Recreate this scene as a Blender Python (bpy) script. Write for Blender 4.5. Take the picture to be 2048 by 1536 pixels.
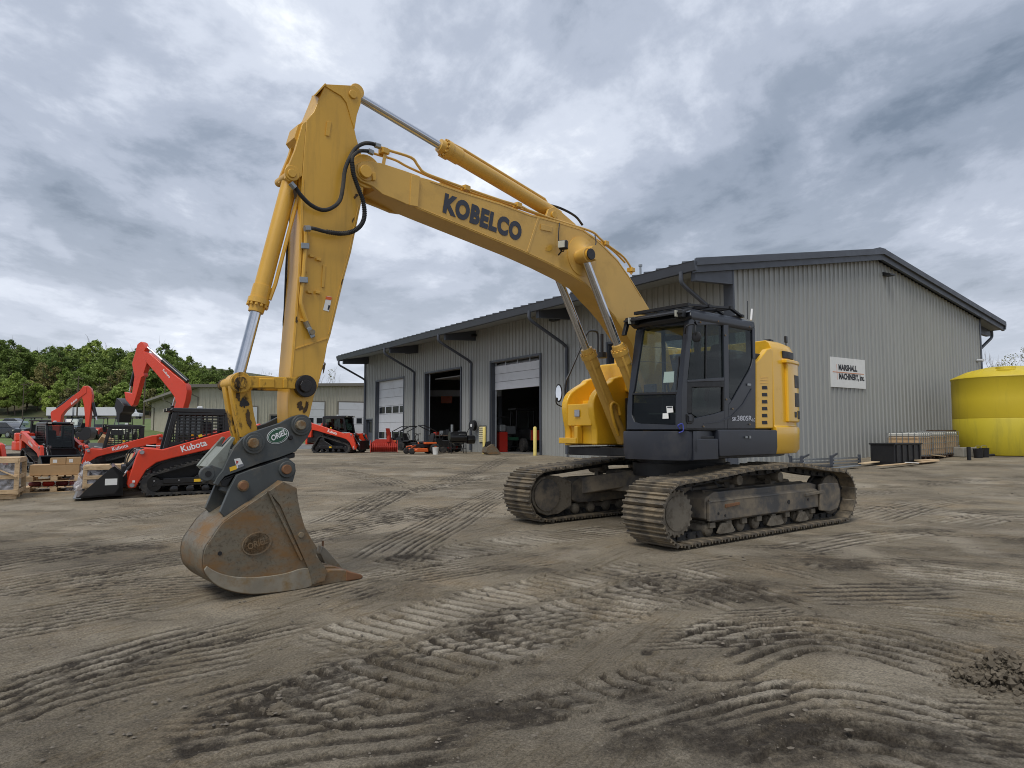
import bpy, bmesh, math, random
import numpy as np
from mathutils import Vector, Matrix, Euler
for o in list(bpy.data.objects): bpy.data.objects.remove(o, do_unlink=True)
SC = bpy.context.scene
COL = SC.collection
R = math.radians
# ------------------------------------------------------------------ camera, sky, sun, exposure
CAMH, FPX, PITCH, GS = 1.75, 1370.0, math.atan(97/1370.0), 0.020
cam_data = bpy.data.cameras.new('camera'); cam = bpy.data.objects.new('camera', cam_data); COL.objects.link(cam)
cam.location = (0, 0, CAMH); cam.rotation_euler = (math.pi/2 + PITCH, 0, 0)
cam_data.sensor_width = 36; cam_data.lens = FPX/2048*36; cam_data.clip_start = .05; cam_data.clip_end = 5000
SC.camera = cam
SUN_EL, SUN_AZ = R(58), R(-150)      # a veiled high sun, behind and to the left of the camera
w = bpy.data.worlds.new('World'); SC.world = w; w.use_nodes = True
nt = w.node_tree; N = nt.nodes; LK = nt.links; N.clear()
def nn(t, **k):
    n = N.new(t)
    for a, b in k.items(): setattr(n, a, b)
    return n
def mth(op, a, b=None, clamp=False):
    n = N.new('ShaderNodeMath'); n.operation = op; n.use_clamp = clamp
    for i, x in enumerate((a, b)):
        if x is None: continue
        if isinstance(x, (int, float)): n.inputs[i].default_value = x
        else: LK.new(x, n.inputs[i])
    return n.outputs[0]
sky = nn('ShaderNodeTexSky', sky_type='NISHITA', sun_disc=False, sun_elevation=SUN_EL, sun_rotation=SUN_AZ)
sky.air_density = 1.0; sky.dust_density = 1.5
geo = nn('ShaderNodeTexCoord'); sep = nn('ShaderNodeSeparateXYZ'); LK.new(geo.outputs['Generated'], sep.inputs[0])
zc = mth('MAXIMUM', sep.outputs[2], 0.0); zd = mth('ADD', zc, 0.16)
cx = mth('DIVIDE', sep.outputs[0], zd); cy = mth('DIVIDE', sep.outputs[1], zd)
comb = nn('ShaderNodeCombineXYZ'); LK.new(cx, comb.inputs[0]); LK.new(cy, comb.inputs[1])
def cloud_noise(scale, detail, rough, off, dist=0.0, sx=1, sy=1, rot=0):
    mp = nn('ShaderNodeMapping'); mp.inputs['Location'].default_value = off; mp.inputs['Scale'].default_value = (sx, sy, 1)
    mp.inputs['Rotation'].default_value = (0, 0, rot)
    LK.new(comb.outputs[0], mp.inputs[0])
    n = nn('ShaderNodeTexNoise'); n.inputs['Scale'].default_value = scale; n.inputs['Detail'].default_value = detail
    n.inputs['Roughness'].default_value = rough; n.inputs['Distortion'].default_value = dist
    LK.new(mp.outputs[0], n.inputs['Vector']); return n.outputs['Fac']
def ramp(fac, stops, interp='EASE'):
    r = nn('ShaderNodeValToRGB'); cr = r.color_ramp; cr.interpolation = interp
    cr.elements[0].position, cr.elements[0].color = stops[0][0], (*stops[0][1], 1)
    cr.elements[1].position, cr.elements[1].color = stops[-1][0], (*stops[-1][1], 1)
    for p, c in stops[1:-1]:
        e = cr.elements.new(p); e.color = (*c, 1)
    LK.new(fac, r.inputs[0]); return r.outputs[0]
big = cloud_noise(0.75, 3, .5, (2.8, 11.1, 0), .3, 1, .8, .6)
mid = cloud_noise(2.0, 12, .60, (21.7, 8.8, 0), .25, 1.0, .72, .75)
fine = cloud_noise(7.5, 8, .62, (1.3, 8.2, 0), .2, 1, .8, .75)
shade = mth('ADD', mth('ADD', mth('MULTIPLY', big, .50), mth('MULTIPLY', mid, .40)), mth('MULTIPLY', fine, .10))
cloudc = ramp(shade, [(.385, (1.35, 1.72, 2.3)), (.45, (2.2, 2.6, 3.3)), (.51, (3.25, 3.65, 4.45)), (.57, (4.7, 5.1, 5.9)), (.65, (7.8, 8.1, 8.5))])
# thinner, brighter cloud decks seen edge-on low over the horizon
low = mth('POWER', mth('SUBTRACT', 1.0, mth('MINIMUM', mth('MULTIPLY', zc, 2.6), 1.0)), 1.6)
cover = mth('SUBTRACT', 1.0, ramp(cloud_noise(1.15, 8, .55, (12.4, 24.4, 0), .3), [(.69, (0, 0, 0)), (.77, (1, 1, 1))]), clamp=True)
mixl = nn('ShaderNodeMix', data_type='RGBA', blend_type='MIX'); LK.new(mth('MULTIPLY', low, .52), mixl.inputs[0])
LK.new(cloudc, mixl.inputs[6]); mixl.inputs[7].default_value = (7.2, 7.5, 8.0, 1)
mixs = nn('ShaderNodeMix', data_type='RGBA', blend_type='MIX'); LK.new(cover, mixs.inputs[0])
LK.new(sky.outputs[0], mixs.inputs[6]); LK.new(mixl.outputs[2], mixs.inputs[7])
bg = nn('ShaderNodeBackground'); bg.inputs[1].default_value = 0.10; LK.new(mixs.outputs[2], bg.inputs[0])
wo = nn('ShaderNodeOutputWorld'); LK.new(bg.outputs[0], wo.inputs[0])
sl = bpy.data.lights.new('sun', 'SUN'); sl.energy = 1.5; sl.angle = R(28); sl.color = (1, .965, .91)
so = bpy.data.objects.new('sun', sl); COL.objects.link(so)
sd = Vector((math.sin(SUN_AZ)*math.cos(SUN_EL), math.cos(SUN_AZ)*math.cos(SUN_EL), math.sin(SUN_EL)))
so.rotation_euler = sd.to_track_quat('Z', 'Y').to_euler(); so.location = (0, 0, 30)
SC.view_settings.view_transform = 'Standard'; SC.view_settings.look = 'None'; SC.view_settings.exposure = 0.55; SC.view_settings.gamma = 1
SC.view_settings.use_curve_mapping = False
SC.cycles.filter_width = 1.0                           # a crisp pixel filter, like the phone's sharp picture
# ------------------------------------------------------------------ geometry of the place
ct, st = math.cos(PITCH), math.sin(PITCH)
CAM = Vector((0, 0, CAMH))
def ray(px, py):
    xc, zc_ = (px-1024)/FPX, (768-py)/FPX
    return Vector((xc, ct - zc_*st, st + zc_*ct))
def hit(px, py, p0, n):
    d = ray(px, py); return CAM + d*((Vector(p0)-CAM).dot(n)/d.dot(n))
def atd(px, py, Y):
    d = ray(px, py); return CAM + d*(Y/d.y)
def gz(x, y):                                        # height of the yard, the lawn and the far slope
    z = GS*y if y < 33 else (GS*33 if y < 45 else GS*33 + .03*(y-45))
    t = min(1, max(0, (y-15)/11)); return z + .018*min(16, max(0, x-7))*t*t*(3-2*t)
def gnd(px, py):
    d = ray(px, py); y0, y = 1.5, 1.5
    while y < 420:
        q = CAM + d*(y/d.y)
        if q.z <= gz(q.x, q.y): break
        y0 = y; y *= 1.02
    for i in range(24):
        m = (y0+y)/2; q = CAM + d*(m/d.y)
        if q.z <= gz(q.x, q.y): y = m
        else: y0 = m
    return CAM + d*(y/d.y)
def V(*a): return Vector(a)
ROOTM = {}
def thing(name, label, cat, loc=(0, 0, 0), rz=0.0, group=None, mw=None):
    o = bpy.data.objects.new(name, None); COL.objects.link(o); o.empty_display_size = .2
    M_ = mw if mw is not None else Matrix.Translation(Vector(loc)) @ Matrix.Rotation(rz, 4, 'Z')
    o.matrix_world = M_; o['label'] = label; o['category'] = cat
    if group: o['group'] = group
    o['_m'] = 0; del o['_m']
    return o
def tag(o, label, cat, group=None):
    o['label'] = label; o['category'] = cat
    if group: o['group'] = group
    return o
class MB:
    def __init__(s): s.v = []; s.f = []
    def add(s, vs, fs):
        b = len(s.v); s.v += [tuple(x) for x in vs]; s.f += [tuple(i+b for i in f) for f in fs]; return s
    def hexa(s, c):                                   # 8 corners: 4 bottom ccw, 4 top ccw
        return s.add(c, [(3, 2, 1, 0), (4, 5, 6, 7), (0, 1, 5, 4), (1, 2, 6, 5), (2, 3, 7, 6), (3, 0, 4, 7)])
    def box(s, c, size, M_=None):
        hx, hy, hz = size[0]/2, size[1]/2, size[2]/2; c = Vector(c)
        vs = [Vector((x*hx, y*hy, z*hz)) for z in (-1, 1) for x, y in ((-1, -1), (1, -1), (1, 1), (-1, 1))]
        if M_ is not None: vs = [M_ @ q for q in vs]
        return s.hexa([q+c for q in vs])
    def bx(s, x0, x1, y0, y1, z0, z1):
        return s.box(((x0+x1)/2, (y0+y1)/2, (z0+z1)/2), (abs(x1-x0), abs(y1-y0), abs(z1-z0)))
    def beam(s, a, b, w_, h_, up=(0, 0, 1)):
        a, b = Vector(a), Vector(b); d = (b-a).normalized(); up = Vector(up)
        sx = d.cross(up)
        if sx.length < 1e-4: sx = d.cross(Vector((1, 0, 0)))
        sx = sx.normalized()*w_/2; u = sx.cross(d).normalized()*h_/2
        return s.hexa([a-sx-u, a+sx-u, b+sx-u, b-sx-u, a-sx+u, a+sx+u, b+sx+u, b-sx+u])
    def prism(s, pts, d):
        pts = [Vector(p) for p in pts]; d = Vector(d); n = len(pts)
        nm = Vector((0, 0, 0))
        for i in range(n): nm += pts[i].cross(pts[(i+1) % n])
        if nm.dot(d) > 0: pts = pts[::-1]
        vs = pts + [p+d for p in pts]
        fs = [tuple(range(n)), tuple(range(2*n-1, n-1, -1))] + [(i, i+n, (i+1) % n+n, (i+1) % n) for i in range(n)]
        return s.add(vs, fs)
    def cyl(s, a, b, r0, r1=None, n=16, caps=True):
        a, b = Vector(a), Vector(b); r1 = r0 if r1 is None else r1
        d = (b-a).normalized(); x = d.orthogonal().normalized(); y = d.cross(x); vs = []
        for c, r in ((a, r0), (b, r1)):
            for i in range(n):
                t = 2*math.pi*i/n; vs.append(c + x*(r*math.cos(t)) + y*(r*math.sin(t)))
        fs = [(i, (i+1) % n, (i+1) % n+n, i+n) for i in range(n)]
        if caps: fs += [tuple(range(n-1, -1, -1)), tuple(range(n, 2*n))]
        return s.add(vs, fs)
    def rev(s, a, axis, prof, n=20):                  # profile of (height, radius) turned about an axis
        a, axis = Vector(a), Vector(axis).normalized(); x = axis.orthogonal().normalized(); y = axis.cross(x); vs = []
        for h_, r in prof:
            for i in range(n):
                t = 2*math.pi*i/n; vs.append(a + axis*h_ + x*(r*math.cos(t)) + y*(r*math.sin(t)))
        m = len(prof)
        fs = [(k*n+i, k*n+(i+1) % n, (k+1)*n+(i+1) % n, (k+1)*n+i) for k in range(m-1) for i in range(n)]
        fs += [tuple(range(n-1, -1, -1)), tuple(range((m-1)*n, m*n))]
        return s.add(vs, fs)
    def tube(s, path, r, n=8):
        P = [Vector(p) for p in path]; m = len(P); vs = []; x = None
        for k in range(m):
            d = (P[min(k+1, m-1)] - P[max(k-1, 0)]).normalized()
            x = d.orthogonal().normalized() if x is None else (x - d*x.dot(d)).normalized()
            y = d.cross(x); rr = r[k] if isinstance(r, (list, tuple)) else r
            for i in range(n):
                t = 2*math.pi*i/n; vs.append(P[k] + x*(rr*math.cos(t)) + y*(rr*math.sin(t)))
        fs = [(k*n+i, k*n+(i+1) % n, (k+1)*n+(i+1) % n, (k+1)*n+i) for k in range(m-1) for i in range(n)]
        fs += [tuple(range(n-1, -1, -1)), tuple(range((m-1)*n, m*n))]
        return s.add(vs, fs)
    def quad(s, a, b, c, d): return s.add([a, b, c, d], [(0, 1, 2, 3)])
    def loft(s, rings, caps=True):
        n = len(rings[0]); vs = [Vector(p) for r in rings for p in r]; m = len(rings)
        fs = [(k*n+i, k*n+(i+1) % n, (k+1)*n+(i+1) % n, (k+1)*n+i) for k in range(m-1) for i in range(n)]
        if caps: fs += [tuple(range(n-1, -1, -1)), tuple(range((m-1)*n, m*n))]
        return s.add(vs, fs)
    def mesh(s, name, mat, smooth=35):
        me = bpy.data.meshes.new(name); me.from_pydata(s.v, [], s.f)
        if mat: me.materials.append(mat)
        bm = bmesh.new(); bm.from_mesh(me); bmesh.ops.recalc_face_normals(bm, faces=bm.faces); bm.to_mesh(me); bm.free()
        if smooth:
            me.polygons.foreach_set('use_smooth', [True]*len(me.polygons)); me.set_sharp_from_angle(angle=R(smooth))
        me.update(); return me
    def build(s, name, mat, parent=None, bevel=0.0, smooth=35, seg=2, label=None):
        return link(s.mesh(name, mat, smooth), name, parent, bevel, seg, label)
def link(me, name, parent=None, bevel=0.0, seg=2, label=None):
    o = bpy.data.objects.new(name, me); COL.objects.link(o)
    if parent is not None:
        o.parent = parent
        if parent.name in ROOTM: o.matrix_parent_inverse = ROOTM[parent.name].inverted()
    if bevel:
        b = o.modifiers.new('bevel', 'BEVEL'); b.width = bevel; b.segments = seg; b.limit_method = 'ANGLE'; b.angle_limit = R(40)
        b.harden_normals = True
    if label: o['label'] = label
    return o
def wthing(name, label, cat, base, group=None):       # thing whose parts are modelled in world coordinates
    o = thing(name, label, cat, base, 0, group); ROOTM[o.name] = Matrix.Translation(Vector(base)); return o
def copy_tree(o, parent=None):
    c = o.copy(); COL.objects.link(c)
    if parent is not None: c.parent = parent
    for ch in list(o.children): copy_tree(ch, c)
    return c
def spline(pts, k=6):                                 # catmull-rom through points
    P = [Vector(p) for p in pts]; P = [P[0]*2-P[1]] + P + [P[-1]*2-P[-2]]; out = []
    for i in range(1, len(P)-2):
        for j in range(k):
            t = j/k; a, b, c, d = P[i-1], P[i], P[i+1], P[i+2]
            out.append(.5*((2*b) + (c-a)*t + (2*a-5*b+4*c-d)*t*t + (3*b-a-3*c+d)*t**3))
    out.append(P[-2]); return out
FONT = {}
def text(name, s, mat, parent, o, X, Y, w_, h_, bold=0.0, shear=0.0, space=1.0, lift=.004):
    """flat lettering: lower left corner o, unit directions X, Y, fitted to w_ x h_"""
    cu = bpy.data.curves.new('t', 'FONT'); cu.body = s; cu.offset = bold; cu.shear = shear; cu.space_character = space; cu.resolution_u = 4
    ob = bpy.data.objects.new('t', cu); COL.objects.link(ob)
    dg = bpy.context.evaluated_depsgraph_get(); me = bpy.data.meshes.new_from_object(ob.evaluated_get(dg))
    bpy.data.objects.remove(ob, do_unlink=True)
    vs = [v.co for v in me.vertices]; x0 = min(v.x for v in vs); x1 = max(v.x for v in vs); y0 = min(v.y for v in vs); y1 = max(v.y for v in vs)
    o, X, Y = Vector(o), Vector(X), Vector(Y); nrm = X.cross(Y).normalized()*lift
    for v in me.vertices:
        v.co = o + X*((v.co.x-x0)/(x1-x0)*w_) + Y*((v.co.y-y0)/(y1-y0)*h_) + nrm
    me.materials.clear(); me.materials.append(mat); me.name = name
    return link(me, name, parent)
# ------------------------------------------------------------------ materials
def srgb(r, g, b):
    return tuple(((c/255)/12.92 if c/255 <= .04045 else ((c/255+.055)/1.055)**2.4) for c in (r, g, b))
MT = {}
def mat(name, col, rough=.5, metal=0.0, var=.12, vscale=3.0, dirt=None, dscale=2.0, dlo=.5, dhi=.7, bump=0.0, bscale=40.0, coat=0.0, spec=.5, streak=None, fine=None):
    m = bpy.data.materials.new(name); m.use_nodes = True; t = m.node_tree; n = t.nodes; L_ = t.links
    b = n['Principled BSDF']; tc = n.new('ShaderNodeTexCoord')
    def noise(scale, detail=6, ro=.6, vec=None):
        q = n.new('ShaderNodeTexNoise'); q.inputs['Scale'].default_value = scale; q.inputs['Detail'].default_value = detail; q.inputs['Roughness'].default_value = ro
        L_.new(vec or tc.outputs['Object'], q.inputs['Vector']); return q.outputs['Fac']
    def rmp(f, p0, p1, c0=(0, 0, 0), c1=(1, 1, 1)):
        r = n.new('ShaderNodeValToRGB'); r.color_ramp.elements[0].position = p0; r.color_ramp.elements[1].position = p1
        r.color_ramp.elements[0].color = (*c0, 1); r.color_ramp.elements[1].color = (*c1, 1); L_.new(f, r.inputs[0]); return r.outputs[0]
    def mix(f, a, c):
        q = n.new('ShaderNodeMix'); q.data_type = 'RGBA'; L_.new(f, q.inputs[0])
        for i, x in ((6, a), (7, c)):
            if isinstance(x, tuple): q.inputs[i].default_value = (*x, 1)
            else: L_.new(x, q.inputs[i])
        return q.outputs[2]
    c = rmp(noise(vscale), .3, .7, tuple(x*(1-var) for x in col), tuple(min(1, x*(1+var)) for x in col))
    if fine: c = mix(rmp(noise(fine[1], 3, .7), .52, .66), c, fine[0])
    if dirt:
        dn = noise(dscale, 8, .68)
        if streak:
            mp = n.new('ShaderNodeMapping'); mp.inputs['Scale'].default_value = streak; L_.new(tc.outputs['Object'], mp.inputs[0]); dn = noise(dscale, 8, .68, mp.outputs[0])
        dm = rmp(dn, dlo, dhi); c = mix(dm, c, dirt)
        rr = n.new('ShaderNodeMix'); rr.data_type = 'FLOAT'; L_.new(dm, rr.inputs[0]); rr.inputs[2].default_value = rough; rr.inputs[3].default_value = min(1, rough+.35)
        L_.new(rr.outputs[0], b.inputs['Roughness'])
        if metal:
            mm = n.new('ShaderNodeMix'); mm.data_type = 'FLOAT'; L_.new(dm, mm.inputs[0]); mm.inputs[2].default_value = metal; mm.inputs[3].default_value = 0.0
            L_.new(mm.outputs[0], b.inputs['Metallic'])
    else:
        rn = rmp(noise(vscale*2.7), .3, .7, (max(.02, rough-.07),)*3, (min(1, rough+.09),)*3); L_.new(rn, b.inputs['Roughness'])
        b.inputs['Metallic'].default_value = metal
    L_.new(c, b.inputs['Base Color'])
    b.inputs['Specular IOR Level'].default_value = spec
    if coat: b.inputs['Coat Weight'].default_value = coat; b.inputs['Coat Roughness'].default_value = .12
    if bump:
        bn = n.new('ShaderNodeBump'); bn.inputs['Strength'].default_value = bump; bn.inputs['Distance'].default_value = .01
        L_.new(noise(bscale, 6, .65), bn.inputs['Height']); L_.new(bn.outputs[0], b.inputs['Normal'])
    MT[name] = m; return m
def glass(name, tint, gloss=.06, alpha=1.0):
    m = bpy.data.materials.new(name); m.use_nodes = True; t = m.node_tree; n = t.nodes; n.clear()
    tr = n.new('ShaderNodeBsdfTransparent'); tr.inputs[0].default_value = (*tint, 1)
    gl = n.new('ShaderNodeBsdfGlossy'); gl.inputs[0].default_value = (.95, .95, .95, 1); gl.inputs[1].default_value = .02
    lw = n.new('ShaderNodeLayerWeight'); pw = n.new('ShaderNodeMath'); pw.operation = 'POWER'; t.links.new(lw.outputs['Facing'], pw.inputs[0]); pw.inputs[1].default_value = 5.0
    ad = n.new('ShaderNodeMath'); ad.operation = 'MULTIPLY_ADD'; ad.inputs[1].default_value = .9; ad.inputs[2].default_value = gloss; t.links.new(pw.outputs[0], ad.inputs[0])
    mx = n.new('ShaderNodeMixShader'); t.links.new(ad.outputs[0], mx.inputs[0]); t.links.new(tr.outputs[0], mx.inputs[1]); t.links.new(gl.outputs[0], mx.inputs[2])
    o = n.new('ShaderNodeOutputMaterial'); t.links.new(mx.outputs[0], o.inputs[0]); MT[name] = m; return m
MUD = srgb(118, 106, 88)
mat('boom_yellow', srgb(209, 165, 76), .42, 0, .07, 1.3, dirt=srgb(164, 128, 68), dscale=1.8, dlo=.52, dhi=.95, bump=.03, bscale=25, coat=.25, spec=.5)
mat('arm_yellow', srgb(208, 160, 56), .45, 0, .08, 1.5, dirt=srgb(168, 130, 58), dscale=2.4, dlo=.52, dhi=.9, streak=(4, 4, .35), bump=.05, bscale=18, coat=.25)
mat('link_yellow', srgb(202, 154, 46), .5, 0, .1, 3, dirt=srgb(48, 36, 22), dscale=2.2, dlo=.53, dhi=.60, bump=.1, bscale=30, streak=(1.6, 1.6, .8))
mat('body_yellow', srgb(231, 179, 42), .33, 0, .05, 1.5, dirt=srgb(196, 148, 44), dscale=3, dlo=.55, dhi=.85, coat=.35)
mat('cab_dark', srgb(33, 36, 43), .34, 0, .1, 2, dirt=srgb(54, 54, 56), dscale=3, dlo=.55, dhi=.9, coat=.1)
mat('skirt_dark', srgb(42, 45, 53), .42, 0, .08, 2, dirt=srgb(68, 67, 67), dscale=3.5, dlo=.52, dhi=.85)
mat('black_trim', srgb(24, 24, 26), .5, 0, .2, 4)
mat('black_paint', srgb(20, 20, 22), .3, 0, .15, 4, coat=.2, dirt=srgb(52, 50, 47), dscale=4, dlo=.58, dhi=.85)
mat('rubber', srgb(36, 36, 37), .75, 0, .2, 5, dirt=srgb(92, 86, 76), dscale=5, dlo=.46, dhi=.78)
mat('chrome', (.62, .63, .66), .16, 1.0, .05, 5)
mat('chrome_dull', (.42, .42, .43), .3, 1.0, .1, 5)
mat('coupler_grey', srgb(70, 74, 74), .5, 0, .1, 2.5, dirt=srgb(104, 98, 86), dscale=3, dlo=.52, dhi=.75, bump=.05, bscale=30)
mat('coupler_light', srgb(128, 132, 124), .55, 0, .12, 3, dirt=srgb(92, 88, 78), dscale=4, dlo=.5, dhi=.7)
mat('bucket_steel', srgb(114, 106, 90), .5, .25, .22, 3.5, dirt=srgb(124, 92, 54), dscale=2.4, dlo=.44, dhi=.66, bump=.15, bscale=45, fine=(srgb(92, 82, 68), 34), streak=(1, 1, 2.2))
mat('bucket_grey', srgb(138, 130, 114), .5, .15, .18, 5, dirt=srgb(128, 106, 72), dscale=6, dlo=.46, dhi=.66, bump=.1, bscale=60)
mat('pin_steel', srgb(140, 130, 110), .45, .6, .2, 14, dirt=srgb(118, 88, 52), dscale=9, dlo=.45, dhi=.6)
mat('rust', srgb(122, 86, 58), .7, .1, .2, 8, bump=.1)
mat('track_steel', srgb(96, 89, 78), .6, .25, .15, 5, dirt=srgb(136, 122, 100), dscale=3.2, dlo=.42, dhi=.62, bump=.25, bscale=30, fine=(srgb(70, 64, 56), 20))
mat('frame_dark', srgb(72, 71, 70), .55, .1, .15, 3, dirt=srgb(126, 115, 98), dscale=2.6, dlo=.40, dhi=.60, bump=.1, bscale=30)
mat('mud_steel', srgb(118, 110, 96), .75, 0, .15, 6, dirt=srgb(92, 84, 72), dscale=6, dlo=.45, dhi=.6, bump=.3, bscale=24)
mat('grease', srgb(26, 21, 20), .35, 0, .3, 12, bump=.3, bscale=40)
mat('red_paint', srgb(214, 62, 30), .35, 0, .05, 2, dirt=srgb(186, 62, 36), dscale=3, dlo=.55, dhi=.85, coat=.3)
mat('red_dull', srgb(186, 52, 34), .5, 0, .1, 2, dirt=srgb(146, 56, 42), dscale=4, dlo=.5, dhi=.75)
mat('orange_paint', srgb(206, 92, 34), .45, 0, .1, 3)
mat('white_print', (.8, .8, .8), .5, 0, .03, 3)
mat('dark_print', srgb(52, 55, 66), .5, 0, .03, 3)
mat('grey_print', srgb(196, 198, 204), .45, 0, .03, 3)
mat('yellow_print', srgb(232, 186, 40), .5, 0, .05, 3)
mat('green_print', srgb(40, 84, 62), .5, 0, .05, 3)
mat('red_print', srgb(170, 40, 30), .5, 0, .05, 3)
mat('paper', srgb(222, 222, 218), .7, 0, .04, 6)
mat('paper_ink', srgb(120, 122, 126), .7, 0, .2, 60)
mat('wall_metal', srgb(153, 154, 150), .42, .0, .01, .35, dirt=srgb(148, 150, 148), dscale=.6, dlo=.45, dhi=.85, spec=.5, streak=(1, 1, .35))
mat('trim_dark', srgb(70, 74, 82), .45, 0, .05, 1.0)
mat('roof_metal', srgb(92, 95, 100), .45, .2, .05, 1.0)
mat('soffit', srgb(140, 143, 142), .6, 0, .05, 1.0)
mat('door_white', srgb(206, 207, 210), .5, 0, .03, .6, dirt=srgb(186, 186, 186), dscale=1.2, dlo=.5, dhi=.8)
mat('door_cream', srgb(204, 200, 186), .5, 0, .03, .6, dirt=srgb(188, 182, 166), dscale=1.2, dlo=.5, dhi=.8)
mat('dark_glass', srgb(34, 38, 42), .08, 0, .1, 3, spec=.6)
mat('interior', srgb(128, 128, 126), .8, 0, .1, .5)
mat('slab', srgb(128, 124, 116), .8, 0, .1, .6, dirt=srgb(96, 92, 84), dscale=.8, dlo=.45, dhi=.7, bump=.1)
mat('concrete', srgb(142, 138, 128), .85, 0, .12, 2, dirt=srgb(108, 102, 92), dscale=2.5, dlo=.45, dhi=.7, bump=.2)
mat('tan_metal', srgb(178, 172, 156), .55, 0, .04, .4, dirt=srgb(158, 150, 134), dscale=.8, dlo=.5, dhi=.8)
mat('tan_roof', srgb(118, 112, 102), .6, 0, .06, .5)
mat('white_metal', srgb(206, 208, 210), .5, 0, .04, .3, dirt=srgb(176, 178, 180), dscale=.4, dlo=.5, dhi=.8)
mat('tank_yellow', srgb(206, 182, 42), .5, 0, .05, .6, dirt=srgb(182, 162, 48), dscale=1.2, dlo=.52, dhi=.8, streak=(2, 2, .3))
mat('tank_yellow_low', srgb(198, 180, 46), .5, 0, .05, .6, dirt=srgb(160, 148, 54), dscale=1.2, dlo=.5, dhi=.8, streak=(2, 2, .3))
mat('wood', srgb(202, 174, 136), .75, 0, .15, 5, dirt=srgb(150, 116, 76), dscale=6, dlo=.5, dhi=.75, streak=(1, 1, 6), bump=.1)
mat('wood_old', srgb(132, 116, 94), .85, 0, .15, 5, dirt=srgb(96, 84, 70), dscale=6, dlo=.5, dhi=.75, bump=.15)
mat('wood_dark', srgb(82, 66, 54), .85, 0, .15, 5, bump=.15)
mat('cardboard', srgb(178, 146, 106), .85, 0, .06, 3, dirt=srgb(160, 128, 90), dscale=3, dlo=.5, dhi=.8)
mat('cardboard_pale', srgb(202, 178, 142), .85, 0, .06, 3)
mat('maroon', srgb(92, 28, 34), .5, 0, .3, 14, bump=.2)
mat('tote_plastic', srgb(196, 166, 128), .45, 0, .06, 2, dirt=srgb(176, 142, 104), dscale=2, dlo=.45, dhi=.75)
mat('tote_white', srgb(214, 212, 202), .45, 0, .04, 2)
mat('galvanised', srgb(150, 154, 156), .4, .7, .1, 6)
mat('bollard_yellow', srgb(222, 202, 118), .6, 0, .08, 4)
mat('seat_black', srgb(30, 30, 32), .75, 0, .15, 6)
mat('seat_grey', srgb(132, 130, 124), .8, 0, .1, 6)
mat('ivory', srgb(224, 220, 204), .4, 0, .03, 2)
mat('car_silver', srgb(176, 180, 184), .25, .5, .03, 1, coat=.5)
mat('car_dark', srgb(44, 48, 56), .25, .2, .05, 1, coat=.5)
mat('bark', srgb(84, 74, 64), .9, 0, .2, 6, bump=.4, bscale=12)
mat('bark_pale', srgb(118, 108, 98), .9, 0, .2, 6)
mat('asphalt', srgb(112, 112, 110), .85, 0, .08, .4, dirt=srgb(132, 130, 124), dscale=.3, dlo=.45, dhi=.7)
mat('light_lens', srgb(190, 188, 172), .2, 0, .1, 20)
mat('drum_grey', srgb(128, 132, 134), .5, .2, .1, 4)
mat('louvre_yellow', srgb(206, 196, 160), .6, 0, .05, 4)
mat('blue_zip', srgb(60, 70, 160), .5, 0, .05, 4)
glass('glass_cab', (.42, .48, .46), .022)
glass('glass_clear', (.84, .89, .87), .05)
glass('glass_dark', (.22, .25, .26), .06)
glass('mirror_glass', (.1, .1, .1), .8)
def wrapmat():
    m = bpy.data.materials.new('plastic_wrap'); m.use_nodes = True; t = m.node_tree; n = t.nodes; n.clear()
    tr = n.new('ShaderNodeBsdfTransparent'); tr.inputs[0].default_value = (.93, .93, .95, 1)
    p = n.new('ShaderNodeBsdfPrincipled'); p.inputs['Base Color'].default_value = (.62, .62, .66, 1); p.inputs['Roughness'].default_value = .25
    no = n.new('ShaderNodeTexNoise'); no.inputs['Scale'].default_value = 5; no.inputs['Detail'].default_value = 6; no.inputs['Distortion'].default_value = 1.2
    tc = n.new('ShaderNodeTexCoord'); t.links.new(tc.outputs['Object'], no.inputs['Vector'])
    r = n.new('ShaderNodeValToRGB'); r.color_ramp.elements[0].position = .38; r.color_ramp.elements[1].position = .62
    r.color_ramp.elements[0].color = (.12, .12, .12, 1); r.color_ramp.elements[1].color = (.72, .72, .72, 1); t.links.new(no.outputs['Fac'], r.inputs[0])
    bn = n.new('ShaderNodeBump'); bn.inputs['Strength'].default_value = .9; bn.inputs['Distance'].default_value = .05; t.links.new(no.outputs['Fac'], bn.inputs['Height']); t.links.new(bn.outputs[0], p.inputs['Normal'])
    mx = n.new('ShaderNodeMixShader'); t.links.new(r.outputs[0], mx.inputs[0]); t.links.new(tr.outputs[0], mx.inputs[1]); t.links.new(p.outputs[0], mx.inputs[2])
    o = n.new('ShaderNodeOutputMaterial'); t.links.new(mx.outputs[0], o.inputs[0]); MT['plastic_wrap'] = m
wrapmat()
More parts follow.
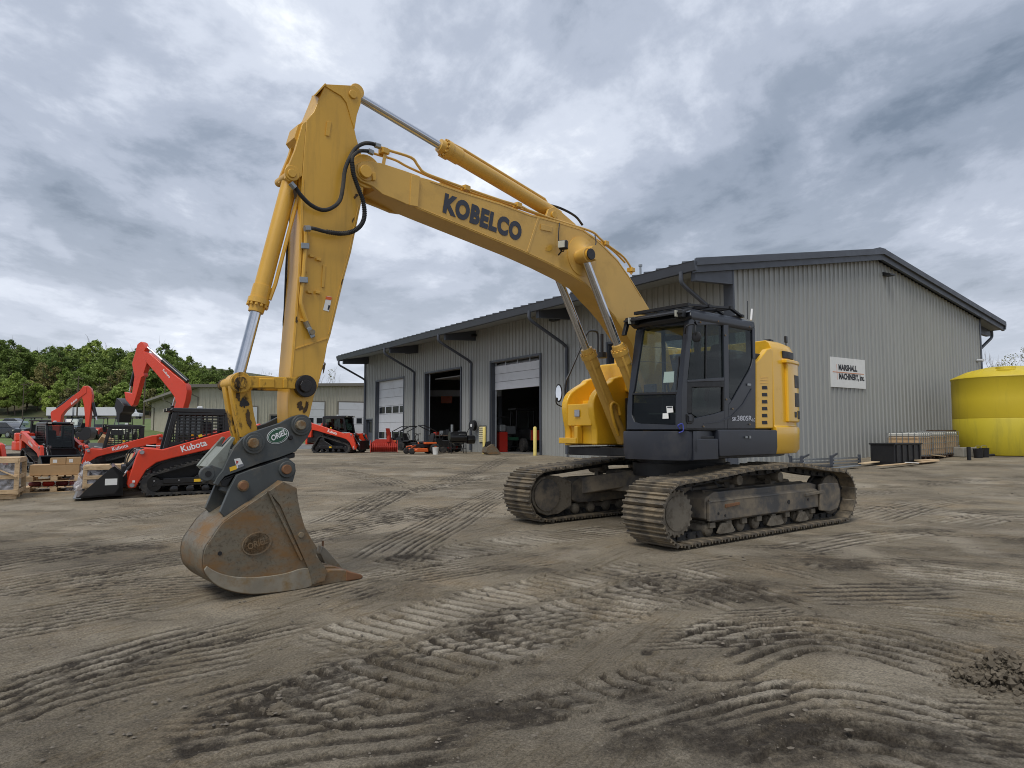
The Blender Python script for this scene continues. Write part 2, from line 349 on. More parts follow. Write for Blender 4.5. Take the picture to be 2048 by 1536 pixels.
# ------------------------------------------------------------------ ground: one sheet out to the horizon, rutted near the machine
RNG = np.random.default_rng(7); random.seed(7)
_T = RNG.random((256, 256))
def vnoise(x, y):
    xi, yi = np.floor(x).astype(int), np.floor(y).astype(int); fx, fy = x-xi, y-yi
    fx = fx*fx*(3-2*fx); fy = fy*fy*(3-2*fy); a = lambda i, j: _T[(xi+i) & 255, (yi+j) & 255]
    return (a(0, 0)*(1-fx)+a(1, 0)*fx)*(1-fy) + (a(0, 1)*(1-fx)+a(1, 1)*fx)*fy
def fbm(x, y, o=4):
    s = 0; k = 1.0; t = 0
    for i in range(o): s = s + k*vnoise(x+37*i, y+11*i); t += k; k *= .5; x = x*2.03; y = y*2.03
    return s/t
def sstep(a, b, x):
    t = np.clip((x-a)/(b-a), 0, 1); return t*t*(3-2*t)
def gpath(pix): return np.array([gnd(*p).to_2d() for p in pix])
def strip_st(X, Y, P):                               # arc length and signed offset to a polyline
    pts = np.array([q.to_2d() for q in spline([Vector((a, b, 0)) for a, b in P], 5)])
    best = np.full(X.shape, 1e9); S = np.zeros(X.shape); Tt = np.zeros(X.shape); acc = 0
    for i in range(len(pts)-1):
        a, b = pts[i], pts[i+1]; d = b-a; l = math.hypot(*d)
        if l < 1e-6: continue
        d = d/l; u = np.clip((X-a[0])*d[0]+(Y-a[1])*d[1], 0, l); ex, ey = X-a[0]-u*d[0], Y-a[1]-u*d[1]
        ds = np.hypot(ex, ey); m = ds < best; best[m] = ds[m]; S[m] = acc+u[m]; Tt[m] = (ds*np.sign(d[0]*ey-d[1]*ex))[m]; acc += l
    return S, Tt, acc
def ground_mesh():
    th = np.concatenate([np.linspace(-math.pi, -R(46), 26)[:-1], np.linspace(-R(46), R(46), 590), np.linspace(R(46), math.pi, 26)[1:-1]])
    rr = np.concatenate([[.02, .5, 1.2, 1.8], np.geomspace(2.4, 46, 780), np.geomspace(48, 900, 60)])
    nr, nc = len(rr), len(th)
    RR, TH = np.meshgrid(rr, th, indexing='ij'); X, Y = RR*np.sin(TH), RR*np.cos(TH)
    Z = np.where(Y < 33, GS*np.maximum(Y, -30), np.where(Y < 45, GS*33, GS*33+.03*(Y-45)))
    Z = Z + .018*np.clip(X-7, 0, 16)*sstep(15, 26, Y)
    near = 1-sstep(20, 40, RR)
    wet = fbm(X*.55+3, Y*.55, 4); pale = fbm(X*1.1+50, Y*1.1+9, 5)
    dz = (fbm(X*.35, Y*.35, 3)-.5)*.06 + (fbm(X*2.2, Y*2.2, 4)-.5)*.018 + (fbm(X*11, Y*11, 3)-.5)*.007 + (fbm(X*34+5, Y*34, 2)-.5)*.008
    wet = .36*sstep(.44, .70, wet); pale = sstep(.52, .75, pale)*.35
    def tracks(P, wd, pitch, depth, kind, skew=0.0, dark=.3, chalk=.4, seed=0, lo_=.26, hi_=.46):
        nonlocal dz, wet, pale
        P = np.array(P); lo, hi = P.min(0)-wd, P.max(0)+wd
        m = (X > lo[0]) & (X < hi[0]) & (Y > lo[1]) & (Y < hi[1])
        if not m.any(): return
        x, y = X[m], Y[m]; S, T, LEN = strip_st(x, y, P)
        wob = (fbm(x*3+seed, y*3, 3)-.5); rag = (fbm(x*9+seed, y*9, 2)-.5)
        T2 = T + wob*.16 + rag*.07
        edge = (1-sstep(.42*wd, .52*wd, np.abs(T2))) * sstep(0, .5, S+wob) * (1-sstep(LEN-.6, LEN, S+wob))
        patch = sstep(lo_, hi_, fbm(x*.8+seed*3, y*.8+7, 3))
        if kind == 'bar': ph = (S + skew*T + .10*T*T*(1 if seed % 2 else -1) + .03*vnoise(S*.5+seed, S*0))/pitch
        else: ph = (T + .02*np.sin(S*1.5+seed))/pitch
        cell = np.floor(ph); saw = ph-cell
        jit = vnoise(cell*5.3+seed*1.7, cell*0+.5); wdt = (.20 if kind == 'bar' else .34)+.16*jit
        rg2 = (fbm(x*22+seed, y*22, 2)-.5)*.09; sw = saw+rg2*np.where(saw > .5, .3, 1); bar = sstep(0, .08, sw)*(1-sstep(wdt, wdt+.10, sw))
        along = S if kind != 'bar' else T
        brk = sstep(.16, .34, fbm(along*1.1+cell*7.7, cell*3.3+seed, 2))
        k = edge*patch*(.45+.75*jit)*brk
        crumb = fbm(x*42, y*42, 2)
        g = -depth*bar*k*(.9+.25*crumb) + depth*.16*(1-bar)*edge*patch*(crumb-.4)
        if kind == 'bar': g = g + edge*depth*1.1*np.exp(-((np.abs(T2)-.48*wd)/.06)**2)*crumb*1.6
        dz[m] += g
        wet[m] = np.clip(wet[m] + 1.25*dark*bar*k*(.6+.8*crumb) + dark*.45*edge*patch*(fbm(x*6, y*6, 4)-.45), 0, 1)
        pale[m] = np.clip(pale[m] + chalk*(1-bar)*edge*patch*sstep(.40, .60, fbm(x*2.4+seed, y*2.4, 4))*(.35+.9*jit), 0, 1)
    G = gpath
    tracks(G([(600, 1300), (740, 1264), (900, 1222), (1040, 1185), (1200, 1150), (1330, 1128)]), .8, .15, .034, 'bar', .16, .75, .85, 1, .08, .24)
    tracks(G([(500, 1462), (640, 1400), (800, 1345), (960, 1295), (1100, 1255), (1260, 1200), (1420, 1155)]), .9, .19, .038, 'bar', .16, .8, .7, 2, .10, .28)
    tracks(G([(730, 1140), (880, 1110), (1000, 1088), (1130, 1072), (1260, 1050)]), .85, .16, .034, 'bar', .2, .7, .6, 3, .15, .32)
    tracks(G([(1060, 1420), (1250, 1372), (1400, 1340)]), .45, .17, .04, 'bar', .3, .7, .1, 4)
    tracks(G([(1400, 1318), (1520, 1272), (1640, 1265), (1790, 1290), (1990, 1345)]), 1.0, .16, .06, 'line', 0, 2.2, .4, 5, .0, .06)
    tracks(G([(1440, 1480), (1560, 1430), (1700, 1420), (1850, 1450), (2080, 1520)]), .9, .16, .05, 'line', 0, 1.3, .8, 6, .05, .2)
    tracks(G([(1700, 1140), (1850, 1150), (2060, 1175), (2200, 1200)]), 1.4, .15, .035, 'line', 0, .6, .8, 7, .15, .35)
    tracks(G([(1720, 1225), (1850, 1230), (2060, 1262)]), .7, .13, .035, 'line', 0, .5, .7, 17)
    tracks(G([(1560, 1100), (1700, 1078), (1900, 1048), (2000, 1030)]), .9, .15, .035, 'line', .2, .35, .7, 8)
    tracks(G([(1180, 1108), (1300, 1142), (1430, 1180), (1560, 1222)]), 1.3, .15, .035, 'line', 0, .4, .75, 9)
    tracks(G([(1100, 1200), (1260, 1220), (1400, 1245)]), .8, .14, .03, 'line', 0, .4, .6, 10)
    tracks(G([(1500, 1120), (1640, 1150), (1760, 1190)]), .6, .14, .03, 'line', 0, .4, .4, 18)
    tracks(G([(1560, 1536), (1680, 1490), (1800, 1500), (1990, 1560)]), .8, .16, .045, 'line', 0, .9, .5, 11, .08, .24)
    # wheel trails sweeping across the yard towards the workshop and the parked loaders
    trails = [[(-200, 1500), (200, 1330), (600, 1225)], [(-100, 1190), (250, 1135), (620, 1075), (900, 1010)], [(-100, 1150), (300, 1085), (560, 1050)],
              [(-60, 1260), (240, 1205), (420, 1185)], [(0, 1380), (330, 1280), (520, 1235)], [(-100, 1080), (200, 1040), (420, 1010)],
              [(640, 1050), (820, 985), (960, 940), (1010, 915)], [(700, 1030), (780, 985), (770, 960), (640, 935)], [(640, 1010), (860, 975), (1000, 950)],
              [(620, 1200), (820, 1150), (1100, 1110)], [(100, 1540), (420, 1420), (700, 1350)], [(-100, 1120), (150, 1095), (380, 1060)], [(1700, 990), (1900, 965), (2100, 950)],
              [(1720, 1040), (1900, 1000), (2100, 985)], [(700, 1500), (1000, 1440), (1300, 1400), (1450, 1380)], [(760, 1120), (900, 1040), (1010, 980)], [(650, 930), (800, 925), (1000, 930)],
              [(300, 1560), (620, 1500), (980, 1460)], [(1150, 1540), (1400, 1460), (1700, 1380)], [(-100, 1440), (180, 1360), (420, 1310)], [(1780, 1060), (2000, 1070), (2150, 1090)]]
    for i, t in enumerate(trails):
        tracks(G(t), 1.0 if i % 2 else .7, .11+.03*(i % 3), .018, 'line', 0, .65 if i % 3 else .95, .3, 20+i)
    tr = random.Random(5)
    for i in range(46):
        px = tr.uniform(-200, 2000); py = 905 + 600*tr.random()**1.7; L_ = tr.uniform(200, 620); sl_ = tr.uniform(-.22, -.04) if px < 1300 else tr.uniform(-.06, .2)
        sl_ *= (py-860)/350; cv = tr.uniform(-.05, .05)*L_*.3*(py-860)/300
        pts = [(px+L_*f, min(1560, max(890, py+sl_*L_*f+cv*math.sin(3.14*f)))) for f in (0, .33, .66, 1)]
        d_ = 2400/max(40, py-838); tracks(G(pts), tr.uniform(.4, 1.1), (.07+.006*d_)*tr.uniform(.8, 1.4), .012, 'line', 0, tr.uniform(.4, 1.0), tr.uniform(.1, .55), 60+i, .36, .52)
    # loose dark soil thrown up along the trails
    loose = sstep(.60, .74, fbm(X*.8+91, Y*1.6+13, 5))*near
    dz = dz + loose*(fbm(X*24, Y*24, 3)-.35)*.035
    wet = np.clip(wet + .42*loose, 0, 1)
    for (px, py, rx, ry, am) in ((1640, 1290, 1.1, .3, 1.0), (1500, 1450, .9, .3, .45), (160, 1120, 2.6, .5, .42), (60, 1290, 1.6, .3, .35), (1180, 1400, .8, .18, .5), (960, 1440, .35, .2, .6), (1700, 1500, .9, .25, .4), (420, 1235, .9, .16, .4), (820, 1330, .9, .2, .3), (1850, 1130, 1.6, .3, .25), (300, 1030, 2.5, .4, .3)):
        c = gnd(px, py); e2 = ((X-c.x)/rx)**2 + ((Y-c.y)/ry)**2; wet = np.clip(wet + .6*am*np.exp(-e2)*(.4+1.2*fbm(X*2.2+px, Y*5, 4)), 0, 1)
    # packed flat below the machine and its bucket
    for (c, rad) in ((gnd(545, 1180).to_2d(), 1.0),):
        q = 1-sstep(rad*.6, rad, np.hypot(X-c[0], Y-c[1])); dz = dz*(1-q*.8)
    q = sstep(3.4, 2.4, np.hypot(X-2.9, Y-11.9)); dz = dz*(1-.85*q) - .012*q
    Z = Z + dz*near + (1-near)*0
    verts = np.stack([X, Y, Z], -1).reshape(-1, 3)
    idx = np.arange(nr*nc).reshape(nr, nc); a = idx[:-1]; b = idx[1:]
    q = np.stack([a, np.roll(a, -1, 1), np.roll(b, -1, 1), b], -1).reshape(-1, 4)
    me = bpy.data.meshes.new('ground'); me.vertices.add(len(verts)); me.vertices.foreach_set('co', verts.ravel().astype(np.float32))
    me.loops.add(q.size); me.polygons.add(len(q)); me.loops.foreach_set('vertex_index', q.ravel().astype(np.int32))
    me.polygons.foreach_set('loop_start', np.arange(0, q.size, 4, dtype=np.int32))
    me.polygons.foreach_set('use_smooth', np.ones(len(q), bool)); me.update(); me.validate()
    for nm, arr in (('damp', wet), ('chalk', pale)):
        at = me.attributes.new(nm, 'FLOAT', 'POINT'); at.data.foreach_set('value', arr.ravel().astype(np.float32))
    # triangles face up?
    if me.polygons[len(q)//2].normal.z < 0: me.flip_normals()
    return me
def soil_material():
    m = bpy.data.materials.new('packed_soil'); m.use_nodes = True; t = m.node_tree; n = t.nodes; L_ = t.links; b = n['Principled BSDF']
    tc = n.new('ShaderNodeTexCoord')
    def noise(s, d=6, ro=.6, sc=None):
        q = n.new('ShaderNodeTexNoise'); q.inputs['Scale'].default_value = s; q.inputs['Detail'].default_value = d; q.inputs['Roughness'].default_value = ro
        if sc:
            mp = n.new('ShaderNodeMapping'); mp.inputs['Scale'].default_value = sc[0]; mp.inputs['Rotation'].default_value = (0, 0, sc[1]); L_.new(tc.outputs['Object'], mp.inputs[0]); L_.new(mp.outputs[0], q.inputs[0])
        else: L_.new(tc.outputs['Object'], q.inputs[0])
        return q.outputs['Fac']
    def rmp(f, p0, p1, c0, c1):
        r = n.new('ShaderNodeValToRGB'); r.color_ramp.elements[0].position = p0; r.color_ramp.elements[1].position = p1
        r.color_ramp.elements[0].color = (*c0, 1); r.color_ramp.elements[1].color = (*c1, 1); L_.new(f, r.inputs[0]); return r.outputs[0]
    def mix(f, a, c, bt='MIX'):
        q = n.new('ShaderNodeMix'); q.data_type = 'RGBA'; q.blend_type = bt
        if isinstance(f, float): q.inputs[0].default_value = f
        else: L_.new(f, q.inputs[0])
        for i, x in ((6, a), (7, c)):
            if isinstance(x, tuple): q.inputs[i].default_value = (*x, 1)
            else: L_.new(x, q.inputs[i])
        return q.outputs[2]
    def attr(nm):
        a = n.new('ShaderNodeAttribute'); a.attribute_name = nm; return a.outputs['Fac']
    base = rmp(noise(.7, 8, .62), .32, .68, SOIL[0], SOIL[1])
    warm = mix(rmp(noise(.9, 6, .6), .50, .72, (0, 0, 0), (1, 1, 1)), base, SOIL[2])
    def streaks(theta, along, across, scale):
        m1 = n.new('ShaderNodeMapping'); m1.inputs['Rotation'].default_value = (0, 0, -theta); L_.new(tc.outputs['Object'], m1.inputs[0])
        m2 = n.new('ShaderNodeMapping'); m2.inputs['Scale'].default_value = (along, across, 1); L_.new(m1.outputs[0], m2.inputs[0])
        q = n.new('ShaderNodeTexNoise'); q.inputs['Scale'].default_value = scale; q.inputs['Detail'].default_value = 6; q.inputs['Roughness'].default_value = .68; q.inputs['Distortion'].default_value = .25; L_.new(m2.outputs[0], q.inputs[0]); return q.outputs['Fac']
    sx = n.new('ShaderNodeSeparateXYZ'); L_.new(tc.outputs['Object'], sx.inputs[0])
    side = n.new('ShaderNodeMapRange'); side.inputs['From Min'].default_value = .6; side.inputs['From Max'].default_value = 3.2; side.interpolation_type = 'SMOOTHSTEP'; L_.new(sx.outputs[0], side.inputs['Value'])
    def both(a_, b_):
        q = n.new('ShaderNodeMix'); q.data_type = 'FLOAT'; L_.new(side.outputs[0], q.inputs[0]); L_.new(a_, q.inputs[2]); L_.new(b_, q.inputs[3]); return q.outputs[0]
    s1 = both(streaks(R(52), .22, 3.2, 2.2), streaks(R(-30), .25, 3.2, 2.2)); s2 = both(streaks(R(58), .5, 5.0, 4.0), streaks(R(-38), .5, 5.0, 4.0))
    c = mix(rmp(s1, .50, .64, (0, 0, 0), (.5,)*3), warm, SOIL[3])
    c = mix(rmp(s2, .54, .70, (0, 0, 0), (.45,)*3), c, SOIL[3]); c = mix(rmp(s2, .44, .30, (0, 0, 0), (.22,)*3), c, SOIL[4])
    dmp = n.new('ShaderNodeMath'); dmp.operation = 'MULTIPLY'; dmp.use_clamp = True; L_.new(attr('damp'), dmp.inputs[0]); L_.new(rmp(noise(5, 6, .7), .25, .6, (.4,)*3, (1.15,)*3), dmp.inputs[1])
    c = mix(attr('chalk'), c, SOIL[4]); c = mix(dmp.outputs[0], c, SOIL[5])
    grit = rmp(noise(60, 6, .85), .40, .62, (.55,)*3, (1.42,)*3); c = mix(1.0, c, grit, 'MULTIPLY')
    peb = n.new('ShaderNodeTexVoronoi'); peb.inputs['Scale'].default_value = 26; L_.new(tc.outputs['Object'], peb.inputs['Vector'])
    pm = rmp(peb.outputs['Distance'], .06, .13, (.55,)*3, (0, 0, 0)); c = mix(pm, c, SOIL[6])
    L_.new(c, b.inputs['Base Color']); b.inputs['Roughness'].default_value = .92; b.inputs['Specular IOR Level'].default_value = .25
    bn = n.new('ShaderNodeBump'); bn.inputs['Strength'].default_value = .95; bn.inputs['Distance'].default_value = .028; L_.new(noise(26, 9, .8), bn.inputs['Height'])
    bn2 = n.new('ShaderNodeBump'); bn2.inputs['Strength'].default_value = .5; bn2.inputs['Distance'].default_value = .012; L_.new(noise(90, 3, .7), bn2.inputs['Height']); L_.new(bn.outputs[0], bn2.inputs['Normal'])
    L_.new(bn2.outputs[0], b.inputs['Normal']); return m
SOIL = [srgb(113, 102, 84), srgb(136, 124, 102), srgb(142, 123, 94), srgb(84, 76, 64), srgb(182, 172, 154), srgb(68, 61, 52), srgb(162, 154, 142)]
gm = ground_mesh(); gm.materials.append(soil_material()); MT['soil'] = gm.materials[0]
g_o = link(gm, 'ground'); g_o['kind'] = 'structure'
def sheet(name, poly_fn, x0, x1, y0, y1, nx, ny, lift, m, kind='structure'):
    b = MB(); vs = []; fs = []
    for j in range(ny+1):
        for i in range(nx+1):
            x, y = poly_fn(x0+(x1-x0)*i/nx, y0+(y1-y0)*j/ny); vs.append((x, y, gz(x, y)+lift))
    for j in range(ny):
        for i in range(nx):
            k = j*(nx+1)+i; fs.append((k, k+1, k+nx+2, k+nx+1))
    b.add(vs, fs); o = b.build(name, m, smooth=60); o['kind'] = kind; return o
mat('grass_ground', srgb(86, 104, 50), .95, 0, .2, .25, dirt=srgb(108, 116, 62), dscale=.8, dlo=.42, dhi=.7, bump=.6, bscale=6)
sheet('lawn', lambda x, y: (x, y), -170, -16, 50, 234, 8, 46, .02, MT['grass_ground'])
sheet('access_road', lambda x, y: (x, y), -70, -10, 44.5, 49, 4, 8, .025, MT['asphalt'])
sheet('concrete_apron', lambda x, y: (x, y), -15.9, -5, 49.2, 66, 4, 6, .03, MT['slab'])
sheet('highway', lambda x, y: (x, y), -260, 60, 236, 246, 4, 2, .05, MT['asphalt'])
# loose stones and clods lying on the yard
def stones():
    b = MB(); rnd = random.Random(3)
    ico = [(0, 0, .8), (1, 0, .1), (.31, .95, 0), (-.81, .59, .1), (-.81, -.59, 0), (.31, -.95, .1), (0, 0, -.4)]
    fc = [(0, 1, 2), (0, 2, 3), (0, 3, 4), (0, 4, 5), (0, 5, 1), (6, 2, 1), (6, 3, 2), (6, 4, 3), (6, 5, 4), (6, 1, 5)]
    for i in range(4200):
        r = 2.8*math.exp(rnd.random()*2.0); a = R(rnd.uniform(-44, 44)); x, y = r*math.sin(a), r*math.cos(a)
        s = rnd.choice([.004, .005, .005, .007, .009, .013]) * (1+.05*r); ax = rnd.random()*6.28
        M_ = Matrix.Rotation(ax, 3, 'Z') @ Matrix.Diagonal((s*rnd.uniform(.8, 1.5), s*rnd.uniform(.7, 1.1), s*rnd.uniform(.5, .9)))
        z = gz(x, y)
        b.add([M_ @ Vector((p[0]*rnd.uniform(.8, 1.2), p[1]*rnd.uniform(.8, 1.2), p[2])) + Vector((x, y, z+.004)) for p in ico], fc)
    return b
mat('stone', srgb(112, 104, 92), .9, 0, .35, 7)
_s = stones().build('gravel', MT['stone'], smooth=0); _s['kind'] = 'stuff'; _s['label'] = 'loose pebbles and crumbs of soil scattered over the yard'; _s['category'] = 'gravel'
mat('dark_soil', srgb(98, 89, 75), .95, 0, .25, 14, bump=.9, bscale=30)
def clod(name, label, px, py, sx, sy, sz, rz, seed, peaks=1):
    rnd = random.Random(seed); bm = bmesh.new(); bmesh.ops.create_icosphere(bm, subdivisions=4, radius=1)
    from mathutils import noise as nz
    for v in bm.verts:
        p = v.co.copy(); d = nz.fractal(p*1.7+Vector((seed, 3, 1)), .9, 2.1, 5)*.34 + nz.noise(p*7+Vector((seed, 0, 0)))*.07
        p = p*(1+d)
        if peaks and p.z > 0: p.x *= 1-.35*p.z; p.y *= 1-.35*p.z
        v.co = Vector((p.x*sx, p.y*sy, max(p.z, -.25)*sz))
    me = bpy.data.meshes.new(name); bm.to_mesh(me); bm.free(); me.materials.append(MT['dark_soil'])
    g = gnd(px, py); o = link(me, name); o.location = g; o.rotation_euler.z = rz; return tag(o, label, 'soil')
def heap():
    p = gnd(2010, 1362); rnd = random.Random(9); b = MB()
    for i in range(1700):
        a_ = rnd.random()*6.283; q = abs(rnd.gauss(0, .16)); q = min(q, .5); hgt = max(0, .20*math.exp(-(q/.15)**2)*rnd.random()**.35); s = (.005+.026*rnd.random()**2.4)*(1.25-q*1.4)
        M_ = Euler((rnd.random()*6, rnd.random()*6, rnd.random()*6)).to_matrix(); c = p + V(q*math.cos(a_)*1.35, q*math.sin(a_), hgt)
        b.add([c + M_ @ Vector((v[0]*s*rnd.uniform(.7, 1.3), v[1]*s*rnd.uniform(.7, 1.3), v[2]*s)) for v in ((1, 0, 0), (0, 1, 0), (-1, 0, 0), (0, -1, 0), (0, 0, 1), (0, 0, -1))], [(0, 1, 4), (1, 2, 4), (2, 3, 4), (3, 0, 4), (1, 0, 5), (2, 1, 5), (3, 2, 5), (0, 3, 5)])
    return b
_h = heap().build('dirt_heap', MT['dark_soil'], smooth=0); _h['kind'] = 'stuff'; tag(_h, 'small dark heap of dug soil at the right edge of the yard', 'soil')
clod('dirt_clod', 'dark lump of soil at the core of the heap by the right edge', 2012, 1362, .13, .10, .13, .3, 2)
clod('dirt_clod', 'brown clod of earth by the tread bars in the left foreground', 560, 1420, .075, .05, .04, .2, 5)
clod('dirt_clod', 'small dark crumb of soil among the tread marks below the bucket', 566, 1378, .03, .02, .015, .6, 6)
# ------------------------------------------------------------------ workshop
WA = Vector((-.555, .832, 0)).normalized(); WB = Vector((.832, .555, 0)).normalized()
PC = hit(1466, 865, (0, 24.0, 0), Vector((0, 1, 0))); PC.z = 0
SLAB = GS*33
WL, WG, OV = 34.3, 19.5, 2.1                          # length, gable width, eave overhang
ZR, SLP = 9.62, .178                                  # ridge height and slope of the roof's upper face
def wp(t, s, z): return PC + WA*t + WB*s + Vector((0, 0, z))
def zroof(s): return ZR - SLP*abs(s-WG/2)
def wall_t(px, py=865, s=0.0):
    return (hit(px, py, PC + WB*s, WB) - PC).dot(WA)
def wall_tz(px, py, s=0.0):
    p = hit(px, py, PC + WB*s, WB); return (p-PC).dot(WA), p.z
def gab_s(px, py=865):
    p = hit(px, py, PC, WA); return (p-PC).dot(WB)
shop = wthing('workshop', 'long grey metal workshop with open bay doors and a wide gable end', 'building', wp(17, 0, SLAB))
d1 = (wall_t(752), wall_t(807.5), wall_tz(806, 756)[1]); d2 = (wall_t(851), wall_t(922), wall_tz(921, 737)[1])
d3 = (wall_t(983), wall_t(1081.5), wall_tz(1081, 710.5)[1]); dw = d3[0]-d3[1]
d4 = (wall_t(1219), wall_t(1219)-dw, d3[2]); dp = (wall_t(733), wall_t(745.5), wall_tz(739, 840)[1])
OPEN = [d1, d2, d3, d4, dp]
def rib_profile(t0, t1, pitch=.305):
    """(t, outward offset) points over t0..t1"""
    pts = [(t0, 0.0)]; k = math.floor(t0/pitch)
    while (k+.5)*pitch < t1:
        c = (k+.5)*pitch
        for d_, h_ in ((-.05, 0), (-.03, .045), (.03, .045), (.05, 0)):
            if t0 < c+d_ < t1: pts.append((c+d_, h_))
        k += 1
    pts.append((t1, 0.0)); return pts
def rib_panel(P, out, zlo, zhi, t0, t1, m, parent, name='wall_panel', pitch=.305):
    """ribbed sheet along P(t); zlo, zhi functions of t"""
    pr = rib_profile(t0+.004, t1-.004, pitch); b = MB(); n = len(pr); vs = []
    for t, h_ in pr:
        p = P(t) + out*(h_+.004); vs += [p + Vector((0, 0, zlo(t))), p + Vector((0, 0, zhi(t)))]
    b.add(vs, [(2*i, 2*i+2, 2*i+3, 2*i+1) for i in range(n-1)])
    return b.build(name, m, parent, smooth=0)
wout, gout = -WB, -WA
EAVEZ = zroof(0)-.34
edges = sorted(set([round(i*.915, 3) for i in range(int(WL/.915)+1)] + [WL] + [e for d in OPEN for e in (d[0], d[1]) if 0 < e < WL]))
for i in range(len(edges)-1):
    t0, t1 = edges[i], edges[i+1]
    if t1-t0 < .02: continue
    tm = (t0+t1)/2; lo = 0.0
    for d in OPEN:
        if min(d[0], d[1]) < tm < max(d[0], d[1]): lo = d[2]
    rib_panel(lambda t: wp(t, 0, 0), wout, lambda t, lo=lo: lo, lambda t: EAVEZ, t0, t1, MT['wall_metal'], shop)
gs = [round(i*.915, 3) for i in range(int(WG/.915)+1)] + [WG]
for i in range(len(gs)-1):
    if gs[i+1]-gs[i] > .02: rib_panel(lambda s: wp(0, s, 0), gout, lambda s: 0.0, lambda s: zroof(s)-.36, gs[i], gs[i+1], MT['wall_metal'], shop)
# wall core: lining panels with thickness round each opening (dark inside)
core = MB(); TH = .28
tt = sorted([0.0, WL] + [e for d in OPEN for e in (d[0], d[1])])
for i in range(len(tt)-1):
    tm = (tt[i]+tt[i+1])/2; lo = -.2
    for d in OPEN:
        if min(d[0], d[1]) < tm < max(d[0], d[1]): lo = d[2]
    a, c = tt[i], tt[i+1]
    core.hexa([wp(a, 0, lo), wp(c, 0, lo), wp(c, TH, lo), wp(a, TH, lo), wp(a, 0, EAVEZ), wp(c, 0, EAVEZ), wp(c, TH, EAVEZ), wp(a, TH, EAVEZ)])
core.build('lining_front', MT['interior'], shop, smooth=0)
for s0, s1 in ((TH, WG/2), (WG/2, WG)):
    core = MB(); core.hexa([wp(0, s0, -.2), wp(0, s1, -.2), wp(TH, s1, -.2), wp(TH, s0, -.2), wp(0, s0, zroof(s0)-.36), wp(0, s1, zroof(s1)-.36), wp(TH, s1, zroof(s1)-.36), wp(TH, s0, zroof(s0)-.36)])
    core.build('lining_gable', MT['interior'], shop, smooth=0); core = MB(); core.hexa([wp(WL-TH, s0, -.2), wp(WL-TH, s1, -.2), wp(WL, s1, -.2), wp(WL, s0, -.2), wp(WL-TH, s0, zroof(s0)-.36), wp(WL-TH, s1, zroof(s1)-.36), wp(WL, s1, zroof(s1)-.36), wp(WL, s0, zroof(s0)-.36)])
    core.build('lining_gable', MT['interior'], shop, smooth=0)
b = MB(); b.hexa([wp(TH, WG-TH, -.2), wp(WL-TH, WG-TH, -.2), wp(WL-TH, WG, -.2), wp(TH, WG, -.2), wp(TH, WG-TH, EAVEZ), wp(WL-TH, WG-TH, EAVEZ), wp(WL-TH, WG, EAVEZ), wp(TH, WG, EAVEZ)])
b.build('rear_wall', MT['interior'], shop, smooth=0)
b = MB(); b.hexa([wp(.1, .1, SLAB-.3), wp(WL-.1, .1, SLAB-.3), wp(WL-.1, WG-.1, SLAB-.3), wp(.1, WG-.1, SLAB-.3), wp(.1, .1, SLAB+.02), wp(WL-.1, .1, SLAB+.02), wp(WL-.1, WG-.1, SLAB+.02), wp(.1, WG-.1, SLAB+.02)])
b.build('floor_slab', MT['slab'], shop, smooth=0)
# trims round the openings, the corner and the roof
def trim(name, pts, m=None, parent=None, w_=.14, h_=.06, up=None):
    b = MB()
    for a, c in pts: b.beam(a, c, w_, h_, up or wout)
    return b.build(name, m or MT['trim_dark'], parent or shop, smooth=0)
for d in OPEN:
    a, c, zt = max(d[0], d[1]), min(d[0], d[1]), d[2]
    trim('door_trim', [(wp(a+.05, -.05, 0), wp(a+.05, -.05, zt+.1)), (wp(c-.05, -.05, 0), wp(c-.05, -.05, zt+.1)), (wp(a-.02, -.05, zt+.05), wp(c+.02, -.05, zt+.05))], w_=.1)
    jb = MB(); jb.hexa([wp(a-.004, 0, SLAB), wp(a-.004, TH+.02, SLAB), wp(a-.03, TH+.02, SLAB), wp(a-.03, 0, SLAB), wp(a-.004, 0, zt), wp(a-.004, TH+.02, zt), wp(a-.03, TH+.02, zt), wp(a-.03, 0, zt)])
    jb.build('jamb', MT['trim_dark'], shop, smooth=0)
trim('corner_trim', [(wp(.0, -.045, 0), wp(0, -.045, EAVEZ))], w_=.42, h_=.07)
trim('corner_trim', [(wp(WL-.1, -.045, 0), wp(WL-.1, -.045, EAVEZ))], w_=.2, h_=.07)
trim('corner_trim', [(wp(-.045, WG-.06, 0), wp(-.045, WG-.06, zroof(WG)-.36))], w_=.14, h_=.07, up=gout)
trim('base_trim', [(wp(0, -.03, SLAB-.12), wp(d4[1], -.03, SLAB-.12))], w_=.2, h_=.03, m=MT['concrete'])
# roof: standing-seam sheets
def roof_sheets():
    pitch = .61; k = 0; t = -.35
    while t < WL+.05:
        t1 = min(t+pitch, WL+.1)
        for sA, sB in ((-OV, WG/2), (WG+OV, WG/2)):
            b = MB(); zA, zB = zroof(sA), zroof(sB)
            b.hexa([wp(t, sA, zA-.05), wp(t1-.004, sA, zA-.05), wp(t1-.004, sB, zB-.05), wp(t, sB, zB-.05), wp(t, sA, zA), wp(t1-.004, sA, zA), wp(t1-.004, sB, zB), wp(t, sB, zB)])
            b.hexa([wp(t, sA, zA+.002), wp(t+.05, sA, zA+.002), wp(t+.05, sB, zB+.002), wp(t, sB, zB+.002), wp(t+.012, sA, zA+.075), wp(t+.038, sA, zA+.075), wp(t+.038, sB, zB+.075), wp(t+.012, sB, zB+.075)])
            b.build('roof_panel', MT['roof_metal'], shop, smooth=0)
        t += pitch
roof_sheets()
b = MB(); b.beam(wp(-.36, WG/2, ZR+.03), wp(WL+.1, WG/2, ZR+.03), .5, .1); b.build('ridge_cap', MT['trim_dark'], shop, smooth=0)
b = MB()
